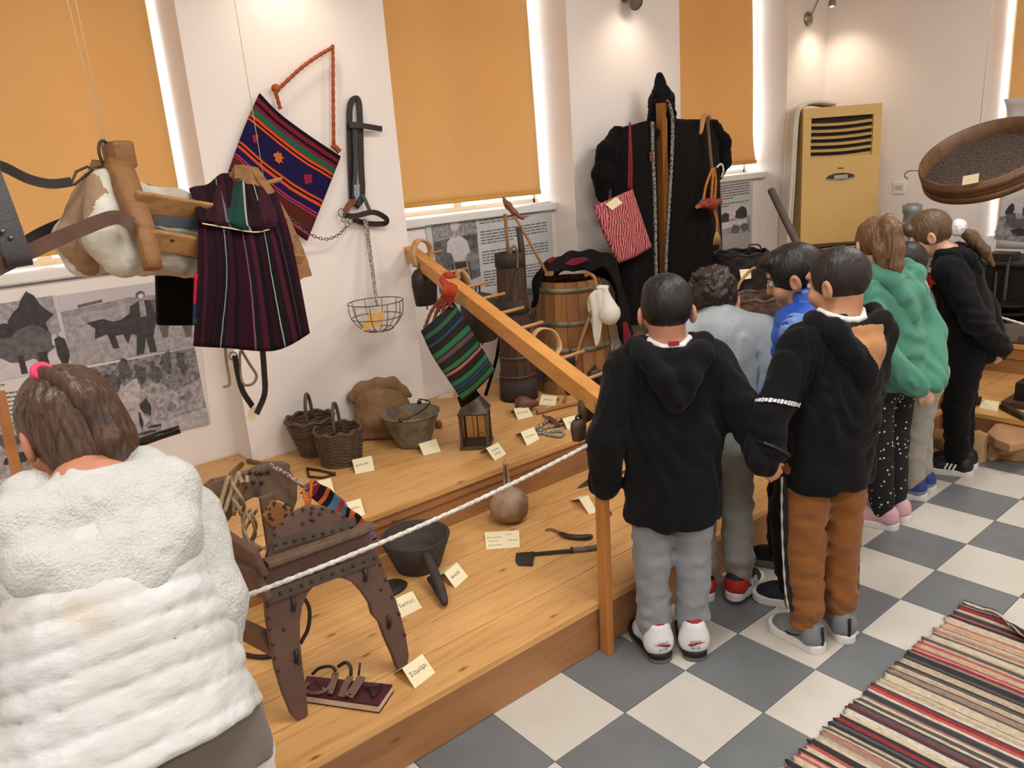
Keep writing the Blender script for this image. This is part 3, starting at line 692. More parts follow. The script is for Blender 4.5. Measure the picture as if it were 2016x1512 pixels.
# ================================================================== bridle with chain
YB2 = YP - .02
br = thing('leather_bridle', 'black leather bridle with noseband and chain hanging on the pillar', 'bridle', ony(712, 440, YB2))
def ws(pts, w, m=m_leather_b, name='strap', y=YB2, th=.006, n=30): return ribbon([ony(a, b_, y - d) for a, b_, d in [(q + (0,))[:3] for q in pts]], w, th, (0, 1, 0), n).obj(name, m, br)
ws([(693, 392), (690, 320), (688, 240), (690, 206), (698, 195), (706, 200), (709, 240), (711, 320), (713, 385), (700, 408)], .03, name='headstall', n=50)
ws([(699, 240, .02), (700, 320, .02), (697, 390, .02)], .022, m_strapblue, 'cheek_strap')
ws([(688, 246, .03), (715, 248, .035), (752, 254, .02)], .026, m_leather_b, 'browband')
ws([(676, 424, .0), (700, 425, .05), (735, 418, .08), (760, 430, .05), (757, 440, .02), (725, 440, 0), (695, 432, 0)], .026, m_leather_b, 'noseband', n=40)
ws([(705, 405, .02), (713, 385, .03), (728, 415, .05)], .018, m_strapblue, 'cheek_strap')
ws([(699, 396, .015), (690, 400, .015), (679, 418, .015)], .03, plain('tan_leather', '#7d4a2c', .5, .2), 'rein_end')
MB().prism([ony(x, y, YB2 - .035) for x, y in ((697, 364), (708, 363), (708, 386), (701, 392), (697, 384))], (0, 1, 0), .002).obj('paper_sticker', plain('grey_sticker', '#8f9196', .5, .2, 90), br)
ring = lambda c, r, t, nrm, n=12: MB().tube([np.asarray(c) + axes(nrm)[:, 0] * r * math.cos(a) + axes(nrm)[:, 1] * r * math.sin(a) for a in np.linspace(0, 2 * math.pi, n + 1)[:-1]], t, 6, closed=True)
ring(ony(673, 419, YB2 - .02), .02, .0025, (0, 1, 0)).obj('ring', m_steel, br)
for p_ in ((676, 432), (684, 442), (690, 436)): ring(ony(*p_, YB2 - .02), .013, .002, (0, 1, 0)).obj('ring', m_steel, br)
ch = catmull([ony(683, 446, YB2 - .03), ony(665, 463, YB2 - .05), ony(640, 471, YB2 - .07), ony(610, 461, YB2 - .1), ony(584, 440, YB2 - .13), ony(565, 425, YB2 - .16)], 26)
for i in range(25):
    d = ch[i + 1] - ch[i]; L = np.linalg.norm(d); d /= L; side = np.cross(d, [0, 1, 0]) if i % 2 else np.array([0, 1., 0]); side /= np.linalg.norm(side)
    c = (ch[i] + ch[i + 1]) / 2
    MB().tube([c + d * L * .66 * math.cos(a) + side * .0065 * math.sin(a) for a in np.linspace(0, 2 * math.pi, 11)[:-1]], .0019, 5, closed=True).obj('chain_link', m_steel, br)
# ================================================================== wire muzzle basket
YM = 3.43
wb = thing('wire_muzzle', 'round wire muzzle basket hanging from twisted cords', 'muzzle', ony(738, 652, YM))
m_cord = stripes('twisted_cord', [(0, '#d8d2c4'), (.5, '#3a3430')], 'v'); m_cord = plain('black_white_cord', '#2e2a27', .9, .3, 160, .6, 200, c2='#c9c2b4')
rc = ony(739, 594, YM); rx = .136
for i_, (tp, bt) in enumerate((((717, 432), (718, 602)), ((722, 434), (760, 584)))):
    pa, pb = ony(*tp, YP - .04), rc + np.array([(-.055, -.11, 0), (.065, .10, 0)][i_])
    braid([pa, (pa + pb) / 2, pb], .0065, m_cord, wb, 40, 'twisted_cord')
def hoop(z, rr): return MB().tube([rc + np.array([rr * math.cos(a), rr * math.sin(a), z]) for a in np.linspace(0, 2 * math.pi, 41)[:-1]], .0028, 6, closed=True)
hoop(0, rx).obj('rim_wire', m_steel, wb); hoop(-.075, rx * .92).obj('hoop_wire', m_steel, wb); hoop(-.135, rx * .55).obj('hoop_wire', m_steel, wb)
for k in range(10):
    a = 2 * math.pi * k / 10 + .2; e = np.array([math.cos(a), math.sin(a), 0])
    MB().tube(catmull([rc + e * rx, rc + e * rx * .92 + [0, 0, -.075], rc + e * rx * .55 + [0, 0, -.135], rc + e * .02 + [0, 0, -.15]], 12), .0022, 5).obj('rib_wire', m_steel, wb)
def tent(px, z, h, txt=None, label='', size=.016, grp='exhibit name cards', back=True, name='name_card', lines=None, ink=None):
    """folded card: px = top-left, top-right, bottom-right, bottom-left pixels; bottom edge lies on height z"""
    TL, TR = onz(*px[0], z + h), onz(*px[1], z + h); BR, BL = onz(*px[2], z + .0008), onz(*px[3], z + .0008)
    t_ = thing(name, label, 'card', (TL + TR + BL + BR) / 4 - np.array([0, 0, h / 2]), 0, grp)
    n = np.cross(TR - TL, BL - TL); n /= np.linalg.norm(n); n = n if np.dot(n, CAM - TL) > 0 else -n
    MB().prism([TL, TR, BR, BL], n, .0008).obj('front_leaf', m_card, t_)
    if back:
        q = lambda a, b_: np.array([2 * a[0] - b_[0], 2 * a[1] - b_[1], z + .0008])
        bl_, br_ = q(TL, BL), q(TR, BR); n2 = np.cross(TR - TL, bl_ - TL); n2 /= np.linalg.norm(n2)
        MB().prism([TL, TR, br_, bl_], n2, .0008).obj('back_leaf', m_card, t_)
    for (s_, u_, v_, sz) in (lines or ([(txt, .5, .45, size)] if txt else [])):
        c = TL + (TR - TL) * u_ + (BL - TL) * v_; text(s_, sz, c, TR - TL, TL - BL, ink or m_ink, t_, lift=.0008 if np.dot(np.cross(TR - TL, TL - BL), n) > 0 else -.0008)
    return t_
wc = thing('name_card', 'yellow card tucked inside the wire muzzle basket', 'card', ony(740, 648, YM), 0, 'exhibit name cards')
b = MB(); b.prism(wq([(726, 616), (755, 613), (760, 632), (730, 636)], YM), (0, 1, 0), .001); b.obj('front_leaf', m_card, wc)
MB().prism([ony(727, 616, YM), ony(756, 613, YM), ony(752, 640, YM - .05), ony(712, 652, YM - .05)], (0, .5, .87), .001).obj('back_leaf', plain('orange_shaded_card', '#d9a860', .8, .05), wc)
# ================================================================== things standing on the platform
def mpp(P): return depth(P) / FPX          # metres per pixel at a point
m_wick = plain('dark_wicker', '#5b4939', .75, .3, 30, .5, 60)
m_wick_d = plain('grey_willow', '#5a5048', .8, .3, 30, .5, 60)
def wicker(name, label, base, rb, rt, h, parts=16, hand=None, grp=None, m=m_wick, yaw=.3):
    t_ = thing(name, label, 'basket', base, yaw, grp); B = np.asarray(base, float)
    # woven wall: real over-under relief
    nth, nz = 72, 40; b = MB(); stakes = parts
    def wall(rad_off, flip):
        vs = []
        for i in range(nz + 1):
            z = h * i / nz
            for k in range(nth):
                a = 2 * math.pi * k / nth; rr = rb + (rt - rb) * (i / nz) ** .9 + rad_off
                rr += .0035 * math.sin(stakes / 2 * a + (math.pi if (i // 2) % 2 else 0)) + .0022 * math.sin(i * math.pi) + (.002 if i % 2 else -.002)
                vs.append(B + [rr * math.cos(a), rr * math.sin(a), z + .003 * math.sin(a * 2 + 1) * i / nz])
        fs = [(i * nth + k, i * nth + (k + 1) % nth, (i + 1) * nth + (k + 1) % nth, (i + 1) * nth + k) for i in range(nz) for k in range(nth)]
        return vs, [q[::-1] for q in fs] if flip else fs
    vs, fs = wall(0, False); b.add(vs, fs); n0 = len(vs); vs2, fs2 = wall(-.009, True); b.add(vs2, fs2)
    b.add([B + [(rb - .002) * math.cos(a), (rb - .002) * math.sin(a), .006] for a in np.linspace(0, 2 * math.pi, 25)[:-1]], [tuple(range(24))])
    b.obj('woven_wall', m, t_)
    for k in range(stakes):
        a = 2 * math.pi * k / stakes; e = np.array([math.cos(a), math.sin(a), 0])
        MB().tube([B + e * (rb - .005) + [0, 0, .002], B + e * (rt - .005) + [0, 0, h]], .0035, 5).obj('stake', m, t_)
    MB().tube([B + [(rt - .003) * math.cos(a), (rt - .003) * math.sin(a), h + .006 * math.sin(9 * a)] for a in np.linspace(0, 2 * math.pi, 49)[:-1]], [.0085 + .0018 * math.sin(12 * a) for a in np.linspace(0, 2 * math.pi, 49)[:-1]], 7, closed=True).obj('plaited_rim', m, t_)
    MB().tube([B + [(rb) * math.cos(a), (rb) * math.sin(a), .006] for a in np.linspace(0, 2 * math.pi, 33)[:-1]], .006, 6, closed=True).obj('foot_ring', m, t_)
    if hand:
        hh, ax, wd = hand; e = np.array([math.cos(ax), math.sin(ax), 0])
        P = [B + e * wd * math.cos(a) + [0, 0, h - .02 + (hh + .02) * math.sin(a) ** .8] for a in np.linspace(.0, math.pi, 22)]
        MB().tube(P, .0085, 7).obj('handle', m_wick_d, t_)
    return t_
# two baskets
p1 = onz(620, 893, Z2); k = mpp(p1)
wicker('wicker_basket', 'dark wicker basket with tall loop handle pushed against the wall behind another basket', p1, .062, .118, .185, 14, (.12, .9, .06), 'wicker baskets by the pillar')
p2 = onz(673, 909, Z2)
wicker('wicker_basket', 'dark wicker basket with loop handle in front of the burlap sack and beside its card', p2, .093, .114, .165, 16, (.125, .85, .055), 'wicker baskets by the pillar', yaw=1.0)
# burlap sack with rolled mouth
m_jute = plain('burlap', '#8d6d4b', .95, .12, 12, .7, 220)
sk = thing('burlap_sack', 'full brown burlap sack with rolled mouth leaning against the wall', 'sack', onz(766, 864, Z2)); S0 = onz(766, 864, Z2) + np.array([.03, .07, 0]); k = mpp(S0)
s = SDF(); rx_ = np.array([.766, -.639, 0])
s.ell(S0 + [0, 0, .085], (.16, .115, .09), np.stack([rx_, [.639, .766, 0], [0, 0, 1]], 1), .03).ell(S0 + [.01, .04, .17], (.135, .085, .09), np.stack([rx_, [.639, .766, 0], [0, 0, 1]], 1), .05).box(S0 + [0, 0, .02], (.14, .09, .02), np.stack([rx_, [.639, .766, 0], [0, 0, 1]], 1), .02, .04)
s.box(S0 + [0, 0, -.06], (.4, .4, .06), op='-', k=.004)
sdf_obj('sack_body', s.build(.007, lambda x, y, z: .008 * vnoise(x, y, z, 14, 1) + .004 * vnoise(x, y, z, 40, 2)), m_jute, sk)
s = SDF(); q = [S0 + rx_ * a + [.01, .045, 0] + [0, 0, z_] for a, z_ in ((-.135, .205), (-.08, .235), (0, .258), (.07, .255), (.12, .215), (.155, .19))]
s.chain(q, [.034, .04, .036, .036, .03, .012], .02)
sdf_obj('rolled_mouth', s.build(.006, lambda x, y, z: .006 * vnoise(x, y, z, 24, 4)), m_jute, sk)
# zinc bucket
m_zinc = plain('weathered_zinc', '#8b8a7c', .55, .2, 12, .25, 60, .35, c2='#6a5f4b'); m_zinc_in = plain('rusty_zinc_inside', '#6d5a55', .6, .2, 10, .2, 60, .3, c2='#9a947f')
def pail(base, rb, rt, h, t_, m, mi, th=.003, n=40):
    b = MB(); B = np.asarray(base, float)
    b.lathe([(rb * .98, 0), (rb, .003), (rt, h)], n, B, cap=(True, False)); b.obj('pail_wall', m, t_)
    b = MB(); b.lathe([(rt - th, h), (rb - th, .006), (.001, .006)], n, B, cap=(False, False)); b.obj('pail_lining', mi, t_)
    MB().tube([B + [rt * math.cos(a), rt * math.sin(a), h] for a in np.linspace(0, 2 * math.pi, 49)[:-1]], .004, 6, closed=True).obj('rolled_rim', m, t_)
pb = onz(815, 874, Z2); pbm = mpp(pb)
bk = thing('zinc_bucket', 'weathered grey zinc bucket with wire bail and reddish lining', 'bucket', pb)
pail(pb, .083, .142, .165, bk, m_zinc, m_zinc_in)
e = np.array([.78, .62, 0]); e /= np.linalg.norm(e); q = np.array([.62, -.78, 0])
MB().tube(catmull([pb + e * -.142 * .95 + [0, 0, .165], pb + e * -.06 + q * .07 + [0, 0, .185], pb + e * .06 + q * .085 + [0, 0, .198], pb + e * .142 + [0, 0, .19]], 26), .0035, 6).obj('bail', m_iron, bk)
for sg in (-1, 1): MB().ball(pb + e * sg * .142 + [0, 0, .172], .012, 8).obj('bail_ear', m_iron, bk)
# wooden peg behind the bucket
tag(MB().lathe([(.0, 0), (.016, .0), (.02, .015), (.016, .035), (.0, .042)], 12, onz(864, 842, Z2)).obj('wooden_bobbin', m_oldwood), 'small turned brown wooden bobbin standing behind the bucket', 'bobbin')
# lantern
m_tin = metal('aged_tin', '#5c5247', .5, .25, 18, .2, metallic=.5)
nb = NB('smoky_lantern_glass'); nb.b.inputs['Transmission Weight'].default_value = 1; nb.b.inputs['Base Color'].default_value = hexc('#e0d6c6'); nb.b.inputs['IOR'].default_value = 1.05; nb.b.inputs['Roughness'].default_value = .25; m_lglass = nb.m
lp = onz(943, 880, Z2); ln = thing('tin_lantern', 'small square tin lantern with glass panes and pyramid roof', 'lantern', lp, .75); R_ = rotz(.78)
L0 = lp + np.array([.012, .03, 0]); hw = .062
MB().box(L0 + [0, 0, .008], (hw + .012, hw + .012, .008), R_).obj('base', m_tin, ln, .003)
for sx in (-1, 1):
    for sy in (-1, 1): MB().box(L0 + R_ @ np.array([sx * hw, sy * hw, .095]), (.006, .006, .08), R_).obj('corner_post', m_tin, ln)
for a in range(4):
    Ra = R_ @ rotz(a * math.pi / 2)
    MB().box(L0 + Ra @ np.array([hw, 0, .095]), (.0012, hw - .006, .078), Ra).obj('pane', m_lglass, ln)
    MB().tube([L0 + Ra @ np.array([hw + .003, 0, .018]), L0 + Ra @ np.array([hw + .003, 0, .175])], .0028, 6).obj('pane_bar', m_tin, ln)
MB().lathe([(hw * 1.62, .172), (hw * 1.62, .180), (hw * 1.52, .186), (.018, .275), (.018, .285)], 4, L0, R_ @ rotz(math.pi / 4)).obj('roof', m_tin, ln)
MB().lathe([(.012, .28), (.022, .285), (.024, .30), (.015, .312), (.004, .316)], 10, L0).obj('vent_cap', m_iron, ln)
MB().tube(catmull([L0 + [-.02, .01, .29], L0 + [-.03, .02, .33], L0 + [.0, 0, .345], L0 + [.03, -.02, .33], L0 + [.02, -.01, .29]], 16), .008, 6).obj('carrying_loop', m_iron, ln)
# gourd flask
m_gourd = plain('mottled_gourd', '#7a5640', .5, .2, 9, .15, 40, c2='#a58a74')
gp = onz(1010, 1030, Z1); gp = gp + np.array([.02, .045, 0]) * 0 + np.array([.012, .035, 0]); k = mpp(gp); r_ = 39 * k
gt = thing('gourd_flask', 'round brown gourd flask with long thin neck', 'flask', gp)
b = MB(); b.lathe([(.001, 0), (r_ * .6, .004), (r_ * .92, r_ * .35), (r_, r_ * .8), (r_ * .93, r_ * 1.2), (r_ * .65, r_ * 1.55), (r_ * .3, r_ * 1.75), (r_ * .19, r_ * 2.0), (r_ * .14, r_ * 2.7), (r_ * .125, r_ * 3.0)], 36, gp, cap=(False, True)); b.obj('gourd_body', m_gourd, gt)
MB().lathe([(r_ * .13, r_ * 2.98), (r_ * .12, r_ * 3.15), (r_ * .05, r_ * 3.2), (r_ * .06, r_ * 3.3), (r_ * .01, r_ * 3.4)], 12, gp).obj('stopper', wood('pale_stopper', '#c49a6c', '#a57a4c', knots=False), gt)
s_ = onp(1034, 980, gp, (-.6, -.75, 0)); MB().tube([s_ + [-.012, 0, -.03], s_, s_ + [.006, 0, .006]], [.012, .01, .013], 10).obj('spout', m_gourd, gt)
MB().tube([gp + np.array([.602 * -.01, 0, 0]) + np.array([-.004, -.6 * .2 * r_, r_ * z]) for z in (1.85, 2.4, 3.0)], .003, 5).obj('neck_cord', m_leather_b, gt)
# blackened wooden scoop pot
m_soot = plain('blackened_wood', '#3a3330', .7, .2, 10, .3, 50); m_soot_in = wood('dark_pot_inside', '#4a413b', '#332c28', .8, (1, 1, 8), 4, False, .2)
pp_ = onz(823, 1120, Z1) + np.array([.014, .017, 0]); pt = thing('scoop_pot', 'blackened wooden pot with one thick handle slanting to the boards', 'pot', pp_)
k = mpp(pp_); rt = 68 * k; rb = 44 * k; hh = .132
b = MB(); b.lathe([(rb * .96, 0), (rb, .006), (rt, hh), (rt - .004, hh + .006), (rt - .013, hh)], 44, pp_, cap=(True, False)); b.obj('pot_wall', m_soot, pt)
MB().lathe([(rt - .012, hh + .001), (rb - .012, .02), (.001, .018)], 44, pp_, cap=(False, False)).obj('pot_lining', m_soot_in, pt)
hd = catmull([onp(838, 1090, pp_ + np.array([0, -rt, 0]), (.3, 1, 0)), onz(852, 1120, Z1 + .085), onz(866, 1155, Z1 + .05), onz(876, 1190, Z1 + .018)], 16)
MB().tube(hd, [.014, .017, .018, .018] + [.018] * 8 + [.0175, .017, .015, .010], 12).obj('handle', m_soot, pt)
MB().tube(catmull([onz(845, 1138, Z1 + .03), onz(852, 1150, Z1 + .022), onz(866, 1178, Z1 + .006)], 8), [.01, .012, .012, .011, .01, .009, .008, .004], 8).obj('handle_brace', m_soot, pt)
# folding knife, cleaver, shears
kn = thing('pruning_knife', 'small folding pruning knife with dark curved handle', 'knife', onz(1120, 1052, Z1))
MB().tube(catmull([onz(x, y, Z1 + .012) for x, y in ((1103, 1050), (1120, 1056), (1145, 1058), (1167, 1056))], 14), [.008, .010, .011, .011, .011, .011, .011, .011, .0115, .012, .0122, .012, .011, .006], 10).obj('handle', plain('dark_horn', '#3b2b25', .4), kn)
ribbon([onz(x, y, Z1 + .008) for x, y in ((1073, 1044), (1083, 1041), (1095, 1045), (1106, 1051))], [.004, .008, .010, .011, .012, .012, .012, .012, .012, .012, .012, .012], .003, (0, 0, 1), 12).obj('blade', metal('worn_blade', '#8a7a6c', .45), kn)
cv = thing('cleaver', 'iron cleaver with long shaft and grey wooden grip', 'cleaver', onz(1090, 1090, Z1))
m_blade = metal('cleaver_iron', '#4a4947', .5, .2, 20, .2)
MB().prism([onz(x, y, Z1 + .006) for x, y in ((1016, 1090), (1051, 1087), (1052, 1096), (1049, 1113), (1020, 1112), (1015, 1104))], (0, 0, 1), .008).obj('blade', m_blade, cv, .001)
MB().beam(onz(1050, 1091, Z1 + .008), onz(1126, 1084, Z1 + .01), .014, .010).obj('shaft', m_blade, cv, .001)
MB().tube([onz(1124, 1083, Z1 + .012), onz(1150, 1081, Z1 + .012), onz(1178, 1077, Z1 + .012)], [.0095, .0105, .0115], 10).obj('grip', wood('grey_grip', '#6f6258', '#524740', .7, (14, 2, 14), 3, False), cv)
MB().tube([onz(1123, 1083, Z1 + .012), onz(1128, 1082.6, Z1 + .012)], .012, 10).obj('ferrule', m_iron, cv)
sh = thing('iron_shears', 'grey iron shears with triangular blades behind the rope post', 'shears', onz(1165, 940, Z1))
MB().prism([onz(x, y, Z1 + .008) for x, y in ((1137, 960), (1176, 930), (1184, 940), (1182, 947))], (0, 0, 1), .006).obj('blade', metal('shear_blade', '#6a655f', .4), sh, .001)
MB().prism([onz(x, y, Z1 + .016) for x, y in ((1160, 939), (1178, 922), (1200, 918), (1202, 930), (1178, 938))], (0, 0, 1), .006).obj('blade', m_iron, sh, .001)
MB().tube(catmull([onz(x, y, Z1 + .014) for x, y in ((1178, 930), (1210, 905), (1240, 900), (1235, 925), (1182, 943))], 20), .005, 6).obj('spring_bow', m_iron, sh)
# round dark iron plate half hidden behind the saddle foot
tag(MB().lathe([(.001, 0), (.075, .0), (.08, .006), (.07, .014), (.001, .018)], 24, onz(772, 1168, Z1) + [0, .03, 0], squash=.7).obj('iron_disc', m_leather_b), 'round dark iron disc lying between the saddle foot and the scoop pot', 'disc')
# curry comb
cm = thing('curry_comb', 'dark brown slotted curry comb beside its name card', 'comb', onz(450, 1490, Z1)); m_comb = metal('brown_iron', '#4d403b', .6, .2, 14, .2, metallic=.4)
cx = onz(505, 1482, Z1 + .02); cy = onz(400, 1532, Z1 + .02); d = cy - cx; d /= np.linalg.norm(d); w_ = np.cross([0, 0, 1], d)
if np.dot(w_, CAM - cx) < 0: w_ = -w_
MB().box((cx + cy) / 2 + w_ * .028 - [0, 0, .012], (.075, .042, .004), np.stack([d, w_, [0, 0, 1]], 1)).obj('back_plate', m_comb, cm)
for i in range(5):
    o_ = w_ * (-.012 + i * .020); MB().beam(cx + o_, cy + o_ + d * .02, .006, .026).obj('ridge', m_comb, cm, .001)
MB().beam(cx + w_ * -.016 + d * .006, cx + w_ * .072 + d * .006, .022, .022).obj('end_bar', m_comb, cm, .001)
MB().beam(cy + w_ * -.016, cy + w_ * .072, .022, .022).obj('end_bar', m_comb, cm, .001)
# sandal-like stirrup on a leather book block
sb = thing('stirrup_sandal', 'maroon slab with old brown leather buckled straps under the saddle', 'sandal', onz(690, 1360, Z1))
TLp, TRp, BRp, BLp = [onz(x, y, Z1 + .026) for x, y in ((604, 1332), (773, 1349), (745, 1390), (592, 1368))]
m_maroon = plain('maroon_leather', '#471c20', .35, .15, 10, .1, 60); m_pages = plain('pale_edge', '#cdbfae', .8, .1, 30)
b = MB(); b.prism([TLp, TRp, BRp, BLp], (0, 0, 1), .006); b.obj('slab_top', m_maroon, sb, .001)
c4 = (TLp + TRp + BRp + BLp) / 4; b = MB(); b.prism([c4 + (p - c4) * .985 - [0, 0, .0125] for p in (TLp, TRp, BRp, BLp)], (0, 0, 1), .018); b.obj('slab_core', m_pages, sb)
b = MB(); b.prism([p - [0, 0, .0235] for p in (TLp, TRp, BRp, BLp)], (0, 0, 1), .004); b.obj('slab_bottom', m_maroon, sb)
sd = lambda x, y, z: onz(x, y, Z1 + .03 + z); m_old_l = plain('worn_tan_leather', '#6a5142', .6, .25, 16, .3, 120)
MB().tube(catmull([sd(607, 1345, .005), sd(600, 1357, .004), sd(615, 1365, .004), sd(640, 1360, .008), sd(652, 1345, .012), sd(658, 1325, .02)], 22), .0055, 7).obj('looped_strap', m_old_l, sb)
MB().tube(catmull([sd(615, 1327, .01), sd(630, 1315, .03), sd(652, 1312, .035), sd(662, 1322, .02)], 16), .005, 7).obj('looped_strap', m_leather_b, sb)
MB().tube(catmull([sd(666, 1312, .03), sd(680, 1304, .045), sd(690, 1313, .035), sd(691, 1330, .012)], 14), .0055, 7).obj('looped_strap', m_leather_b, sb)
for pts, w_ in ((((662, 1325), (657, 1345), (650, 1366)), .016), (((690, 1332), (680, 1350), (672, 1372)), .02), (((712, 1332), (700, 1352), (686, 1372)), .026)):
    ribbon([sd(pts[0][0], pts[0][1], .012), sd(pts[1][0], pts[1][1], .012), sd(pts[2][0], pts[2][1], .004)], w_, .004, (0, -.3, 1), 10).obj('strap', m_old_l, sb)
MB().tube([sd(706, 1330, .012), sd(709, 1305, .045)], .004, 6).obj('upright_tab', m_leather_b, sb)
MB().tube(catmull([sd(x, y, .004) for x, y in ((717, 1352), (735, 1352), (752, 1346), (742, 1362), (732, 1371), (728, 1358), (718, 1354))], 24), .0025, 5).obj('wire_buckle', m_iron, sb)
for x, y in ((637, 1356), (690, 1364), (652, 1364)): MB().ball(sd(x, y, .012), .005, 8).obj('rivet', m_steel, sb)
# ================================================================== riding saddle tree standing on the lower step
m_tree = plain('dark_studded_wood', '#5d443b', .55, .15, 10, .25, 50); m_tree_w = wood('weathered_dark_wood', '#6e5744', '#4b3a2e', .75, (10, 10, 2), 3, False, .5)
m_band = metal('iron_band', '#5d5148', .55, .2, 16, .2, metallic=.5)
FL, FR = onz(589, 1413, Z1), onz(788, 1319, Z1); FM = (FL + FR) / 2; dd = FR - FL; dd /= np.linalg.norm(dd); nn = np.array([dd[1], -dd[0], 0]); tl = .14
NF = nn * math.cos(tl) + np.array([0, 0, 1]) * math.sin(tl)
k27 = lambda x, y: (370 + x / 2.7, 880 + y / 2.7)
FP = lambda x, y, off=0.: onp(*k27(x, y), FM, NF) + NF * off
sd_ = thing('saddle_tree', 'dark studded wooden saddle tree standing on its arched boards', 'saddle', FM + [0, .2, 0])
out = [(425, 545), (455, 470), (500, 400), (560, 345), (640, 308), (720, 312), (800, 345), (870, 400), (930, 440), (985, 510), (1030, 640), (1075, 760), (1120, 880), (1150, 1000), (1165, 1100), (1158, 1150), (1130, 1185), (1108, 1178), (1085, 1110), (1040, 1010), (1012, 930), (975, 890), (960, 830), (920, 770), (870, 715), (810, 692), (740, 695), (680, 715), (630, 770), (600, 840), (588, 920), (590, 1030), (603, 1160), (622, 1300), (632, 1410), (615, 1440), (575, 1447), (545, 1420), (500, 1310), (460, 1180), (435, 1050), (415, 930), (405, 820), (402, 700), (408, 620)]
MB().prism([FP(*q) for q in out], NF, .028).obj('front_arch', [m_tree], sd_, .004)
MB().beam(FP(392, 608, .03), FP(962, 405, .03), .018, .06, up=NF).obj('front_ledge', m_tree_w, sd_, .005)
MB().beam(FP(410, 795, .016), FP(985, 578, .016), .036, .006, up=NF).obj('iron_band', m_band, sd_)
MB().beam(FP(440, 520, .016), FP(880, 395, .016), .03, .006, up=NF).obj('iron_band', m_band, sd_)
def stud(p, r=.0055): MB().ball(p, r, 6, sq=(1, 1, 1)).obj('stud', m_iron, sd_)
for i in range(11):
    t_ = i / 10; stud(FP(425 + 550 * t_, 790 - 207 * t_, .019)); 
    if i < 9: stud(FP(455 + 415 * t_ * 1.2, 512 - 100 * t_ * 1.2, .019))
for q in ((450, 460), (490, 400), (545, 350), (600, 325), (650, 318), (705, 322), (760, 335), (815, 365), (410, 840), (418, 900), (425, 960), (440, 1040), (450, 1110), (470, 1180), (1010, 620), (1040, 700), (1075, 790), (1110, 880), (1140, 990), (600, 400), (645, 345), (655, 385), (690, 350), (640, 380), (500, 960), (640, 660), (670, 660), (720, 640), (750, 620), (790, 610), (545, 800), (545, 850), (920, 650), (935, 690), (1015, 750), (570, 1080), (580, 1140)): stud(FP(*q, .016), .005)
for q in ((560, 1100), (1050, 920), (545, 825), (925, 670)): MB().tube([FP(q[0], q[1] - 30, .018), FP(q[0] + 8, q[1], .022), FP(q[0] + 4, q[1] + 35, .018)], .006, 6).obj('tied_cord', m_leather_b, sd_)
# rear arch, a step further back
RO = FM + np.array([0, .45, 0]); RN = np.array([-.05, -1, .12])
kR = lambda x, y: (370 + x / 6.3, 880 + y / 6.3)
RP = lambda x, y, off=0.: onp(*kR(x, y), RO, RN) + RN * off
out = [(215, 470), (300, 405), (560, 350), (760, 290), (860, 240), (980, 185), (1200, 180), (1245, 215), (1240, 270), (1330, 420), (1330, 640), (1290, 760), (1270, 900), (1240, 1200), (1150, 1200), (1220, 700), (1100, 650), (960, 620), (790, 610), (700, 660), (560, 800), (440, 950), (330, 1150), (280, 1350), (200, 1350), (180, 1000), (230, 700), (300, 580), (225, 560)]
MB().prism([RP(*q) for q in out], np.array([-.05, -.99, .11]), .045).obj('rear_arch', m_tree_w, sd_, .005)
for q in ((640, 345), (740, 300), (820, 310), (880, 310), (950, 300), (780, 420), (880, 425), (680, 480)): stud(RP(*q, .026), .007)
# side boards, left and right
bd = lambda x, y, X: onx(*k27(x, y), X)
XLs = FL[0] - .03
for (ax, ay, bx_, by_, w_) in ((110, 430, 385, 620, .085), (120, 600, 400, 730, .10), (205, 925, 430, 1040, .085)):
    a, c_ = bd(ax, ay, XLs), bd(bx_, by_, XLs); MB().beam(a, c_, w_, .022, up=(1, 0, .2)).obj('side_board', m_tree, sd_, .006)
MB().beam(bd(470, 600, FM[0]) * [1, 1, 1], RO + [0, -.02, .52], .05, .02).obj('ridge_board', m_tree_w, sd_, .004)
# strap loops on the boards
MB().tube(catmull([onp(*k27(x, y), FM + [0, .1, 0], (0, 1, 0)) for x, y in ((610, 790), (645, 860), (640, 960), (598, 1045))], 16), .006, 6).obj('girth_loop', m_leather_b, sd_)
MB().tube(catmull([onz(*k27(x, y), Z1 + .008) for x, y in ((270, 1065), (260, 1085), (330, 1110), (420, 1115), (500, 1090))], 18), .008, 6).obj('girth_strap', m_leather_b, sd_)
# ropes on the rear arch
rp = thing('rope_hank', 'knotted hemp rope hanks looped over the rear of the saddle tree', 'rope', RP(400, 900))
rr = random.Random(5)
def hank(c, w, h, n, seed, r=.0062):
    q = random.Random(seed)
    for i in range(n):
        a0 = q.uniform(0, 6.28); P = []
        for j in range(8):
            t_ = j / 7; P.append(RP(c[0] + w * math.sin(a0 + t_ * 3.3 + i) * (1 - .2 * t_), c[1] + h * (t_ - .5) + q.uniform(-20, 20), .06 + .035 * math.cos(a0 + t_ * 4 + i)))
        MB().tube(catmull(P, 26), r, 6).obj('rope_strand', m_rope, rp)
hank((560, 560), 95, 420, 5, 1); hank((250, 950), 110, 430, 6, 2); hank((690, 980), 90, 500, 5, 3, .005)
for a, c_ in (((430, 310), (290, 760)), ((555, 265), (360, 760)), ((545, 270), (580, 400))): MB().tube(catmull([RP(*a, .07), RP((a[0] + c_[0]) / 2, (a[1] + c_[1]) / 2, .07), RP(*c_, .08)], 12), .0075, 6).obj('rope_strand', m_rope, rp)
for j in range(9): MB().tube([RP(700 + 14 * j, 1100 + 10 * j, .06), RP(760 + 20 * j, 1200 + 3 * j, .06), RP(790 + 20 * j, 1290 - 18 * j, .05)], .003, 5).obj('frayed_end', m_rope, rp)
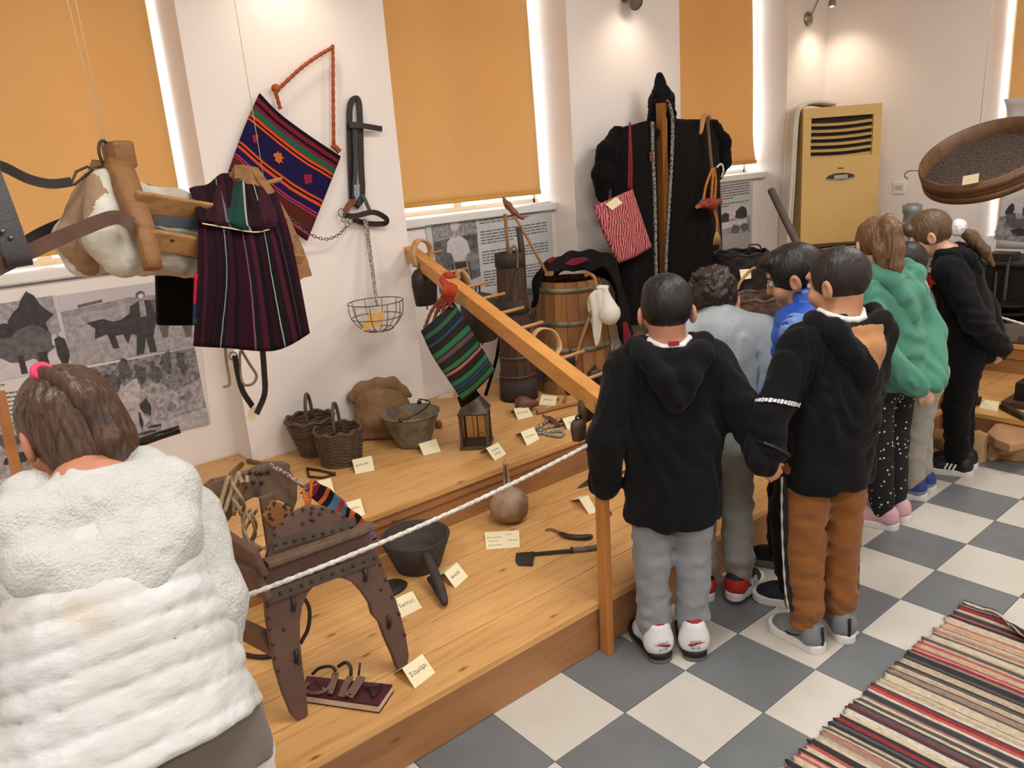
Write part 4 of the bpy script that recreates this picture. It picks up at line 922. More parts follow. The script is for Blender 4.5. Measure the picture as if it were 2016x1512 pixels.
# striped sash with fringe over the right side
m_sash = stripes('striped_sash', [(0, '#8a2442'), (.06, '#2a1420'), (.14, '#c4622a'), (.20, '#1b1a22'), (.28, '#4a7488'), (.34, '#a23a44'), (.40, '#4a7488'), (.46, '#1b1a22'), (.50, '#c4622a'), (.55, '#2a1420'), (.64, '#b34a22'), (.70, '#2a1420'), (.76, '#c4622a'), (.79, '#2a1420'), (.84, '#4a7488'), (.87, '#a23a44'), (.90, '#4a7488'), (.93, '#1b1a22'), (.95, '#c4622a'), (.97, '#35121c')], 'v', wob=.006)
kS = lambda x, y: (540 + x / 6.3, 880 + y / 6.3)
sa = thing('woven_belt', 'narrow multicoloured striped sash with fringe laid over the saddle tree', 'sash', dep(*kS(900, 900), 2.35))
D0 = depth(RP(1250, 400)); D1 = depth(FP(1000, 600, -.05)) + .02
SQ = lambda x, y, t_: dep(*kS(x, y), D0 + (D1 - D0) * t_)
rows = [[SQ(430, 600, .1), SQ(480, 560, .1), SQ(540, 440, .12)], [SQ(620, 760, .4), SQ(700, 660, .4), SQ(740, 560, .42)], [SQ(900, 960, .75), SQ(940, 860, .78), SQ(960, 780, .8)], [SQ(1040, 1050, .9), SQ(1130, 1000, .95), SQ(1180, 960, .97)], [SQ(1150, 1300, 1.1), SQ(1230, 1230, 1.1), SQ(1300, 1180, 1.1)]]
sheet('sash_cloth', surf(rows, 14, 60), .006, m_sash, sa, disp=lambda U, V: .004 * np.sin(V * 30))
q = random.Random(9); m_fr = [plain('fringe_pink', '#b9626a', .9), plain('fringe_cream', '#c9b29a', .9), plain('fringe_dark', '#3a2026', .9)]
for j in range(34):
    x0, y0 = 430 + q.uniform(0, 110), 600 - q.uniform(0, 170); x1, y1 = x0 - q.uniform(40, 130), y0 + q.uniform(-60, 60)
    MB().tube(catmull([SQ(x0, y0, .1), SQ((x0 + x1) / 2 + q.uniform(-15, 15), (y0 + y1) / 2 + q.uniform(-25, 25), .02), SQ(x1, y1 + q.uniform(0, 60), .02)], 8), .0022, 5).obj('fringe_thread', m_fr[j % 3], sa)
m_speck = plain('red_white_cord', '#3a2226', .9, .3, 130, .5, 200, c2='#b79b8e')
braid([RP(960, 200, .04), RP(1120, 290, .05), RP(1280, 400, .06), RP(1390, 470, .07)], .008, m_speck, sa, 40, 'twisted_cord')
ribbon([RP(1330, 480, .07), RP(1350, 600, .08), RP(1380, 700, .08), RP(1400, 560, .085), RP(1420, 350, .08)], .01, .004, RN, 26).obj('trim_loop', m_mot_o, sa)
# dark leopard-spotted pouch inside, and pencil-thin sticks on the rear arch
nb = NB('spotted_fur'); v = nb.coord('Object', (1, 1, 1)); vo = nb.n('ShaderNodeTexVoronoi'); vo.inputs['Scale'].default_value = 55; nb.l(v, vo.inputs['Vector']); nb.base(nb.ramp(vo.outputs['Distance'], [(.3, '#1a100c'), (.5, '#8a5a2a')])); nb.rough(.9); m_leo = nb.m
pq = [onp(*kR(x, y), RO - np.array([0, .12, 0]), (0, 1, 0)) for x, y in ((1060, 660), (1290, 760), (1190, 900), (1060, 1030), (940, 900), (920, 850))]
tag(MB().prism(pq, (0, 1, 0), .03).obj('spotted_pouch', m_leo, None, .006), 'small leopard-spotted pouch hanging inside the saddle tree', 'pouch')
# toothed iron fork lying on the upper step (behind the sash)
fk = thing('iron_tongs', 'dark iron tongs lying on the upper step below the wicker baskets', 'tongs', onz(630, 930, Z2))
MB().tube(catmull([onz(x, y, Z2 + .008) for x, y in ((604, 922), (630, 926), (655, 932))], 8), .0055, 6).obj('arm', m_iron, fk); MB().tube(catmull([onz(x, y, Z2 + .008) for x, y in ((608, 938), (635, 940), (655, 934))], 8), .005, 6).obj('arm', m_iron, fk)
MB().ball(onz(657, 933, Z2 + .01), .01, 8).obj('pivot', m_iron, fk); MB().tube([onz(604, 922, Z2 + .008), onz(606, 930, Z2 + .01), onz(608, 938, Z2 + .008)], .005, 6).obj('end_bar', m_iron, fk)
# poles on the upper step seen past the saddle
tag(MB().tube([onz(452, 936, Z2 + .012), onz(476, 913, Z2 + .012)], [.009, .011], 8).obj('short_stick', m_oldwood), 'short dark stick lying on the boards behind the saddle tree', 'stick')
tag(MB().tube([onz(488, 907, Z2 + .012), onz(515, 912, Z2 + .014), onz(540, 924, Z2 + .02)], [.011, .009, .006], 8).obj('short_stick', m_oldwood), 'dark club-ended stick lying near the pillar corner', 'stick')
tag(boxobj('maroon_book', onz(392, 985, Z1) - [.16, .05, 0], onz(392, 985, Z1) + [.10, .12, .10], m_maroon, None, .004), 'maroon box standing beyond the saddle tree', 'box')
# ================================================================== small exhibits around the churn
tag(MB().tube(catmull([onz(1057, 812, Z2 + .012), onz(1100, 802, Z2 + .012), onz(1155, 789, Z2 + .012)], 10), [.013, .012, .011, .0105, .010, .010, .009, .009, .008, .008], 10).obj('wooden_baton', m_barwood), 'plain wooden baton lying on the upper step', 'baton')
sp_ = thing('wooden_ladle', 'brown wooden ladle with a bulbous bowl and pale thin stick', 'ladle', onz(1020, 800, Z2))
MB().lathe([(.001, 0), (.03, .006), (.045, .03), (.046, .055), (.036, .08), (.02, .105), (.013, .13), (.001, .132)], 24, onz(1013, 797, Z2 + .045), axes(np.array([.82, -.57, -.03]))).obj('bowl', plain('red_brown_gourd', '#6b4232', .5, .1), sp_)
MB().tube([onz(1040, 795, Z2 + .03), onz(1075, 801, Z2 + .01)], .004, 6).obj('stick', m_pine2, sp_)
wk = thing('woven_sling', 'braided wool sling with leather cradle lying on the boards', 'sling', onz(1080, 845, Z2))
for pts in (((1057, 846), (1063, 838), (1075, 832), (1078, 822), (1070, 817)), ((1060, 850), (1075, 842), (1095, 838), (1110, 834)), ((1058, 854), (1075, 852), (1100, 848), (1110, 853), (1100, 859), (1075, 855)), ((1062, 842), (1066, 837))): braid([onz(x, y, Z2 + .009) for x, y in pts], .0075, m_cord if len(pts) != 5 else m_speck, wk, 34, 'braid')
ribbon([onz(x, y, Z2 + .014) for x, y in ((1078, 821), (1090, 829), (1098, 838))], .03, .006, (0, 0, 1), 10).obj('leather_cradle', m_leather, wk)
tag(MB().tube([onz(1104, 824, Z2 + .008), onz(1140, 816, Z2 + .008)], [.006, .005], 8).obj('short_stick', m_barwood), 'thin pointed stick lying behind the cattle bells', 'stick')
tag(MB().tube([onz(1111, 792, Z2 + .008), onz(1117, 772, Z2 + .01)], [.009, .006], 8).obj('wooden_peg', m_barwood), 'short wooden peg lying in front of the barrel', 'peg')
# ================================================================== name cards (bottom edge on the boards)
G_ = 'exhibit name cards'
tent(((693, 905.5), (731.5, 897), (737.5, 926), (700, 934)), Z2, .045, 'καλάθια', 'cream folded name card before the wicker baskets', .018)
tent(((824, 874), (858.5, 864), (868, 889), (834, 897)), Z2, .042, 'κουβάς', 'cream folded name card before the zinc bucket', .018)
tent(((620, 948), (651, 941), (659, 970), (628, 978)), Z2, .045, None, 'cream folded name card half hidden by the sash fringe below the iron tongs', .016)
tent(((676, 991), (709.7, 981.5), (719, 1013.7), (686, 1023)), Z2, .045, 'ζώνες', 'cream folded name card above the striped sash', .016)
tent(((957, 882.6), (980.4, 871), (997, 893.7), (974, 907.6)), Z2, .042, None, 'cream folded name card beside the tin lantern', lines=[('Λυχνάρι', .5, .34, .013), ('φανάρι', .5, .62, .013)])
tent(((1024.8, 851), (1050.7, 841), (1062, 864), (1037.8, 878)), Z2, .042, 'Σφενδόνη', 'cream folded name card before the woven sling', .013)
tent(((1011, 804.8), (1038.7, 799.6), (1049.8, 819.6), (1019.6, 827)), Z2, .04, 'Κουτάλα', 'cream folded name card before the wooden ladle', .014)
tent(((1066.5, 777), (1097, 779.8), (1093.7, 799), (1061, 796.5)), Z2, .04, 'Βουτίνα', 'cream folded name card before the tall churn and barrel', .014)
tent(((1107, 824), (1137.8, 816), (1148, 838), (1118, 847)), Z2, .04, 'κουδούνι', 'cream folded name card behind the two small hanging bells', .013)
tent(((946, 805), (958, 802), (969, 820), (957, 823)), Z2, .03, None, 'cream folded name card half hidden behind the tin lantern')
tent(((864, 757), (876, 753), (877, 770), (864, 772)), Z2, .045, None, 'tan folded card standing in the window recess', back=False)
tent(((868, 776), (895, 773), (890, 783), (862, 785)), Z2, .004, None, 'pale card lying flat in the window recess', back=False)
tent(((874.5, 1128.7), (899.6, 1107.4), (922, 1135), (896, 1158.4)), Z1, .04, 'Κακάβι', 'cream folded name card beside the scoop pot handle', .016)
tent(((954, 1047.8), (1022, 1044), (1023.5, 1077), (957, 1082)), Z1, .012, None, 'wide cream card with three handwritten lines before the gourd flask', back=False, lines=[('Κολοκύθα', .26, .34, .0125), ('νερού', .21, .55, .0125), ('κρεμαστή', .27, .78, .0125), ('1977', .68, .22, .0125), ('δωρεά', .78, .55, .0125)])
tent(((779, 1179), (811.7, 1163.4), (831, 1196.6), (790, 1217)), Z1, .04, 'Σκάλες', 'cream folded name card between the saddle foot and scoop pot', .018)
tent(((791.8, 1316), (831.5, 1287.6), (857, 1324), (816.7, 1356)), Z1, .045, 'Σαμάρι', 'cream folded name card at the right foot of the saddle tree', .02)
tent(((445.7, 1410.5), (504.7, 1410.5), (499.3, 1463.6), (438, 1463.6)), Z1, .05, None, 'cream folded name card behind the curry comb', lines=[('Ξύστρα', .47, .62, .022)])
tent(((1140, 982), (1158, 975), (1176, 1008), (1160, 1013)), Z1, .042, None, 'cream folded card seen edge-on beside the rope post')
tent(((737, 752.7), (766, 742.8), (777.6, 763), (750, 773)), Z2 + .235, .03, 'τσουβάλι', 'cream name card lying on top of the burlap sack', .013, back=False)
# ================================================================== printed panels in the window recesses
def gray(v, noise=.35, scale=40):
    n = 'print_grey_%d_%d_%d' % (int(v * 100), int(noise * 100), scale); c = (v * 1.0, v * .93, v * .97)
    return plain(n, c, .55, noise, scale)
YPO = YR - .006
def photo(parent, quad, Y, bg, shapes, name='photo_print', on=ony):
    Q = [on(x, y, Y) for x, y in quad]
    nrm = np.cross(Q[1] - Q[0], Q[3] - Q[0]); nrm /= np.linalg.norm(nrm); nrm = nrm if np.dot(nrm, CAM - Q[0]) > 0 else -nrm
    def uv(u, v): return (Q[0] * (1 - u) + Q[1] * u) * (1 - v) + (Q[3] * (1 - u) + Q[2] * u) * v
    b = MB(); mats = [bg]; b.prism([p + nrm * .0006 for p in Q], nrm, .001, 0)
    for i, (m, poly) in enumerate(shapes):
        if m not in mats: mats.append(m)
        b.prism([uv(*q) + nrm * (.0012 + .0003 * i) for q in poly], nrm, .0004, mats.index(m))
    return b.obj(name, mats, parent)
def blob(cx, cy, rx, ry, n=14, seed=0, rough=.25):
    q = random.Random(seed); return [(cx + rx * math.cos(a) * (1 + q.uniform(-rough, rough)), cy + ry * math.sin(a) * (1 + q.uniform(-rough, rough))) for a in [2 * math.pi * i / n for i in range(n)]]
def textblock(parent, quad, Y, rows, seed=1, on=ony, name='printed_text', fill=.96, para=()):
    Q = [on(x, y, Y) for x, y in quad]; q = random.Random(seed); b = MB()
    nrm = np.cross(Q[1] - Q[0], Q[3] - Q[0]); nrm /= np.linalg.norm(nrm); nrm = nrm if np.dot(nrm, CAM - Q[0]) > 0 else -nrm
    def uv(u, v): return (Q[0] * (1 - u) + Q[1] * u) * (1 - v) + (Q[3] * (1 - u) + Q[2] * u) * v + nrm * .0012
    for r_ in range(rows):
        if r_ in para: continue
        v0, v1 = (r_ + .3) / rows, (r_ + .68) / rows; u = 0; end = q.uniform(.35, .8) if (r_ + 1) in para or r_ == rows - 1 else fill
        while u < end:
            w = q.uniform(.03, .1); e = min(u + w, end); b.add([uv(u, v0), uv(e, v0), uv(e, v1), uv(u, v1)], [(0, 1, 2, 3)]); u = e + .014
    return tag(b.obj(name, plain('print_text_grey', '#6d6a66', .7, .1), parent), kind='stuff')
m_panel = plain('printed_panel_white', '#ddd9d6', .5, .02, 4)
# panel under the first window
pn = thing('exhibit_poster', 'printed panel of old village photographs under the window behind the pack saddle', 'poster', ony(220, 800, YPO))
MB().prism([ony(x, y, YPO) for x, y in ((-60, 606), (379, 545), (413, 834), (200, 884), (20, 945), (-20, 960))], (0, 1, 0), .004).obj('panel_board', m_panel, pn)
d, md, lt, vl = gray(.05), gray(.13), gray(.36), gray(.62, .1)
photo(pn, ((-60, 607), (109, 581), (139, 723), (-40, 757)), YPO - .004, vl, [(lt, [(0, 0), (.96, 0), (.98, .5), (.6, .55), (0, .5)]), (d, blob(.35, .45, .3, .2, 16, 1)), (d, blob(.66, .25, .22, .3, 16, 2)), (md, blob(.55, .6, .34, .22, 18, 3)), (md, [(.75, .55), (.88, .68), (.78, .75), (.7, .95), (.6, .72)]), (d, [(.44, .72), (.5, .72), (.52, .97), (.45, .97)]), (d, [(.66, .72), (.76, .72), (.78, .97), (.7, .97)]), (d, [(.88, .58), (.94, .55), (1.0, .6), (1.02, .82), (.98, .95), (.92, .95), (.88, .8)]), (lt, blob(.93, .53, .02, .025, 8, 4))])
photo(pn, ((113.5, 582.6), (377, 545), (381, 682), (142.6, 723.7)), YPO - .004, gray(.30, .3, 30), [(gray(.55, .06, 5), [(0, 0), (1, 0), (1, .2), (.5, .16), (0, .22)]), (lt, [(0, .3), (1, .22), (1, 1), (0, 1)]), (md, [(.12, .16), (.3, .13), (.3, .17), (.12, .2)]),
    (d, [(.16, .42), (.28, .40), (.36, .46), (.46, .44), (.5, .62), (.45, .80), (.42, .66), (.36, .66), (.38, .84), (.33, .84), (.3, .62), (.2, .66), (.22, .52)]),
    (d, [(.42, .45), (.52, .35), (.58, .6), (.52, .7), (.44, .62)]), (md, [(.62, .25), (.85, .2), (1.0, .3), (1.0, .55), (.98, .85), (.93, .85), (.9, .6), (.8, .6), (.78, .8), (.74, .8), (.7, .55)]),
    (d, [(.5, .28), (.58, .22), (.66, .24), (.7, .5), (.66, .75), (.68, .98), (.62, .98), (.6, .75), (.57, .98), (.51, .98), (.53, .62), (.48, .45)]), (lt, [(.57, .23), (.61, .23), (.62, .45), (.57, .46)]), (md, blob(.585, .145, .035, .055, 12, 5, .05)), (vl, blob(.587, .165, .022, .035, 10, 6, .05))])
photo(pn, ((123.7, 734), (382.7, 683.6), (411.8, 832.9), (160, 889)), YPO - .004, gray(.36, .55, 45), [(gray(.22, .6, 60), [(0, 0), (1, 0), (1, .4), (.78, .5), (.62, .3), (.5, .42), (.3, .3), (0, .5)])] + [(gray(.1, .6, 60), blob(.1 + .11 * i, .12 + .05 * (i % 3), .05, .12, 12, 60 + i, .5)) for i in range(8)] + [(gray(.5, .3, 50), blob(.42, .45, .1, .2, 14, 71, .4)), (gray(.48, .3, 50), blob(.44, .72, .09, .16, 14, 72, .4)), (d, blob(.53, .62, .035, .11, 12, 10, .4)), (d, blob(.47, .78, .015, .1, 10, 12, .4)), (d, blob(.57, .88, .06, .015, 10, 13, .3)), (d, blob(.50, .94, .08, .015, 10, 14, .3)), (gray(.2, .5, 40), blob(.72, .68, .03, .05, 10, 15, .4)), (gray(.22, .5, 40), blob(.86, .6, .05, .03, 10, 16, .4)), (gray(.45, .3, 40), [(.62, .85), (1, .78), (1, 1), (.6, 1)])])
textblock(pn, ((-60, 760), (84, 745), (98, 822), (-40, 850)), YPO - .003, 10, 3, para=(1,))
photo(pn, ((-50, 850), (60, 832), (130, 900), (-20, 950)), YPO - .004, gray(.4, .4, 40), [(md, blob(.45, .3, .2, .15, 12, 11)), (d, blob(.5, .7, .3, .1, 12, 12))])
# panel under the second window
pn = thing('exhibit_poster', 'printed panel with shepherd photograph and text behind the bell rack', 'poster', ony(960, 650, YPO))
MB().prism([ony(x, y, YPO) for x, y in ((835, 436), (1084, 396), (1092, 560), (1080, 640), (900, 668), (868, 620))], (0, 1, 0), .004).obj('panel_board', plain('panel_grey_white', '#c9cbca', .5, .02), pn)
photo(pn, ((847.5, 432), (935.8, 421), (948, 566), (866, 578)), YPO - .004, gray(.13, .6, 45), [(gray(.3, .6, 60), [(0, 0), (1, 0), (1, .25), (0, .3)]), (gray(.22, .5, 30), [(.55, .45), (1, .5), (1, .75), (.6, .7)]), (vl, [(.3, .32), (.42, .26), (.6, .26), (.75, .34), (.8, .5), (.72, .52), (.68, .6), (.42, .6), (.36, .48), (.26, .46)]), (lt, blob(.49, .2, .055, .085, 12, 1, .05)), (vl, blob(.5, .12, .1, .07, 12, 2, .1)), (d, [(.35, .62), (.75, .62), (.8, .9), (.3, .95)]), (lt, [(.38, .6), (.4, .6), (.45, .9), (.43, .9)]), (lt, [(.66, .55), (.69, .55), (.78, .95), (.75, .95)]), (gray(.5, .2, 50), [(.7, .88), (1, .84), (1, 1), (.72, 1)])])
textblock(pn, ((942, 420), (1078, 400), (1088, 545), (955, 566)), YPO - .003, 26, 7, para=(4, 5, 11, 12, 18, 19))
photo(pn, ((925, 588), (1085, 560), (1082, 630), (905, 662)), YPO - .004, gray(.2, .6, 60), [(vl, blob(.2, .5, .12, .3, 12, 21)), (d, [(.5, .1), (.6, .1), (.6, .9), (.5, .9)]), (lt, blob(.72, .5, .1, .3, 12, 22)), (d, blob(.9, .4, .08, .3, 10, 23))])
# panel under the third window
pn = thing('exhibit_poster', 'printed panel with text above a field photograph beside the cloak', 'poster', ony(1450, 470, YPO))
MB().prism([ony(x, y, YPO) for x, y in ((1380, 362), (1482, 346), (1480, 500), (1380, 510))], (0, 1, 0), .004).obj('panel_board', plain('panel_grey_white2', '#c2c4c4', .5, .02), pn)
textblock(pn, ((1400, 368), (1478, 356), (1478, 402), (1400, 412)), YPO - .003, 9, 12, para=(6,))
photo(pn, ((1395, 420), (1478, 406), (1477, 488), (1395, 496)), YPO - .004, gray(.33, .4, 40), [(vl, [(0, 0), (1, 0), (1, .2), (0, .25)]), (d, blob(.36, .2, .14, .16, 12, 31)), (d, blob(.78, .12, .16, .14, 12, 32)), (vl, [(.1, .3), (.9, .28), (.9, .38), (.1, .5)]), (md, blob(.62, .5, .1, .12, 10, 33)), (md, blob(.85, .48, .1, .1, 10, 34)), (gray(.4, .15, 30), [(0, .7), (.4, .6), (1, .62), (1, 1), (0, 1)])])
# poster in front of the end-wall blind
XP = XE + .20
pn = thing('photo_poster', 'tall curled poster with cotton-picking photograph in front of the end blind', 'poster', onx(2005, 490, XP))
pz0, pz1 = onx(1990, 490, XP)[2], onx(1990, 195, XP)[2]; py0 = onx(1962, 470, XP)[1]
G = np.array([[(XP - .10 * max(0, (t_ - .86) / .14) ** 2, py0 - .02 * 0 - .62 * u_, pz0 + (pz1 - pz0) * t_) for u_ in np.linspace(0, 1, 10)] for t_ in np.linspace(1, 0, 24)])
sheet('paper', G, .0015, plain('poster_paper', '#d9d6d2', .5, .02), pn)
photo(pn, ((1975, 395), (2075, 372), (2060, 480), (1957, 470)), XP - .004, gray(.3, .6, 22), [(vl, [(0, 0), (1, 0), (1, .35), (0, .42)]), (d, blob(.2, .28, .09, .16, 12, 41, .2)), (md, blob(.24, .5, .12, .16, 12, 42)), (d, blob(.55, .3, .1, .2, 12, 43)), (md, blob(.45, .6, .25, .12, 14, 44)), (lt, blob(.2, .82, .2, .1, 14, 45)), (d, blob(.6, .8, .25, .1, 14, 46))], on=onx)
# ================================================================== peg beam (bell rack), bells
m_beam = m_pine2
BA, BB = ony(806, 497, YP - .02), np.array([1.79, 1.735, .885])
BA = np.array([BA[0] + .012, YP - .004, BA[2]])
rk = thing('bell_rack', 'sloping planed pine beam with round pegs carrying the cattle bells', 'rack', BB)
MB().beam(BA, BB, .058, .066).obj('beam', m_beam, rk, .002)
bdir = (BB - BA) / np.linalg.norm(BB - BA)
def beam_at(px):
    best = min(np.linspace(0, 1, 400), key=lambda t_: abs(np.dot(BA + (BB - BA) * t_ - CAM, _r) / np.dot(BA + (BB - BA) * t_ - CAM, _f) * FPX + 1008 - px)); return BA + (BB - BA) * best
m_dowel = wood('dowel_wood', '#b98456', '#94633c', .5, (1.5, 12, 12), 3, False)
for x0, x1 in ((822, 855), (868, 902), (905, 945), (935, 978), (972, 1014), (1010, 1050), (1088, 1132), (1140, 1168)):
    a = beam_at(x0); D_ = depth(a); L = .10 + (x1 - x0) * D_ / FPX * .75; MB().tube([a + [-.02, 0, .012], a + [L, 0, .018]], .0075, 8).obj('peg', m_dowel, rk)
m_bell = metal('dark_cowbell_iron', '#3c3230', .5, .2, 10, .25, metallic=.6); m_bell2 = metal('rusty_cowbell', '#5c4a3c', .65, .2, 10, .3, metallic=.5)
m_collar = wood('bent_wood_collar', '#c39c6c', '#9d7748', .5, (6, 6, 6), 3, False)
def bell(label, px, py, wpx, hpx, D, m, yaw=0., collar=None, grp='cattle bells on the peg beam', cz=1.):
    c = dep(px, py, D); k = D / FPX; w, h = wpx * k / 2, hpx * k; t_ = thing('cattle_bell', label, 'bell', c - [0, 0, h / 2], yaw, grp)
    b = MB(); B = c - np.array([0, 0, h / 2]); R_ = rotz(yaw)
    b.lathe([(w * .82, 0), (w * .84, .002), (w * 1.0, h * .55), (w * .95, h * .8), (w * .72, h * .93), (w * .3, h * .99), (.001, h)], 22, B, R_, cap=(False, False), squash=.72)
    b.lathe([(.001, h * .97), (w * .28, h * .96), (w * .68, h * .9), (w * .95, h * .55), (w * .8, 0)], 22, B, R_, cap=(False, False), squash=.72); b.obj('bell_body', m, t_)
    MB().tube([B + [0, 0, h * .9], B + [0, 0, h * .1], B + [.002, 0, -h * .14]], .0035, 6).obj('clapper', m_iron, t_)
    MB().tube(catmull([B + R_ @ np.array([-w * .3, 0, h * .98]), B + R_ @ np.array([-w * .25, 0, h * 1.14]), B + R_ @ np.array([w * .25, 0, h * 1.14]), B + R_ @ np.array([w * .3, 0, h * .98])], 14), .0045, 6).obj('hanger', m_iron, t_)
    return t_, B, h, w
t_, B, h, w = bell('big black cowbell on a bent wood collar at the wall end of the peg beam', 836, 563, 58, 74, 4.05, m_bell, .2)
MB().tube(catmull([ony(818, 525, B[1]), ony(812, 500, B[1]), ony(822, 474, B[1]), ony(842, 478, B[1]), ony(848, 500, B[1]), ony(838, 527, B[1])], 30), 1, 8, flat=(.016, .045), up=(0, 1, 0)).obj('wooden_collar', m_collar, t_)
t_, B, h, w = bell('largest brown cowbell behind the green striped bag', 945, 622, 104, 92, 3.9, m_bell, .7)
MB().tube(catmull([dep(900, 596, 3.8), dep(897, 556, 3.74), dep(908, 536, 3.72), dep(921, 556, 3.72), dep(922, 600, 3.78)], 24), 1, 8, flat=(.012, .05), up=(0, 1, 0)).obj('wooden_collar', m_collar, t_)
t_, B, h, w = bell('small black cowbell hanging in front of the barrel foot', 1069, 729, 36, 42, 3.2, m_bell, .3)
MB().tube(catmull([dep(1052, 705, 3.2), dep(1046, 672, 3.2), dep(1062, 648, 3.2), dep(1088, 652, 3.22), dep(1102, 680, 3.22), dep(1094, 700, 3.2)], 26), 1, 8, flat=(.008, .028), up=(0, 1, 0)).obj('wooden_collar', m_collar, t_)
bell('flat black cowbell hanging low before the barrel', 1124, 757, 40, 34, 3.1, m_bell, .5)
bell('black iron bell on the peg beam beside the cane tip', 1124, 711, 26, 36, 3.1, m_bell, .9)
bell('dark bell just behind the boy at the near end of the beam', 1170, 742, 34, 34, 2.9, m_bell, .2)
t_, B, h, w = bell('rusty brown cowbell, upper of two on a leather strap', 1151, 806, 38, 44, 2.72, m_bell2, .6)
t_, B, h, w = bell('rusty brown cowbell, lower of two on a leather strap', 1139, 845, 38, 42, 2.70, m_bell2, .1)
ribbon([B + [.03, 0, h * 1.08], B + [.055, -.01, h * 1.02], B + [.075, -.01, h * .8]], .03, .006, (0, -1, .3), 10).obj('leather_strap', m_leather_b, t_)
ribbon([dep(1172, 772, 2.66), dep(1182, 800, 2.62), dep(1188, 832, 2.6)], .035, .012, (-.5, -.8, 0), 10).obj('leather_strap', m_leather, rk)
# small spiked wooden bowl by the boy
wicker('wicker_basket', 'light bent-twig basket just behind the black hooded boy', onz(1222, 772, Z2), .07, .095, .13, 12, (.08, .4, .07), m=plain('pale_wicker', '#8a6a4c', .7, .3, 30, .4, 60))
# ================================================================== green striped bag on the beam
gD = 3.55; gC = dep(902, 690, gD); gN = -np.array([ray(902, 690)[0], ray(902, 690)[1], 0]); gN /= np.linalg.norm(gN)
GQ = lambda x, y, off=0.: onp(x, y, gC, gN) + gN * off
gb = thing('striped_tote', 'green and dark red striped woven bag tied on the peg beam', 'bag', GQ(911, 790))
stp = [(0, '#1f3030'), (.05, '#4a1e22'), (.07, '#2f6a4c'), (.12, '#4a1e22'), (.14, '#25323a'), (.2, '#33506a'), (.24, '#43201f'), (.27, '#23332e'), (.31, '#4a1e22'), (.335, '#2f7a52'), (.40, '#4a1e22'), (.42, '#5c5454'), (.47, '#43201f'), (.49, '#25332c'), (.54, '#4a1e22'), (.555, '#2f7a52'), (.60, '#4a1e22'), (.62, '#a87862'), (.65, '#4a1e22'), (.68, '#22332c'), (.72, '#4a1e22'), (.735, '#2f7a52'), (.79, '#4a1e22'), (.805, '#2f4f70'), (.84, '#43201f'), (.855, '#1f5040'), (.89, '#4a1e22'), (.91, '#2f7a52'), (.965, '#4a1e22')]
m_tote = stripes('green_red_stripes', stp, 'v', wob=.006)
rows = [[GQ(829, 650, .02), GQ(855, 628, .03), GQ(893, 594)], [GQ(850, 698), GQ(880, 672), GQ(921, 638)], [GQ(880, 744), GQ(914, 720), GQ(950, 686)], [GQ(911, 790), GQ(944, 762), GQ(975, 730)]]
sheet('tote_body', surf(rows, 24, 44), .012, m_tote, gb, puff=.028)
m_redbr = plain('rust_red_braid', '#a8391c', .9, .25, 60, .8, 220); m_redbr2 = plain('dark_red_braid', '#7c3a30', .9, .25, 60, .8, 220)
tp = beam_at(886)
for j in range(5):
    a = tp + bdir * (.012 * (j - 2)); x_ = 876 + 5 * j
    braid([GQ(862 + 8 * j, 612 - 6 * j, .02), GQ(868 + 5 * j, 590, .03), GQ(x_, 562, .045), a + [-.04, -.0, .02], a + [0, 0, .044], a + [.04, .01, .02], a + [.03, .01, -.03]], .009, m_redbr, gb, 40)
for j in range(4): braid([GQ(836 + 18 * j, 645 - 14 * j, .02), GQ(850 + 12 * j, 610 - 4 * j, .03), GQ(872 + 5 * j, 580, .04)], .0075, m_redbr2, gb, 20)
tag(ribbon([GQ(905, 792, -.0), GQ(925, 785, -.04), GQ(940, 775, -.05)], .05, .012, gN, 8).obj('black_scarf', m_black), 'black cloth scrap behind the lantern top', 'cloth')
# ================================================================== butter churn
def zpix(P, y):
    """height at which the vertical line through P meets pixel row y"""
    P = np.asarray(P, float); k = (756 - y) / FPX; A = _u - k * _f; d = np.array([P[0], P[1], 0]) - CAM; return -(A[0] * d[0] + A[1] * d[1] + A[2] * d[2]) / A[2]
m_stave = wood('churn_stave', '#4d3527', '#34241b', .65, (14, 14, 1.5), 2.5, False, .3); m_stave2 = wood('churn_foot_stave', '#3a302b', '#26201d', .75, (20, 20, 1.5), 2.5, False, .4)
fr = onz(1023, 790, Z2); tow = np.array([fr[0], fr[1], 0]) / np.linalg.norm(fr[:2]); cc = fr + tow * .075 * np.array([1, 1, 0]); k = mpp(cc); rb_ = 36 * k; rt_ = 25 * k
hz_ = zpix(cc, 497) - Z2
cn = thing('butter_churn', 'tall tapered dark wooden butter churn with iron hoops', 'churn', cc); n_ = 14
def rad(z): return rb_ + (rt_ - rb_) * (z / hz_)
for i in range(n_):
    a0, a1 = 2 * math.pi * (i + .03) / n_, 2 * math.pi * (i + .97) / n_; b = MB(); vs = []
    for z in (0, hz_):
        for a in (a0, a1):
            for rr_ in (rad(z), rad(z) - .014): vs.append(cc + [rr_ * math.cos(a), rr_ * math.sin(a), z])
    b.add(vs, [(0, 2, 6, 4), (1, 5, 7, 3), (0, 4, 5, 1), (2, 3, 7, 6), (0, 1, 3, 2), (4, 6, 7, 5)], 0, False); b.obj('stave', m_stave, cn)
for z0, z1, m in ((.0, .12, m_stave2), (.245, .262, m_band), (.50, .575, m_stave2), (hz_ - .075, hz_ - .002, m_stave2), (.14, .15, m_band)):
    MB().lathe([(rad(z0) + .001, z0), (rad(z0) + .006, z0 + .001), (rad(z1) + .006, z1 - .001), (rad(z1) + .001, z1)], 32, cc, cap=(False, False)).obj('hoop', m, cn)
MB().lathe([(rb_ - .014, .02), (.001, .02)], 24, cc, cap=(False, False)).obj('bottom', m_stave2, cn)
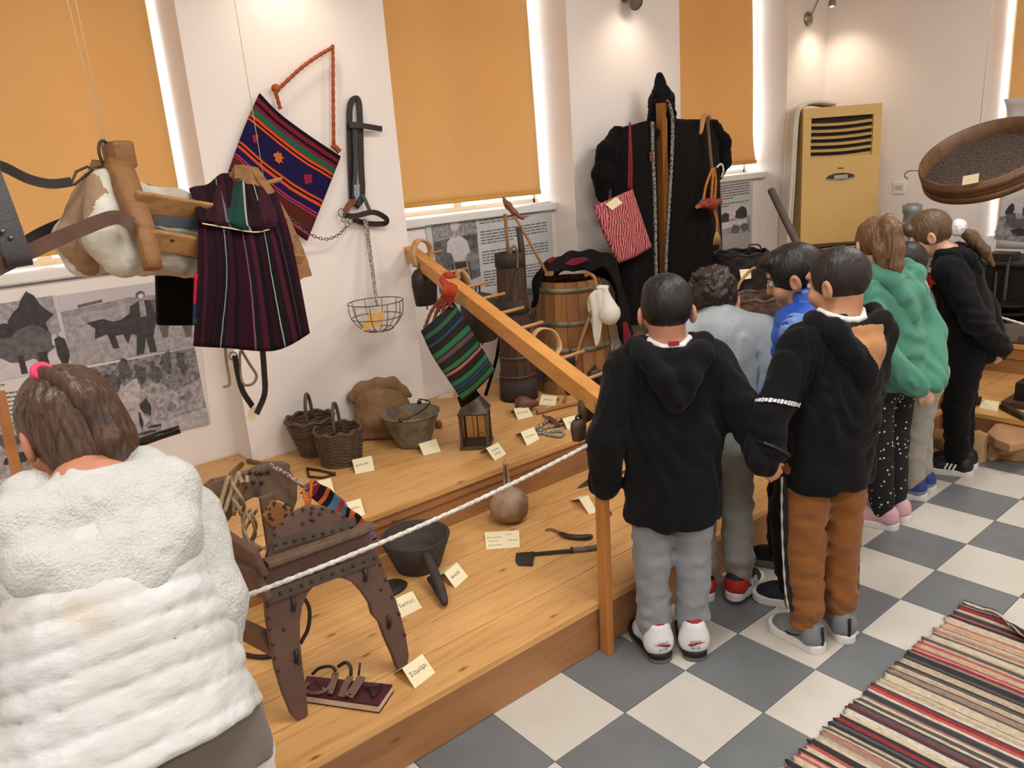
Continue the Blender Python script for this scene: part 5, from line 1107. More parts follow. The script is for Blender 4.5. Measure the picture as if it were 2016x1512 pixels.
cP = lambda x, y: onp(x, y, cc + [0, 0, 0], (tow[0], tow[1], 0))
MB().tube([cP(1000, 500) - [0, 0, .2], cP(1000, 492), cP(994, 421)], .0095, 8).obj('plunger', m_oldwood, cn)
MB().tube([cP(1026, 500) - [0, 0, .2], cP(1027, 490), cP(1021, 447)], [.018, .018, .016], 8).obj('paddle_shaft', m_stave, cn)
MB().tube(catmull([cP(1006, 520) - tow * .06, cP(1006, 490) - tow * .06, cP(1013, 482) - tow * .06, cP(1018, 495) - tow * .065, cP(1018, 525) - tow * .07], 18), .0075, 8).obj('iron_loop', m_zinc, cn)
MB().tube([cP(1017, 528) - tow * .075, cP(1005, 580) - tow * .08, cP(997, 660) - tow * .085], [.009, .008, .007], 8).obj('hung_rod', m_stave2, cn)
tag(MB().tube(catmull([onz(956, 778, Z2 + .003), dep(975, 715, depth(onz(956, 778, Z2)) + .04), dep(980, 690, depth(onz(956, 778, Z2)) + .05), dep(990, 630, depth(onz(956, 778, Z2)) + .10)], 16), .010, 8).obj('black_cane', m_black), 'crooked black walking cane leaning beside the churn', 'cane')
# ================================================================== barrel with draped cloth
m_bar_w = [wood('barrel_oak_%d' % i, c, c2, .6, (12, 12, 1.2), 2.2, False, .25) for i, (c, c2) in enumerate((('#8f6238', '#6d4726'), ('#9c6a3a', '#79502a'), ('#82572f', '#5e3d20')))]
fr = onz(1132, 775, Z2); tow = np.array([fr[0], fr[1], 0]) / np.linalg.norm(fr[:2]); k = mpp(fr); rb_ = 84 * k; bc = fr + tow * rb_ * .85; k = mpp(bc); rb_ = 80 * k; rt_ = 60 * k
hb = zpix(bc, 548) - Z2
br_ = thing('oak_barrel', 'upright oak barrel with four iron hoops', 'barrel', bc)
def radb(z): t_ = z / hb; return rb_ * (1 - .25 * t_ ** 1.15)
n_ = 18
for i in range(n_):
    a0, a1 = 2 * math.pi * (i + .02) / n_, 2 * math.pi * (i + .98) / n_; b = MB(); vs = []; nz = 8
    for j in range(nz + 1):
        z = hb * j / nz
        for a, rr_ in ((a0, radb(z)), (a1, radb(z)), (a1, radb(z) - .018), (a0, radb(z) - .018)): vs.append(bc + [rr_ * math.cos(a), rr_ * math.sin(a), z])
    fs = [(j * 4 + q, j * 4 + (q + 1) % 4, j * 4 + 4 + (q + 1) % 4, j * 4 + 4 + q) for j in range(nz) for q in range(4)] + [(3, 2, 1, 0), tuple(nz * 4 + q for q in range(4))]
    b.add(vs, fs, 0, False); b.obj('stave', m_bar_w[i % 3], br_)
for zf in (.155, .405, .64, .93):
    z0, z1 = hb * zf - .014, hb * zf + .014; MB().lathe([(radb(z0) + .0005, z0), (radb(z0) + .004, z0), (radb(z1) + .004, z1), (radb(z1) + .0005, z1)], 40, bc, cap=(False, False)).obj('hoop', m_zinc, br_)
MB().lathe([(radb(hb) - .016, hb - .03), (.001, hb - .03)], 30, bc, cap=(False, False)).obj('lid', m_bar_w[0], br_)
bP = lambda x, y, off=0.: onp(x, y, bc - tow * off, (tow[0], tow[1], 0))
m_drape = stripes('black_red_wool', [(0, '#1a1517'), (.2, '#241b1e'), (.45, '#1a1517'), (.8, '#211a1c')], 'u')
dr = thing('wool_blanket', 'black wool blanket with red flashes draped over the barrel', 'blanket', bP(1140, 500))
rows = [[bP(1052, 600, -.12), bP(1075, 560, -.2), bP(1120, 530, -.25), bP(1180, 540, -.25), bP(1225, 590, -.2), bP(1242, 660, -.1)], [bP(1050, 606, -.02), bP(1060, 535, -.06), bP(1110, 500, -.08), bP(1165, 496, -.08), bP(1212, 524, -.05), bP(1240, 672, -.0)], [bP(1058, 594, .06), bP(1075, 540, .1), bP(1115, 530, .12), bP(1160, 532, .12), bP(1205, 545, .1), bP(1226, 688, .07)]]
sheet('blanket_cloth', surf(rows, 60, 26), .014, m_drape, dr, disp=lambda U, V: .008 * np.sin(U * 40 + V * 5) + .006 * np.sin(V * 14 + U * 9))
m_redw = fabric('red_wool', '#7d2430', .2)
for pts in (((1112, 520), (1125, 510), (1150, 506), (1160, 511), (1145, 518), (1128, 523)), ((1075, 512), (1088, 505), (1096, 508), (1082, 518))): MB().prism([bP(x, y, .115) for x, y in pts], tow, .012).obj('red_flash', m_redw, dr, .003)
MB().prism([bP(x, y, .09) for x, y in ((1226, 636), (1234, 634), (1246, 672), (1240, 684), (1228, 680))], tow, .012).obj('red_flash', m_redw, dr, .003)
# staff with carved bird, cane, white cloth bundle on the barrel
sf = thing('bird_staff', 'thin wooden staff topped by a carved brown bird leaning on the barrel', 'staff', bP(1078, 540, .1))
MB().tube([bP(1076, 538, .12), bP(1045, 480, .10), bP(1012, 425, .08)], [.0095, .0085, .0075], 8).obj('shaft', m_barwood, sf)
MB().box(bP(1079, 539, .12) + [.01, 0, 0], (.022, .02, .012), rotz(.4)).obj('shaft_foot', m_barwood, sf, .003)
s = SDF().chain([bP(993, 394, .07), bP(1000, 404, .07), bP(1012, 418, .07), bP(1026, 428, .07)], [.012, .019, .016, .009], .012).cap(bP(990, 388, .07), bP(995, 396, .07), .004, .009, .006).cap(bP(1026, 428, .07), bP(1030, 430, .07), .011, .009, .005)
sdf_obj('carved_bird', s.build(.0035), plain('carved_brown', '#7a4a30', .4, .15), sf)
tag(MB().tube(catmull([bP(1152, 543, .20), bP(1162, 540, .22), bP(1172, 552, .24), bP(1170, 590, .25), bP(1158, 630, .26), bP(1142, 675, .27), bP(1131, 714, .28)], 30), .0105, 8).obj('walking_cane', m_barwood), 'light wooden walking cane hooked over the barrel rim', 'cane')
m_linen = fabric('white_linen', '#d9d5c8', .06, .3, 200)
wbn = thing('linen_bundle', 'white linen bag with round bulge and hanging tail on the barrel', 'bag', bP(1190, 640, .25))
s = SDF().ell(bP(1200, 620, .27), (.062, .055, .055), None, .03).cap(bP(1188, 575, .25), bP(1198, 612, .26), .028, .055, .03).ell(bP(1186, 566, .25), (.045, .025, .014), None, .015)
sdf_obj('bundle', s.build(.006, lambda x, y, z: .004 * np.sin(90 * x + 40 * z) * np.clip((z - .95) * 10, 0, 1) + .003 * vnoise(x, y, z, 30)), m_linen, wbn)
sheet('tail', surf([[bP(1158, 585, .27), bP(1170, 572, .28), bP(1184, 570, .27)], [bP(1165, 620, .27), bP(1175, 620, .29), bP(1186, 618, .28)], [bP(1167, 655, .27), bP(1176, 655, .28), bP(1183, 650, .27)], [bP(1172, 680, .27), bP(1175, 682, .27), bP(1178, 676, .27)]], 12, 22), .006, m_linen, wbn, disp=lambda U, V: .006 * np.sin(U * 9))
sheet('wrap', surf([[bP(1156, 590, .255), bP(1166, 600, .26)], [bP(1158, 610, .255), bP(1164, 625, .26)], [bP(1165, 640, .255), bP(1172, 648, .26)]], 6, 12), .005, m_linen, wbn)
MB().tube(catmull([bP(1178, 546, .20), bP(1183, 556, .22), bP(1185, 566, .24)], 8), .0025, 5).obj('wire_hook', m_steel, wbn)
# thin wire stand behind
tag(MB().tube(catmull([onz(1206, 740, Z2 + .002), bP(1208, 690, .1), bP(1218, 668, .1), bP(1228, 690, .1)], 16), .003, 5).obj('bent_wire', m_steel), 'thin bent wire standing right of the barrel', 'wire')
# ================================================================== hooded shepherd cloak on its stand
YC = 3.42
CQ = lambda x, y, d=0.: ony(x, y, YC - d)
ck = thing('hooded_cloak', 'long black hooded shepherd cloak on a wooden cross stand', 'cloak', CQ(1300, 640) * [1, 1, 0] + [0, 0, Z2])
zb = .46
def down(x, y, d=0.): p = CQ(x, y, d); return np.array([p[0], p[1], zb])
sh_ = [(1212, 252), (1240, 244), (1268, 242), (1284, 238)]
rows = [[CQ(1212, 256, .0), CQ(1240, 248, .03), CQ(1268, 246, .06), CQ(1288, 240, .07)], [CQ(1206, 300, .03), CQ(1235, 300, .08), CQ(1268, 300, .10), CQ(1291, 300, .10)], [CQ(1206, 400, .05), CQ(1240, 400, .1), CQ(1270, 400, .11), CQ(1292, 400, .10)], [CQ(1212, 520, .06), CQ(1242, 520, .11), CQ(1272, 520, .11), CQ(1293, 520, .10)], [CQ(1218, 640, .06), CQ(1245, 640, .12), CQ(1275, 640, .12), CQ(1294, 640, .1)]]
wr = lambda U, V: .005 * np.sin(U * 9) * V + .0015 * np.sin(U * 31 + V * 4)
sheet('front_panel', surf(rows, 30, 40), .02, m_black, ck, disp=wr)
rows = [[CQ(1318, 236, .07), CQ(1345, 236, .06), CQ(1380, 236, .03), CQ(1408, 240, .0)], [CQ(1324, 300, .10), CQ(1350, 300, .1), CQ(1385, 300, .08), CQ(1412, 300, .03)], [CQ(1318, 400, .10), CQ(1350, 400, .11), CQ(1385, 400, .1), CQ(1416, 400, .05)], [CQ(1312, 520, .10), CQ(1350, 520, .11), CQ(1388, 520, .11), CQ(1420, 520, .06)], [CQ(1312, 640, .1), CQ(1350, 640, .12), CQ(1390, 640, .12), CQ(1424, 640, .06)]]
sheet('front_panel', surf(rows, 30, 40), .02, m_black, ck, disp=wr)
rows = [[CQ(1212, 256, -.03), CQ(1300, 234, -.05), CQ(1408, 240, -.03)], [CQ(1206, 400, -.06), CQ(1300, 400, -.08), CQ(1416, 400, -.06)], [CQ(1216, 640, -.06), CQ(1300, 640, -.08), CQ(1424, 640, -.06)]]
sheet('back_panel', surf(rows, 30, 30), .02, m_black, ck)
for pts, rs_ in ((((1215, 262), (1196, 300), (1187, 345), (1186, 385)), (.045, .06, .062, .04)), (((1403, 248), (1420, 280), (1420, 318), (1412, 342)), (.045, .06, .062, .045))):
    s = SDF().chain([CQ(x, y, .0) for x, y in pts], rs_, .04); sdf_obj('sleeve', s.build(.009, lambda x, y, z: .006 * vnoise(x, y, z, 35, 8) + .004 * vnoise(x, y, z, 90, 9)), m_black, ck)
s = SDF().cap(CQ(1298, 152), CQ(1303, 200), .025, .07, .03).cap(CQ(1303, 200), CQ(1300, 228), .075, .082, .04).cap(CQ(1283, 235, .03), CQ(1290, 262, .05), .03, .03, .03).cap(CQ(1322, 225, .04), CQ(1322, 262, .05), .03, .03, .03)
s.ell(CQ(1300, 228, .085), (.062, .09, .075), None, .01, '-')
sdf_obj('hood', s.build(.007, lambda x, y, z: .006 * vnoise(x, y, z, 40, 8) + .004 * vnoise(x, y, z, 100, 9)), m_black, ck)
m_wt = plain('black_white_trim', '#2a2624', .9, .3, 110, .7, 200, c2='#a9a39a')
braid([CQ(1284, 240, .10), CQ(1285, 300, .12), CQ(1289, 400, .125), CQ(1291, 520, .125), CQ(1294, 640, .13)], .011, m_wt, ck, 110, 'edge_trim')
braid([CQ(1318, 205, .10), CQ(1324, 240, .10), CQ(1322, 320, .12), CQ(1316, 420, .125), CQ(1311, 520, .125), CQ(1311, 640, .13)], .011, m_wt, ck, 120, 'edge_trim')
braid([CQ(1312, 197, .09), CQ(1319, 205, .10), CQ(1325, 235, .10)], .006, plain('rust_trim', '#9a5a3a', .9, .3, 90), ck, 24, 'hood_trim')
braid([CQ(1280, 300, .13), CQ(1281, 318, .13)], .006, m_redbr, ck, 8, 'red_stitch')
braid([CQ(1410, 330, .06), CQ(1420, 323, .07), CQ(1424, 335, .07), CQ(1420, 350, .06)], .007, m_linen, ck, 16, 'cuff_edge')
m_stand = wood('stand_post', '#9a6430', '#7c4c20', .45, (10, 10, 1.2), 2, False)
tp_ = CQ(1302, 203, .05); MB().beam(np.array([tp_[0], YC - .05, Z2 + .02]), tp_, .05, .05, up=(0, 1, 0)).obj('stand_post', m_stand, ck, .003)
MB().beam(CQ(1215, 262, .0), CQ(1405, 252, .0), .04, .04).obj('stand_crossbar', m_stand, ck, .003)
MB().box((tp_[0], YC - .02, Z2 + .02), (.22, .14, .02)).obj('stand_foot', m_stand, ck, .003)
# red bag on the cloak
YRb = YC - .19
m_dam = None
nb = NB('red_damask'); v = nb.coord('Object', (1, 1, 1)); wv = nb.n('ShaderNodeTexWave'); wv.inputs['Scale'].default_value = 16; wv.inputs['Distortion'].default_value = 9; wv.inputs['Detail'].default_value = 3; nb.l(v, wv.inputs['Vector'])
nb.base(nb.ramp(wv.outputs['Fac'], [(.35, '#8f2733'), (.6, '#a8414a'), (.8, '#c98a85')])); nb.rough(.8); nb.bump(wv.outputs['Fac'], .2); m_dam = nb.m
rb2 = thing('red_damask_bag', 'red patterned cloth bag hanging on a long cord from the cloak shoulder', 'bag', ony(1225, 518, YRb))
rows = [wq([(1170, 406), (1206, 390), (1244, 373)], YRb), wq([(1188, 458), (1222, 446), (1262, 428)], YRb), wq([(1217, 518), (1250, 505), (1282, 486)], YRb)]
sheet('bag_body', surf(rows, 24, 24), .014, m_dam, rb2, puff=.014)
m_redc = plain('crimson_cord', '#8a2432', .9, .2, 60, .6, 200)
braid([ony(1240, 247, YC - .05), ony(1240, 246, YRb + .05), ony(1239, 300, YRb), ony(1238, 372, YRb)], .006, m_redc, rb2, 40, 'cord'); braid([ony(1240, 250, YRb + .04), ony(1243, 310, YRb), ony(1243, 374, YRb)], .006, m_redc, rb2, 30, 'cord')
cdo = MB().prism(wq([(1192, 402), (1213, 388), (1226, 399), (1205, 414)], YRb - .023), (0, 1, 0), .001).obj('name_card', m_card); tag(cdo, 'cream name card pinned to the red damask bag', 'card', G_)
# crook with pouch
ckp = thing('shepherd_crook', 'brown shepherd crook with carved horn head resting on the cloak shoulder', 'crook', CQ(1420, 520, .2))
MB().tube([CQ(1392, 234, .12), CQ(1398, 300, .16), CQ(1408, 400, .17), CQ(1421, 520, .18), down(1432, 640, .19)], .0115, 8).obj('shaft', plain('crook_wood', '#6b4a38', .5, .15), ckp)
MB().tube(catmull([CQ(1396, 231, .10), CQ(1388, 227, .12), CQ(1383, 240, .15), CQ(1381, 255, .17), CQ(1378, 264, .18)], 18), [.016] * 6 + [.017, .017, .017, .017, .016, .015, .014, .013, .012, .011, .010, .008], 8).obj('horn_head', plain('carved_horn', '#a5764c', .4, .15), ckp)
pc = thing('beaded_pouch', 'small red beaded pouch with yellow braids and tassel hanging from the crook', 'pouch', CQ(1395, 470, .2)); PQ = lambda x, y, d=.2: CQ(x, y, d)
s = SDF().chain([PQ(1374, 406), PQ(1388, 400), PQ(1402, 402), PQ(1416, 396)], [.014, .03, .034, .02], .02); sdf_obj('pouch_body', s.build(.006, lambda x, y, z: .005 * vnoise(x, y, z, 50)), plain('red_bead', '#7d2420', .7, .3, 60, .5, 90, c2='#9a4a2a'), pc)
m_oy = plain('orange_braid', '#a8551f', .8, .35, 120, .6, 200, c2='#c98a3a')
for q_ in (((1404, 330), (1402, 360), (1400, 396)), ((1406, 330), (1409, 360), (1406, 396)), ((1402, 332), (1390, 365), (1384, 396)), ((1400, 400), (1410, 430), (1411, 455))): braid([PQ(x, y) for x, y in q_], .0085, m_oy, pc, 40, 'braid')
for j in range(7): MB().tube([PQ(1411, 452), PQ(1406 + j * 2, 470), PQ(1404 + j * 2.4, 482)], .003, 5).obj('tassel_thread', plain('pale_tassel', '#b59a5a', .9), pc)
MB().ball(PQ(1372, 408), .012, 8).obj('orange_bead', m_mot_o, pc); MB().ball(PQ(1380, 398), .014, 8).obj('blue_bead', plain('blue_bead', '#3a5a78', .5), pc)
# ================================================================== air conditioner in the corner
m_ac = plain('yellowed_plastic', '#d9b571', .45, .04, 3); m_ac_d = plain('vent_dark', '#1a130f', .7)
A0 = dep(1580, 214, 5.9); A1 = dep(1735, 203, 5.9); ax_ = A1 - A0; ax_[2] = 0; wac = np.linalg.norm(ax_); ax_ /= wac; fn = np.array([ax_[1], -ax_[0], 0]); fn = fn if np.dot(fn, -A0) > 0 else -fn; up_ = np.array([0, 0, 1.])
top = (A0[2] + A1[2]) / 2; mid = (A0 + A1) / 2; hac = top - Z2 - .002; base_ = np.array([mid[0], mid[1], Z2 + .002]); Rac = np.stack([ax_, -fn, up_], 1)
ac = thing('air_conditioner', 'tall yellowed floor-standing air conditioner with louvred outlet in the corner', 'air conditioner', base_)
AL = lambda x, d, z: base_ + ax_ * x + fn * d + up_ * z
MB().box(AL(0, -.165, hac / 2), (wac / 2, .15, hac / 2), Rac).obj('cabinet', m_ac, ac, .006)
gz0, gz1, gx = hac - .365, hac - .075, wac / 2 - .062
for lo, hi in (((-wac / 2, gz1), (wac / 2, hac)), ((-wac / 2, gz0 - .0), (-gx, gz1)), ((gx, gz0), (wac / 2, gz1)), ((-wac / 2, .09), (wac / 2, gz0))):
    MB().box(AL((lo[0] + hi[0]) / 2, 0, (lo[1] + hi[1]) / 2), ((hi[0] - lo[0]) / 2, .022, (hi[1] - lo[1]) / 2), Rac).obj('front_panel', m_ac, ac, .003)
MB().box(AL(0, -.012, (gz0 + gz1) / 2), (gx, .002, (gz1 - gz0) / 2), Rac).obj('outlet_back', m_ac_d, ac)
for i in range(6):
    z = gz1 - .045 - i * .047; ribbon([AL(-gx, .0, z), AL(-gx / 2, .004, z - .006), AL(0, .006, z - .008), AL(gx / 2, .004, z - .004), AL(gx, 0, z + .004)], .03, .006, fn * .55 + up_ * .85, 18).obj('louvre', m_ac, ac)
MB().prism([AL(.11 * math.cos(a) * 1.0, .024, gz0 - .155 + (.036 if math.sin(a) > 0 else .018) * math.sin(a)) for a in np.linspace(0, 2 * math.pi, 25)[:-1]], fn, .006).obj('control_bezel', plain('dark_bezel', '#39312a', .3), ac)
MB().box(AL(.0, .029, gz0 - .148), (.052, .002, .014), Rac).obj('display', plain('grey_lcd', '#a8a596', .3), ac)
MB().tube([AL(-.105 + .021 * i, .026, gz0 - .172 + .0 + .016 * ((i - 5) / 5) ** 2) for i in range(11)], .004, 6).obj('chrome_lip', metal('chrome', '#c9c7c2', .2), ac)
text('AIR', .018, AL(0, .0225, gz0 - .085), ax_, up_, plain('bronze_mark', '#8a5a2a', .4), ac, 'badge') if False else MB().box(AL(0, .0235, gz0 - .085), (.022, .001, .006), Rac).obj('badge', plain('bronze_mark', '#9a6a34', .4), ac)
for z in (.075, .038): MB().box(AL(.0, .004, z), (wac / 2 - .02, .012, .012), Rac).obj('foot_slat', m_ac, ac, .003)
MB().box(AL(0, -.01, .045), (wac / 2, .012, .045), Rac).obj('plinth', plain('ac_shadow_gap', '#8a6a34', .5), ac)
# white dust cloth behind it
ct = thing('dust_cloth', 'white cloth draped over the back of the air conditioner', 'cloth', AL(-.33, -.2, 0))
q1 = [AL(-.0, -.14, hac + .02), AL(-.15, -.13, hac + .045), AL(-.26, -.10, hac + .03), AL(-.33, -.06, hac - .06), AL(-.355, -.04, hac - .5), AL(-.38, -.02, hac - 1.0), AL(-.39, 0, .02)]
rows = [[p + fn * o for p in q1] for o in (-.20, -.10, .0, .05)]
G = surf(rows, 60, 24); sheet('cloth', G, .01, m_linen, ct, disp=lambda U, V: .012 * np.sin(V * 22 + U * 3))
# ================================================================== wall fittings
sk_ = thing('wall_socket', 'white double switch plate on the end wall', 'switch', onx(1771, 375, XE)); c_ = onx(1771, 370, XE)
MB().box(c_ - [.006, 0, 0], (.006, .045, .045)).obj('plate', m_white, sk_, .003); MB().box(c_ - [.013, 0, -.004], (.002, .028, .016)).obj('rocker', plain('rocker_grey', '#c9c4bd', .4), sk_, .001)
m_nick = metal('brushed_nickel', '#9a8f84', .3, .1)
def wall_lamp(label, base, out, tip, name='wall_lamp', power=16., tgt=None):
    t_ = thing(name, label, 'lamp', base); base = np.asarray(base, float); out = np.asarray(out, float)
    MB().lathe([(.055, 0), (.055, .008), (.045, .02), (.02, .03)], 24, base, axes(out), squash=1.).obj('backplate', m_nick, t_)
    tip = np.asarray(tip, float); P = catmull([base + out * .025, base + out * .05 + [0, 0, .06], base * .4 + tip * .6 + [0, 0, .12], tip + [0, 0, .06]], 20)
    MB().tube(P, .006, 8).obj('gooseneck', m_nick, t_)
    MB().lathe([(.028, 0), (.026, .03), (.018, .055), (.012, .065)], 16, tip - [0, 0, .01], cap=(False, True)).obj('shade', m_nick, t_)
    nb = NB('halogen_bulb'); nb.b.inputs['Emission Color'].default_value = (1, .85, .65, 1); nb.b.inputs['Emission Strength'].default_value = 12
    MB().ball(tip + [0, 0, .004], .018, 10).obj('bulb', nb.m, t_)
    l = light('SPOT', 'lamp_light', tip - [0, 0, .03], tgt if tgt is not None else tip - out * .25 - np.array([0, 0, 1.0]), power, (1, .80, .62), spot_size=2.1, spot_blend=1.0, shadow_soft_size=.05)
    l.parent = None; return t_
b_ = onx(1588, 38, XE) if False else ony(1590, 38, YP)
wall_lamp('nickel gooseneck wall lamp above the air conditioner', b_, (0, -1, 0), ony(1638, 10, YP - .20), power=15, tgt=(6.25, 3.45, 1.7))
c2_ = ony(1237, 8, YP - .03); ll = thing('wall_lamp', 'round chrome wall lamp head above the hooded cloak', 'lamp', c2_)
MB().lathe([(.02, -.03), (.045, -.02), (.05, .0), (.046, .006)], 20, c2_ + [0, -.06, 0], axes((-.25, -.8, -.35)), cap=(True, False)).obj('shade', m_nick, ll); MB().lathe([(.044, .0), (.001, .002)], 20, c2_ + [0, -.06, 0], axes((-.25, -.8, -.35)), cap=(False, False)).obj('face', m_steel, ll)
MB().lathe([(.05, 0), (.05, .01), (.02, .03)], 20, c2_ + [0, .03, .06], axes((0, -1, 0))).obj('backplate', m_nick, ll); MB().tube([c2_ + [0, .0, .06], c2_ + [0, -.05, .03]], .006, 8).obj('gooseneck', m_nick, ll)
light('SPOT', 'lamp_light', c2_ + [.0, -.22, .05], (c2_[0] - .02, YP, 1.75), 8, (1, .80, .64), spot_size=2.1, spot_blend=1.0, shadow_soft_size=.05)
l1 = np.array([1.72, YP - .24, 2.75]); wall_lamp('nickel gooseneck wall lamp above the woven bag', (1.72, YP, 2.68), (0, -1, 0), l1, power=9, tgt=(1.72, YP, 1.9))
# ================================================================== hanging sieve
Cs = dep(1938, 296, 4.35); mv = _r * math.cos(.30) + _u * math.sin(.30); vv = _u * math.cos(.30) - _r * math.sin(.30); tow_ = CAM - Cs; tow_ /= np.linalg.norm(tow_)
mv = mv - tow_ * np.dot(mv, tow_); mv /= np.linalg.norm(mv); vv = np.cross(tow_, mv); e2 = vv * .47 - tow_ * .883; sn = np.cross(mv, e2); rs_ = 118 * 4.35 / FPX
sv = thing('grain_sieve', 'large round wooden sieve with punched metal mesh hanging on a string', 'sieve', Cs - sn * .06)
m_svw = wood('sieve_hoop_wood', '#6a4a30', '#4b321f', .5, (3, 3, 3), 4, False, .2); Rs = np.stack([mv, e2, sn], 1)
MB().lathe([(rs_ - .01, -.118), (rs_, -.118), (rs_, .0), (rs_ - .01, .0), (rs_ - .01, -.118)], 64, Cs, Rs, cap=(False, False)).obj('hoop', m_svw, sv)
for z in (-.118, -.055): MB().lathe([(rs_, z), (rs_ + .006, z), (rs_ + .006, z + .035), (rs_, z + .035)], 64, Cs, Rs, cap=(False, False)).obj('outer_band', m_svw, sv)
nb = NB('punched_metal'); v = nb.coord('Object', (1, 1, 1), False); vo = nb.n('ShaderNodeTexVoronoi'); vo.inputs['Scale'].default_value = 75; vo.inputs['Randomness'].default_value = .35; nb.l(v, vo.inputs['Vector'])
nb.base(nb.ramp(vo.outputs['Distance'], [(.28, '#14100f'), (.42, '#5f524c')])); nb.rough(.5); nb.b.inputs['Metallic'].default_value = .5; nb.bump(vo.outputs['Distance'], .4, .006)
MB().lathe([(rs_ - .01, -.095), (.001, -.098)], 64, Cs, Rs, cap=(False, False)).obj('mesh_floor', nb.m, sv)
MB().tube(catmull([Cs - mv * rs_ * 1.0, Cs - mv * (rs_ + .05) + [0, 0, .015], Cs - mv * (rs_ + .075), Cs - mv * (rs_ + .055) - [0, 0, .03]], 14), .004, 6).obj('wire_hook', m_steel, sv)
for sg, e_ in ((1, mv * .92), (1, e2 * .8)): MB().tube([Cs + e_ * rs_, np.array([Cs[0] + .0, Cs[1], CEIL])], .0015, 5).obj('string', m_string, sv)
MB().prism([onp(x, y, Cs - e2 * (rs_ + .012), -tow_ * .9 + vv * .2) for x, y in ((1896, 347), (1928, 341), (1926, 359), (1894, 365))], tow_, .001).obj('name_card', m_card, sv)
# ================================================================== behind the children
m_blk = plain('black_wicker', '#1f1b1a', .6, .3, 30, .4, 60)
bb_ = dep(1458, 520, 4.75); wb2 = wicker('black_basket', 'black lidded basket with wire handle below the field photograph panel', np.array([bb_[0], bb_[1], Z2]), .14, .16, zpix(bb_, 497) - Z2, 16, m=m_blk)
MB().tube(catmull([dep(1474, 497, 4.7), dep(1476, 483, 4.7), dep(1495, 483, 4.72), dep(1498, 495, 4.72)], 14), .005, 6).obj('wire_handle', m_iron, wb2)
tag(MB().prism([dep(x, y, 4.57) for x, y in ((1456, 531), (1478, 529), (1479, 548), (1459, 551))], -ray(1465, 540) / np.linalg.norm(ray(1465, 540)), .001).obj('name_card', m_card), 'cream name card standing in front of the black basket', 'card', G_)
wk2 = dep(1488, 610, 4.25); wicker('woven_hamper', 'dark woven hamper standing between the curly-haired boy and the blue vest', np.array([wk2[0], wk2[1], Z1 if wk2[1] < Y2 + .2 else Z2]), .12, .16, zpix(wk2, 583) - (Z1 if wk2[1] < Y2 + .2 else Z2), 16, m=plain('hamper_wicker', '#4a3a32', .75, .35, 25, .5, 60, c2='#6b5444'))
tag(MB().tube(catmull([dep(1447, 600, 4.0), dep(1455, 560, 4.0), dep(1480, 530, 4.05), dep(1488, 529, 4.05)], 16), .008, 6).obj('bent_stick', m_barwood), 'pale bent stick leaning across the black basket', 'stick')
tag(MB().tube([dep(1518, 374, 4.6), dep(1545, 430, 4.5), dep(1580, 500, 4.4), dep(1612, 560, 4.3)], [.021, .021, .022, .023], 10).obj('dark_pole', plain('weathered_pole', '#51463f', .7, .2, 10, .3, 40)), 'thick weathered pole leaning behind the blue-vested boy', 'pole')
# twig bundle
tw = thing('twig_bundle', 'heap of dry brown twigs in front of the air conditioner', 'twigs', dep(1640, 600, 5.0) * [1, 1, 0] + [0, 0, Z2]); q = random.Random(4); m_tw = [plain('twig_%d' % i, c, .8, .3, 20) for i, c in enumerate(('#4a3326', '#5f4431', '#38261d'))]
c_ = dep(1640, 490, 5.0)
for i in range(70):
    zz = Z2 + .01 + (zpix(c_, 478) - Z2) * (i / 70) ; a = q.uniform(-.2, .2); off = fn * q.uniform(-.07, .07); L = q.uniform(.2, .32)
    p0 = np.array([c_[0], c_[1], zz]) + off - ax_ * L + up_ * q.uniform(-.02, .02); p1 = np.array([c_[0], c_[1], zz]) + off + ax_ * L + up_ * q.uniform(-.02, .02)
    MB().tube(catmull([p0, (p0 + p1) / 2 + up_ * q.uniform(-.015, .025), p1], 7), q.uniform(.005, .009), 5).obj('twig', m_tw[i % 3], tw)
# galvanised milk can
mc = dep(1792, 480, 5.55); mc = np.array([mc[0], mc[1], Z2]); kk = 5.55 / FPX; zt = zpix(mc, 403) - Z2; r_ = 42 * kk
mk = thing('milk_can', 'tall grey galvanised milk can with stepped neck by the end wall', 'milk can', mc); m_galv = plain('galvanised_grey', '#8f979a', .45, .1, 6, .1, 60, .35)
z_s = zpix(mc, 490) - Z2; z_n = zpix(mc, 438) - Z2
MB().lathe([(r_, 0), (r_, .02), (r_ * .98, z_s * .6), (r_ * 1.0, z_s), (r_ * .55, z_n), (r_ * .38, z_n + .01)], 32, mc, cap=(True, False)).obj('can_body', m_galv, mk)
MB().lathe([(r_ * .38, z_n), (r_ * .36, zt - .06), (r_ * .42, zt - .05), (r_ * .42, zt)], 24, mc, cap=(False, True)).obj('neck', m_galv, mk)
MB().box(mc + [0, 0, zt - .035], (.036, .036, .045), rotz(.5)).obj('stopper', plain('cork_block', '#8a8378', .8, .2), mk, .004)
for z in (z_s * .3, z_s * .62, z_s): MB().tube([mc + [(r_ + .002) * math.cos(a), (r_ + .002) * math.sin(a), z] for a in np.linspace(0, 2 * math.pi, 33)[:-1]], .006, 6, closed=True).obj('rib', m_galv, mk)
hC = onp(1810, 510, mc + np.array([-r_ * .8, -r_ * .75, 0]), (.8, .6, 0)); MB().tube([hC + np.array([.6, -.8, 0]) * .05 * math.cos(a) + [0, 0, .05 * math.sin(a)] for a in np.linspace(0, 2 * math.pi, 21)[:-1]], .006, 6, closed=True).obj('ring_handle', m_galv, mk)
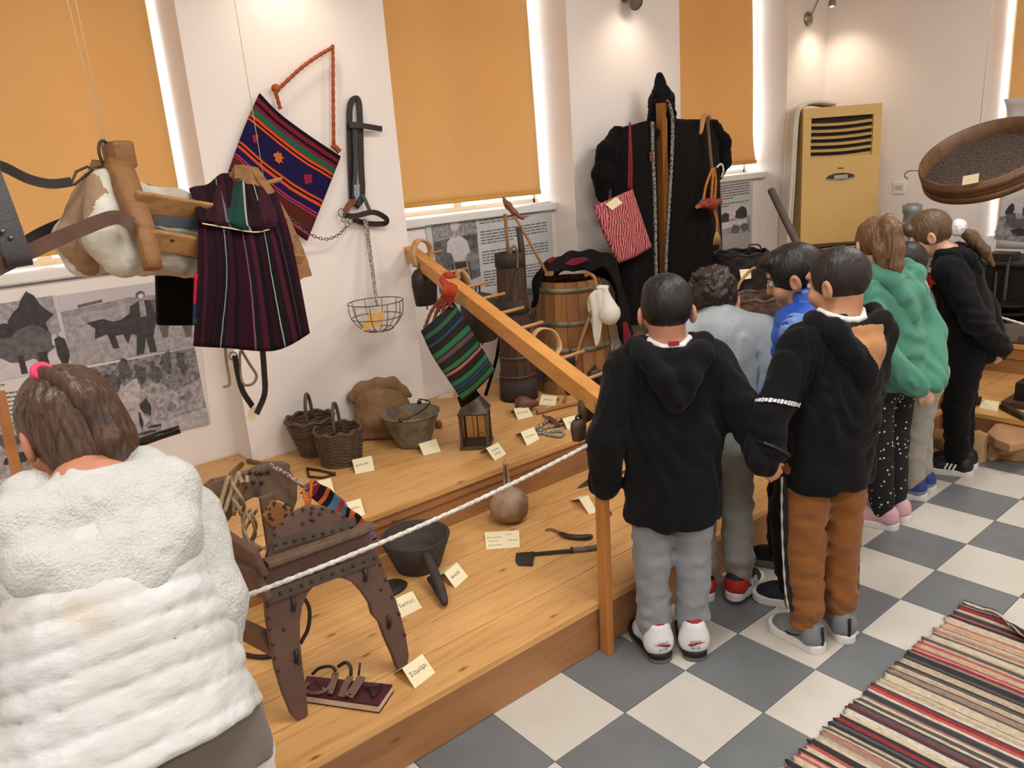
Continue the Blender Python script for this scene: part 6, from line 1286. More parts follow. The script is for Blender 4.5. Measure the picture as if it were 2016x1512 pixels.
tag(boxobj('brown_panel', dep(1836, 640, 5.3) * [1, 1, 0] + [-.05, -.05, Z2], dep(1836, 560, 5.3) + [.05, .05, .02], plain('dark_brown_board', '#2a1d17', .6), None, .003), 'dark brown board standing between the milk can and the girl', 'board')
# dark loom chest beside the end window
q0 = onx(1925, 520, 5.95); lc = thing('loom_chest', 'black wooden chest with hanging iron tools under the end window', 'chest', (5.95, q0[1] - .3, Z2)); m_chest = plain('black_board', '#171615', .7, .2, 8)
zc = onx(1930, 515, 5.9)[2]; boxobj('body', (5.90, q0[1] - 1.0, Z2 + .002), (6.36, q0[1] + .06, zc - .02), m_chest, lc, .004); boxobj('top_board', (5.88, q0[1] - 1.02, zc - .02), (6.38, q0[1] + .08, zc), plain('dark_grey_board', '#33312e', .6), lc, .003)
tag(boxobj('dark_box', onx(1960, 512, 5.95) * [0, 1, 0] + [5.95, -.1, zc + .001], onx(1960, 512, 5.95) * [0, 1, 0] + [6.1, .06, zc + .05], plain('dark_brown_box', '#2e2521', .6), None, .004), 'small dark brown box on top of the black chest', 'box')
for (x0, y0, x1, y1, w_) in ((1962, 535, 1955, 640, .010), (1985, 520, 1970, 660, .014), (1990, 505, 1975, 560, .005)):
    a, b_ = onx(x0, y0, 5.86), onx(x1, y1, 5.86); MB().tube([a, (a + b_) / 2 + [-.01, 0, 0], b_], [w_ * .8, w_, w_ * 1.3], 8).obj('hanging_tool', plain('tool_iron', '#3f3a37', .5), lc)
# dark iron and wooden press at the frame's edge
q0 = onz(2010, 800, Z1); pr_ = thing('iron_press', 'dark iron press with square column and stacked plates on the end platform', 'press', q0 + [0, -.05, 0]); m_pr = plain('press_iron', '#2c2725', .45, .2, 10, .15, 40, .4)
c_ = q0 + np.array([.10, -.10, 0]); zt = zpix(c_, 615)
boxobj('base_block', c_ + [-.10, -.14, .03], c_ + [.12, .14, .13], m_pr, pr_, .006); boxobj('foot_plate', c_ + [-.16, -.20, .0], c_ + [.14, .18, .03], plain('press_foot_wood', '#4a3026', .5), pr_, .004)
MB().beam(c_ + [0, 0, .12], np.array([c_[0], c_[1], zt]), .075, .075, up=(1, 0, 0)).obj('column', m_pr, pr_, .005)
MB().box((c_[0], c_[1], zt + .015), (.10, .12, .016), rotz(.2)).obj('head_plate', m_pr, pr_, .004)
pb2 = onx(1985, 668, 5.47); boxobj('press_table', (5.40, pb2[1] - .22, Z2), (5.62, pb2[1] + .05, Z2 + .05), plain('slate_block', '#4a4744', .6), pr_, .01)
pk = thing('iron_pot_stack', 'stack of dark iron pans on the upper end step', 'pans', (5.72, pb2[1] + .05, Z2))
for i, (r_, z) in enumerate(((.13, 0), (.14, .045), (.12, .09), (.10, .14))): MB().lathe([(r_ * .7, 0), (r_, .03), (r_ + .01, .042), (r_ - .01, .042)], 24, (5.75, pb2[1] + .10, Z2 + z)).obj('pan', m_pr, pk)
tag(MB().box(onx(1990, 655, 5.42), (.04, .10, .055), rotz(.5)).obj('grey_stone', plain('grey_stone', '#6a635c', .8, .15, 10, .4, 40), None, .015), 'grey flat stone block on the upper end step', 'stone')
# small iron tools and card on the end platform
kt = thing('iron_shoeing_tools', 'dark iron hammer and pincers crossed on the end platform', 'tools', onz(1922, 796, Z1))
for a, b_ in (((1902, 792), (1930, 786)), ((1905, 802), (1936, 790)), ((1915, 785), (1932, 783))): MB().tube([onz(*a, Z1 + .008), onz(*b_, Z1 + .012)], .009, 6).obj('tool', m_iron, kt)
tent(((1934, 786), (1968, 791), (1964, 810), (1928, 803)), Z1, .045, None, 'cream folded name card on the end platform', lines=[('Πέταλα', .4, .25, .02)])
tag(MB().tube([onz(1975, 800, Z1 + .015), onz(2020, 822, Z1 + .02)], [.02, .018], 8).obj('dark_bar', plain('dark_bar_wood', '#3c2820', .5)), 'dark wooden bar lying before the iron press', 'bar')
# split firewood / stone blocks in front of the end platform
m_rock = [plain('sandy_stone_%d' % i, c, .85, .15, 9, .5, 25) for i, c in enumerate(('#b08a62', '#a47d56', '#bd9a72', '#94704d'))]
def rock(px, py, sx, sy, sz, z, yaw, seed, lab):
    q = random.Random(seed); c = onz(px, py, z); R_ = rotz(yaw) @ rotx(q.uniform(-.1, .1)); b = MB(); top = []; bot = []
    for i in range(8):
        a = 2 * math.pi * i / 8; rr = q.uniform(.8, 1.12); top.append((sx * rr * math.cos(a), sy * rr * math.sin(a), sz * q.uniform(.85, 1.1))); bot.append((sx * rr * 1.02 * math.cos(a), sy * rr * 1.02 * math.sin(a), 0))
    vs = [c + rotz(yaw) @ np.array(p) for p in bot + top]; b.add(vs, [tuple(range(8))[::-1], tuple(range(8, 16))] + [(i, (i + 1) % 8, 8 + (i + 1) % 8, 8 + i) for i in range(8)], 0, False)
    return tag(b.obj('stone_slab', m_rock[seed % 4], None, .006), lab, 'stone', 'stone slabs heaped on the floor')
rock(2000, 895, .14, .09, .06, .001, .2, 1, 'sandy stone slab at the bottom of the heap by the end platform')
rock(1945, 893, .12, .06, .075, .001, .5, 2, 'wedge-shaped sandy stone block at the left of the heap')
rock(1985, 880, .16, .08, .05, .064, .1, 3, 'long flat sandy stone laid across the heap')
rock(1990, 868, .18, .10, .04, .12, .3, 5, 'broad thin sandy slab on top of the stone heap')
rock(1918, 905, .045, .06, .16, .001, .1, 6, 'upright sandy stone beside the black shoe')
rock(1840, 880, .09, .07, .09, .001, .8, 7, 'pale sandy stone behind the grey trousers')
rock(1832, 905, .08, .06, .05, .001, .3, 8, 'dark sandy stone behind the black shoe')
tag(MB().lathe([(.03, 0), (.09, .01), (.11, .08), (.09, .15), (.03, .17)], 14, onz(1908, 880, 0) + [.12, .05, .0], squash=.6).obj('round_stone', m_rock[2]), 'round pale stone leaning against the end platform', 'stone')
# ================================================================== barrier: posts and white rope
m_post = wood('barrier_post_pine', '#b97a3f', '#9a6230', .45, (10, 10, 1.2), 2.4, False, .1)
m_wrope = plain('white_braided_rope', '#dcd8d0', .8, .12, 90, .8, 250, c2='#b9b4aa')
P1b = onz(1183, 1277, 0) + np.array([0, -.012, 0]); P1b[1] = YF - .032
tag(MB().beam(P1b, (P1b[0] + .012, P1b[1], .856), .030, .040, up=(0, 1, 0)).obj('barrier_post', m_post, None, .003), 'slim pine barrier post standing at the platform edge beside the black hooded boy', 'post', 'barrier posts')
P2b = np.array([.345, YF - .032, 0]); tag(MB().beam(P2b, P2b + [0, 0, .80], .042, .030, up=(0, 1, 0)).obj('barrier_post', m_post, None, .003), 'slim pine barrier post behind the white quilted jacket', 'post', 'barrier posts')
r0, r1 = np.array([P1b[0] + .012, YF - .055, .815]), np.array([P2b[0], YF - .055, .765]); P = [r0 + (r1 - r0) * t_ - np.array([0, 0, .03 * 4 * t_ * (1 - t_)]) for t_ in np.linspace(0, 1, 160)]
rb_ = thing('barrier_rope', 'white braided rope strung between the barrier posts', 'rope', (r0 + r1) / 2)
MB().tube(P, [.0062 * (1 + .16 * math.sin(i * 1.9)) for i in range(160)], 8).obj('rope', m_wrope, rb_)
for p, d in ((r0, P1b), (r1, P2b)): MB().tube([np.array([p[0] + .030 * math.cos(a), YF - .032 + .026 * math.sin(a), p[2]]) for a in np.linspace(0, 2 * math.pi, 17)[:-1]], .0062, 6, closed=True).obj('rope_loop', m_wrope, rb_)
a, b_ = onx(1938, 615, 4.47), onx(2060, 652, 4.47); rr_ = thing('barrier_rope', 'white rope end running past the black-clad girl to the press', 'rope', a)
MB().tube([a + (b_ - a) * t_ for t_ in np.linspace(-.6, 1.3, 60)], [.0062 * (1 + .16 * math.sin(i * 1.9)) for i in range(60)], 8).obj('rope', m_wrope, rr_)
ep = a + (b_ - a) * 1.3; tag(MB().beam((4.47, ep[1], 0), (4.47, ep[1], ep[2] + .04), .03, .03, up=(0, 1, 0)).obj('barrier_post', m_post, None, .003), 'slim pine barrier post before the iron press', 'post', 'barrier posts')
ep = a + (b_ - a) * -.6; tag(MB().beam((4.47, ep[1], 0), (4.47, ep[1], ep[2] + .04), .03, .03, up=(0, 1, 0)).obj('barrier_post', m_post, None, .003), 'slim pine barrier post hidden behind the black-clad girl', 'post', 'barrier posts')
# wooden pole and black pipe by the first window
a, b_ = ony(36, 945, 3.30), ony(-2, 770, 3.38); a = a + (a - b_) * ((a[2] - Z2) / (b_[2] - a[2])); tag(MB().beam(a, b_, .035, .03, up=(0, 1, 0)).obj('leaning_pole', m_post, None, .003), 'wooden pole leaning against the recess before the photo panel', 'pole')
bp_ = thing('black_pipe_handle', 'black metal pipe handle bent at a right angle before the photo panel', 'pipe', dep(275, 900, 2.9)); mb_ = plain('black_enamel', '#151616', .3, .1)
MB().tube([dep(273, 872, 2.9), dep(316, 857, 2.92), dep(354, 845, 2.94)], [.017, .016, .016], 12).obj('grip', mb_, bp_); MB().tube([dep(276, 868, 2.9), dep(272, 890, 2.9), np.array([*dep(285, 930, 2.9)[:2], Z2 + .1]), np.array([*dep(300, 960, 2.9)[:2], Z2])], .011, 8).obj('stem', mb_, bp_); MB().box(dep(266, 903, 2.9), (.02, .012, .012)).obj('catch', mb_, bp_)
# ================================================================== rag rug
nb = NB('rag_rug'); tc = nb.n('ShaderNodeTexCoord'); sp = nb.n('ShaderNodeSeparateXYZ'); nb.l(tc.outputs['UV'], sp.inputs[0]); v = nb.coord('Object', (4, 1.2, 1), False)
wob = nb.math('MULTIPLY', nb.math('SUBTRACT', nb.noise(v, 3, 3), .5), .006); xx = nb.math('ADD', sp.outputs[1], wob)
def lane(n, seed):
    fl_ = nb.math('FLOOR', nb.math('MULTIPLY', nb.math('ADD', xx, seed), n)); wn = nb.n('ShaderNodeTexWhiteNoise', _noise_dimensions='1D'); nb.l(fl_, wn.inputs['W']); return wn.outputs['Value']
pal_ = [(0, '#2c2a2e'), (.12, '#cbb9a0'), (.26, '#8f2a35'), (.34, '#b9a58c'), (.46, '#3b3a3e'), (.55, '#a9776a'), (.63, '#d0c4b4'), (.74, '#54504e'), (.82, '#b5534e'), (.9, '#8d8272'), (.95, '#c49a72')]
c1 = nb.ramp(lane(210, .13), pal_, 'CONSTANT'); c2 = nb.ramp(lane(137, .71), pal_, 'CONSTANT'); cc_ = nb.mix(nb.math('GREATER_THAN', lane(83, .37), .55), c1, c2)
fine = nb.noise(nb.coord('Object', (260, 60, 60), False), 1.0, 2); cc_ = nb.mix(.75, cc_, nb.ramp(fine, [(.3, (.5, .48, .46)), (.65, (1, 1, 1))]), 'MULTIPLY')
nb.base(cc_); nb.rough(.95); nb.bump(fine, .6, .006); m_rug = nb.m
rg = thing('rag_rug', 'striped rag rug in black, cream and red lying on the tiles', 'rug', (2.0, .3, 0))
nu_, nv_ = 80, 260; G = np.zeros((nv_, nu_, 3)); q = random.Random(2); jag = [q.uniform(-.012, .012) for _ in range(nv_)]
for i in range(nv_):
    x = 2.865 - 2.6 * i / (nv_ - 1)
    for j in range(nu_):
        y = .995 + .012 * (1 - (x - 1.6) / 1.3) - 1.3 * j / (nu_ - 1) + (jag[i] if j == 0 else 0); z = .007 + .0022 * math.sin(i * 1.57)
        c_ = max(0, (x - 2.77) / .1) * max(0, (.93 - y) / .1) if y > .4 else max(0, (x - 2.77) / .1); c_ = min(c_, 1)
        G[i, j] = (x - .10 * c_, y, z + .035 * math.sin(c_ * 2.4))
sheet('woven_body', G, .007, m_rug, rg)
# ================================================================== PEOPLE
_NT = {}
def vnoise(x, y, z, s, seed=0):
    if seed not in _NT: _NT[seed] = (np.random.RandomState(seed).rand(64 * 64 * 64).astype(np.float32) * 2 - 1)
    t = _NT[seed]; x = x * s + 100.5; y = y * s + 100.5; z = z * s + 100.5
    xi, yi, zi = np.floor(x).astype(np.int32), np.floor(y).astype(np.int32), np.floor(z).astype(np.int32)
    fx, fy, fz = x - xi, y - yi, z - zi; fx, fy, fz = (q * q * (3 - 2 * q) for q in (fx, fy, fz))
    def g(a, b, c): return t[((xi + a) & 63) * 4096 + ((yi + b) & 63) * 64 + ((zi + c) & 63)]
    return ((g(0, 0, 0) * (1 - fx) + g(1, 0, 0) * fx) * (1 - fy) + (g(0, 1, 0) * (1 - fx) + g(1, 1, 0) * fx) * fy) * (1 - fz) + \
           ((g(0, 0, 1) * (1 - fx) + g(1, 0, 1) * fx) * (1 - fy) + (g(0, 1, 1) * (1 - fx) + g(1, 1, 1) * fx) * fy) * fz
def skin(name, c):
    if name in MATS: return MATS[name]
    m = plain(name, c, .5, .06, 12, .05, 200, spec=.35); b = m.node_tree.nodes['Principled BSDF']; b.inputs['Subsurface Weight'].default_value = .12
    b.inputs['Subsurface Radius'].default_value = (.012, .005, .003); b.inputs['Subsurface Scale'].default_value = 1.; return m
def hairmat(name, c, c2, rough=.45):
    if name in MATS: return MATS[name]
    nb = NB(name); v = nb.coord('Object', (1, 1, .16)); f = nb.noise(v, 130, 3); g = nb.noise(nb.coord('Object', (1, 1, .35)), 26, 2)
    nb.base(nb.mix(nb.ramp(g, [(.35, (0, 0, 0)), (.7, (.5, .5, .5))]), nb.ramp(f, [(.3, c2), (.7, c)]), c)); nb.rough(rough); nb.b.inputs['Specular IOR Level'].default_value = .35
    nb.bump(f, .5, .004); MATS[name] = nb.m; return nb.m
def hand_sdf(S, wr, d, pn, side, curl=.5, sc=1., thumb=.6):
    """wr wrist, d pointing direction, pn palm normal (the side fingers curl to), side +1 right / -1 left hand"""
    d = np.asarray(d, float) / np.linalg.norm(d); pn = np.asarray(pn, float); pn = pn - d * np.dot(pn, d); pn /= np.linalg.norm(pn); w = np.cross(d, pn) * side   # towards the thumb
    P = np.asarray(wr, float); pal = P + d * .034 * sc
    S.cap(P, P + d * .055 * sc, .019 * sc, .026 * sc, .008, n=pn, sq=.5)
    S.cap(P + d * .05 * sc - w * .018 * sc, P + d * .054 * sc + w * .018 * sc, .013 * sc, .013 * sc, .01, n=pn, sq=.85)
    for i, (off, ln) in enumerate(((.021, .048), (.007, .056), (-.008, .052), (-.022, .041))):
        a = P + d * .058 * sc + w * off * sc; q = d.copy(); ang = 0
        for j, (f_, r0, r1) in enumerate(((.42, .0078, .0072), (.32, .0072, .0066), (.26, .0066, .0055))):
            ang += curl * (.7 if j == 0 else 1.0); q = d * math.cos(ang) + pn * math.sin(ang); b_ = a + q * ln * f_ * sc; S.cap(a, b_, r0 * sc, r1 * sc, .003); a = b_
    a = P + d * .018 * sc + w * .017 * sc; t1 = d * .7 + w * .65 + pn * .35 * thumb; t1 /= np.linalg.norm(t1); b_ = a + t1 * .03 * sc
    t2 = d * .85 + w * .2 + pn * .6 * thumb; t2 /= np.linalg.norm(t2); S.cap(a, b_, .011 * sc, .009 * sc, .006); S.cap(b_, b_ + t2 * .026 * sc, .009 * sc, .0068 * sc, .003)
# ---- shoes (built once per style in a local frame: x right, y forward, sole on z=0)
def shoe_mesh(high=.0, ln=.21):
    k = ln / .21
    so = SDF(); sd2 = lambda x, y: np.sqrt((x - .004 * np.clip((y + .06) / .13, 0, 1)) ** 2 + np.maximum(np.maximum(-.058 * k - y, y - .082 * k), 0) ** 2) - (.030 + .008 * np.clip((y + .05) / .1, 0, 1))
    so.fn(lambda x, y, z: np.maximum(sd2(x, y) + .0 * z, np.abs(z - .0135 - .006 * np.clip((y - .05) / .06, 0, 1) ** 2) - .0135) - .002, (-.045, -.1 * k, -.002), (.05, .13 * k, .035))
    up = SDF(); up.cap((0, -.052 * k, .045), (0, -.05 * k, .062 + high), .032, .030, .02).cap((0, -.04 * k, .05), (.003, .05 * k, .036), .036, .031, .03).cap((.003, .05 * k, .033), (.005, .078 * k, .027), .033, .031, .02).cap((0, -.01 * k, .06 + high * .6), (0, .035 * k, .045), .026, .022, .02)
    up.cap((0, -.026 * k, .085 + high), (0, -.02 * k, .14 + high), .024, .04, .008, op='-'); up.box((0, 0, -.02), (.2, .3, .036), rd=.001, k=.003, op='-')
    return so.build(.004), up.build(.004)
SHOES = {}
def put_shoe(parent, anchor, yaw, side, style, mats, pitch=0., sc=(1.12, 1.03, 1.12)):
    key = (style.get('high', 0), style.get('ln', .21))
    if key not in SHOES: SHOES[key] = shoe_mesh(*key)
    (Vs, Fs), (Vu, Fu) = SHOES[key]; R_ = rotz(yaw - math.pi / 2) @ rotx(-pitch); mir_ = np.array([side, 1, 1])
    SCL = np.array(sc); tr = lambda V: np.asarray(anchor) + (np.asarray(V, float) * mir_ * SCL) @ R_.T
    fl = (lambda F: F[:, ::-1]) if side < 0 else (lambda F: F)
    sh = sdf_obj('shoe', (tr(Vu), fl(Fu)), mats['upper'], parent, label=(None if 'lab' not in style else (lambda x, y, z: style['lab']((np.stack([x, y, z], 1) - anchor) @ R_ * mir_ / SCL))))
    sdf_obj('sole', (tr(Vs), fl(Fs)), mats['sole'], sh, label=(None if 'slab' not in style else (lambda x, y, z: style['slab']((np.stack([x, y, z], 1) - anchor) @ R_ * mir_ / SCL))))
    return sh, tr, R_
def rot_head(phi, pitch, tilt=0.): return rotz(phi - math.pi / 2) @ rotx(-pitch) @ roty(tilt)     # columns right, forward, up
class Person: pass
def person(label, base, phi, H, sp):
    """kid standing at base, facing angle phi; sp holds pose and clothes. Local frame: x right, y forward, z up"""
    s = H / 1.33; R = rotz(phi - math.pi / 2); B = np.array([base[0], base[1], 0.])
    L = lambda x, y, z: B + R @ (np.array([x, y, z]) * s)
    p = Person(); p.L, p.R, p.s = L, R, s
    ob = thing('person', label, 'person', B); p.ob = ob
    ln = sp.get('lean', .02); hipy = sp.get('hipy', 0.)
    sx = sp.get('sx', 0.); p.sx = sx; pel = L(0, hipy, .66); che = L(sx * .8, hipy + ln * .7, .95); nkb = L(sx, hipy + ln, 1.085); hc = L(sx * 1.15 + sp.get('hx', 0), hipy + ln * 1.25 + sp.get('hf', .02), sp.get('hz', 1.213))
    Rh = rot_head(phi + sp.get('hyaw', 0), sp.get('hpitch', 0), sp.get('htilt', 0)); hs = sp.get('hs', 1.) * (.6 + .4 * s)
    HL = lambda x, y, z: hc + Rh @ (np.array([x, y, z]) * hs); p.HL, p.Rh, p.hs = HL, Rh, hs
    sw = sp.get('sw', .142); shL = {q: L(sx + q * sw, hipy + ln * .9, 1.045) for q in (-1, 1)}
    # ------------------------------------------------ body
    S = SDF()
    S.ell(HL(0, -.006, .02), np.array([.071, .086, .083]) * hs, Rh, .02).ell(HL(0, .026, -.045), np.array([.054, .058, .058]) * hs, Rh, .03).ell(HL(0, .062, -.088), np.array([.022, .02, .018]) * hs, Rh, .02)
    S.cap(HL(0, .078, .008), HL(0, .094, -.024), .008 * hs, .0125 * hs, .012).ell(HL(0, .073, -.056), np.array([.022, .014, .013]) * hs, Rh, .008).ell(HL(0, .07, .03), np.array([.05, .016, .012]) * hs, Rh, .02)
    for q in (-1, 1):
        S.ell(HL(q * .03, .09, .004), np.array([.016, .014, .010]) * hs, Rh, .01, '-'); S.ell(HL(q * .079, -.006, -.016), np.array([.010, .02, .030]) * hs, Rh @ rotz(q * .35), .006); S.ell(HL(q * .087, .0, -.014), np.array([.006, .011, .018]) * hs, Rh, .004, '-')
        S.ell(HL(q * .04, .055, -.035), np.array([.026, .024, .026]) * hs, Rh, .02)
    S.cap(nkb - R @ np.array([0, .0, .03]), HL(0, -.018, -.06), .046 * s, .043 * hs, .03)
    fw = R[:, 1]
    S.cap(pel, che, .095 * s, .10 * s, .05, n=fw, sq=.7).cap(che, nkb, .10 * s, .05 * s, .05, n=fw, sq=.7)
    p.wr = {}
    for q, key in ((-1, 'L'), (1, 'R')):
        el, wr, hd = sp['arm' + key]; el = el if isinstance(el, np.ndarray) else L(*el); wr = np.asarray(wr[1]) if isinstance(wr[0], str) else L(*wr)
        S.cap(nkb, shL[q], .045 * s, .042 * s, .03).cap(shL[q], el, .038 * s, .032 * s, .02).cap(el, wr, .031 * s, .021 * s, .015)
        d, pn, cu = hd; hand_sdf(S, wr, R @ np.array(d), R @ np.array(pn), q, cu, sp.get('hsc', .92) * s); p.wr[key] = (el, wr)
    feet = sp['feet']; p.feet = {}
    for q, key in ((-1, 'L'), (1, 'R')):
        fx, fy, fyaw, lift = feet[key]; an = L(fx, fy, .085) + [0, 0, lift]; kn = L(q * .075 + (fx - q * .075) * .5, fy * .5 + sp.get('kneey', .015) + (.05 if lift else 0), .36 + lift * .5); hp = L(q * .07, hipy, .64)
        S.cap(hp, kn, .058 * s, .042 * s, .03).cap(kn, an, .042 * s, .03 * s, .02).cap(an, an + R @ np.array([0, .04, -.05]), .026, .024, .015); p.feet[key] = (hp, kn, an, fyaw, lift)
    hz0 = hc[2]
    def lab(x, y, z):
        q = (np.stack([x, y, z], 1) - hc) @ Rh / hs; lip = (q[:, 1] > .070) & (q[:, 2] > -.066) & (q[:, 2] < -.048) & (np.abs(q[:, 0]) < .021); return lip.astype(int)
    msk = skin(sp['skin'][0], sp['skin'][1]); body = sdf_obj('body', S.build(.0045), [msk, skin(sp['skin'][0] + '_lip', sp.get('lip', '#9a5a50'))], ob, label=lab)
    for q in (-1, 1):
        MB().ball(HL(q * .03, .0745, .004), .0105 * hs, 10).obj('eye', plain('eye_white', '#ded8d2', .25, .02), body)
        MB().ball(HL(q * .03, .0815, .003), .0052 * hs, 8).obj('iris', plain('dark_iris', '#221712', .2, .05), body)
        MB().tube([HL(q * .014, .083, .021), HL(q * .031, .083, .026), HL(q * .048, .07, .021)], [.003, .0036, .002], 6).obj('eyebrow', sp['hair'], body)
        MB().tube([HL(q * .018, .082, .009), HL(q * .031, .0845, .0125), HL(q * .044, .075, .008)], [.0014, .002, .0012], 5).obj('eyelash', plain('lash', '#1c1412', .6), body)
    # ------------------------------------------------ trousers
    t = sp['trousers']; S = SDF(); S.ell(L(0, hipy - .008, .665), np.array([.116, .086, .09]) * s * t.get('w', 1), R, .03).cap(L(0, hipy, .66), L(0, hipy, .74), .10 * s, .095 * s, .03, n=fw, sq=.72)
    for key in 'LR':
        hp, kn, an, yw, lift = p.feet[key]; k_ = t.get('w', 1); a2 = an + np.array([0, 0, t.get('up', -.005)])
        S.cap(hp, kn, .076 * s * k_, .061 * s * k_, .02).cap(kn, a2 + (kn - a2) * .2, .063 * s * k_, .056 * s * k_, .02).cap(a2 + (kn - a2) * .2, a2, .056 * s * k_, t.get('cuff', .042) * s, .012)
    am = t.get('wr', .006); zA = .30 * s
    sdf_obj('trousers', S.build(.0062, lambda x, y, z: am * np.sin(z * 120 + 9 * vnoise(x, y, z, 11, 3) + 55 * (x - y)) * np.clip((zA - z) / .2, 0, 1) * .5 * (.5 + vnoise(x, y, z, 14, 8)) + am * vnoise(x, y, z * 1.7, 22, 4) + .004 * vnoise(x, y, z, 9, 6)), t['mat'], ob)
    p.body = body
    return p
def torso_sdf(p, sp, hem, rh, rc, hipy, ln, sq=.72, extra=0.):
    L, R, s = p.L, p.R, p.s; fw = R[:, 1]; S = SDF()
    sx = p.sx; S.cap(L(0, hipy - .005, hem + .05), L(sx * .4, hipy + ln * .35, .80), rh * s, (rh + rc) / 2 * s, .03, n=fw, sq=sq).cap(L(sx * .4, hipy + ln * .35, .80), L(sx * .9, hipy + ln * .8, .985), (rh + rc) / 2 * s, rc * s, .03, n=fw, sq=sq)
    for q in (-1, 1): S.cap(L(sx + q * .035, hipy + ln, 1.075), L(sx + q * .135, hipy + ln * .9, 1.04), .045 * s, .05 * s, .05)
    return S
def sleeve_sdf(S, p, key, q, sp, r0=.06, r1=.056, r2=.046, back=.02, cuff=None, end=0.):
    L, s = p.L, p.s; el, wr = p.wr[key]; a = L(p.sx + q * .14, sp.get('hipy', 0) + sp.get('lean', .02) * .9, 1.035); w = wr + (el - wr) / np.linalg.norm(el - wr) * (end - .0)
    S.cap(a, el, r0 * s, r1 * s, .04).cap(el, w, r1 * s, r2 * s, .02)
    if cuff: d = (w - el) / np.linalg.norm(w - el); S.cap(w - d * .025, w + d * .012, cuff * s, cuff * s, .004)
    return w
def cutbelow(S, z, k=.01): S.box((0, 0, z - 1), (9, 9, 1), rd=.001, k=k, op='-'); return S
def fold(seed, a=.006, b=.003):
    return lambda x, y, z: a * vnoise(x, y, z * .7, 13, seed) + b * vnoise(x, y, z, 34, seed + 1) + .0035 * np.sin(26 * vnoise(x, y, z * .5, 5, seed + 2) + z * 18)
def hood_down(p, sp, mat, drop=.10, wide=.10, r=.034, name='hood', seed=1, parent=None, vee=1., front=.06, lining=None):
    L, s = p.L, p.s; hy = sp.get('hipy', 0) + sp.get('lean', .02); S = SDF()
    ring = [(-.035, front, 1.06), (-.075, front * .5, 1.10), (-wide, -.02, 1.105), (-wide * .8, -.075, 1.085), (-wide * .4, -.10, 1.085 - drop * .6 * vee), (0, -.108, 1.085 - drop)]
    pts = [L(p.sx + x, hy + y, z) for x, y, z in ring] + [L(p.sx - x, hy + y, z) for x, y, z in ring[::-1][1:]]
    rs_ = [r * .6, r * .85, r, r * 1.05, r * 1.1, r * 1.15] + [r * 1.1, r * 1.05, r, r * .85, r * .6]; S.chain(pts, [q * s for q in rs_], .02); S.cap(L(p.sx, hy - .07, 1.05), L(p.sx, hy - .098, 1.085 - drop * .8), r * .95 * s, r * .95 * s, .03)
    for a, b_ in ((3, 7), (4, 6)): S.cap(pts[a], pts[b_], r * .7 * s, r * .7 * s, .03)
    if lining is None: return sdf_obj(name, S.build(.006, fold(seed, .005, .002)), mat, parent or p.ob)
    def lb(x, y, z):
        q = ((np.stack([x, y, z], 1) - L(0, 0, 0)) @ p.R) / s; u, w, h_ = q[:, 0] - p.sx, q[:, 1] - hy, q[:, 2]
        t_ = (1.095 - h_) / .135; return ((w < -.045) & (t_ > 0) & (t_ < 1) & (u > -.05 + .085 * t_) & (u < .062 - .012 * t_)).astype(int)
    return sdf_obj(name, S.build(.005, fold(seed, .005, .002)), [mat, lining], parent or p.ob, label=lb)
def hair_cap(S, p, r=(.080, .093, .088), c=(0, -.008, .022), face=(.048, .05), low=-.062, k=.008, side=.0):
    HL, Rh, hs = p.HL, p.Rh, p.hs; S.ell(HL(*c), np.array(r) * hs, Rh, .01)
    if face: S.box(HL(0, face[0] + .06, face[1] - .15), np.array((.12, .06, .15)) * hs, Rh, .012, k, '-')
    S.box(HL(0, 0, low - .1), np.array((.2, .2, .1)) * hs, Rh, .01, k, '-')
    return S
def strand(p, amp=.0022, n=46, seed=3, up=0.):
    HL, Rh, hs = p.HL, p.Rh, p.hs; hc = HL(0, 0, 0)
    def f(x, y, z):
        q = (np.stack([x, y, z], -1) - hc) @ Rh; a = np.arctan2(q[..., 0], -q[..., 1] + 1e-6)
        return amp * .55 * np.sin(a * n + 9 * vnoise(x, y, z * .3, 20, seed)) + amp * vnoise(x, y, z * .3, 60, seed + 1) + amp * .6 * vnoise(x, y, z * .3, 130, seed + 2)
    return f
# ------------------------------------------------------------------ shared cloth
m_blackc = fabric('black_sweatshirt', '#0e0e10', .2, .25, 400, sheen=.05); m_greyp = fabric('grey_marl_sweatpants', '#878a8f', .10, .3, 500, 14); m_greyp2 = fabric('stone_sweatpants', '#8d8983', .10, .3, 500, 14)
m_greyt = fabric('pale_grey_fleece', '#9ca2a6', .06, .35, 300); m_blue = plain('blue_nylon', '#1d4fae', .42, .10, 8, .15, 60); m_lblue = fabric('light_blue_sweater', '#6f8cc4', .06)
m_brown = fabric('caramel_joggers', '#86552c', .10, .3, 400); m_teal = fabric('sea_green_sweatshirt', '#4c8570', .06, .3, 400); m_bpants = fabric('black_trousers', '#0d0d0f', .2, .2, 400, sheen=.05)
h_black = hairmat('black_hair', '#1d1918', '#0b0909'); h_dark = hairmat('dark_brown_hair', '#2b221f', '#151010'); h_curl = hairmat('curly_brown_hair', '#33271f', '#17110e'); h_fair = hairmat('light_brown_hair', '#7a5a3e', '#4f3826'); h_girl = hairmat('ash_brown_hair', '#6a5138', '#3f2e20'); h_h = hairmat('highlighted_brown_hair', '#5a4030', '#1b1412', .35)
m_whs = plain('white_leather', '#dcdcde', .4, .04, 12); m_blk_s = plain('black_rubber', '#151517', .5, .1); m_red_s = plain('red_lining', '#8e2230', .7, .1); m_grs = plain('grey_knit', '#74797b', .7, .12, 30, .3, 200); m_wsole = plain('white_foam', '#d6d4d0', .6, .03); m_dsole = plain('grey_rubber', '#6a645e', .6, .1)
D3 = lambda x, y, z: (x, y, z)
DOWN = (0, 0, -1)
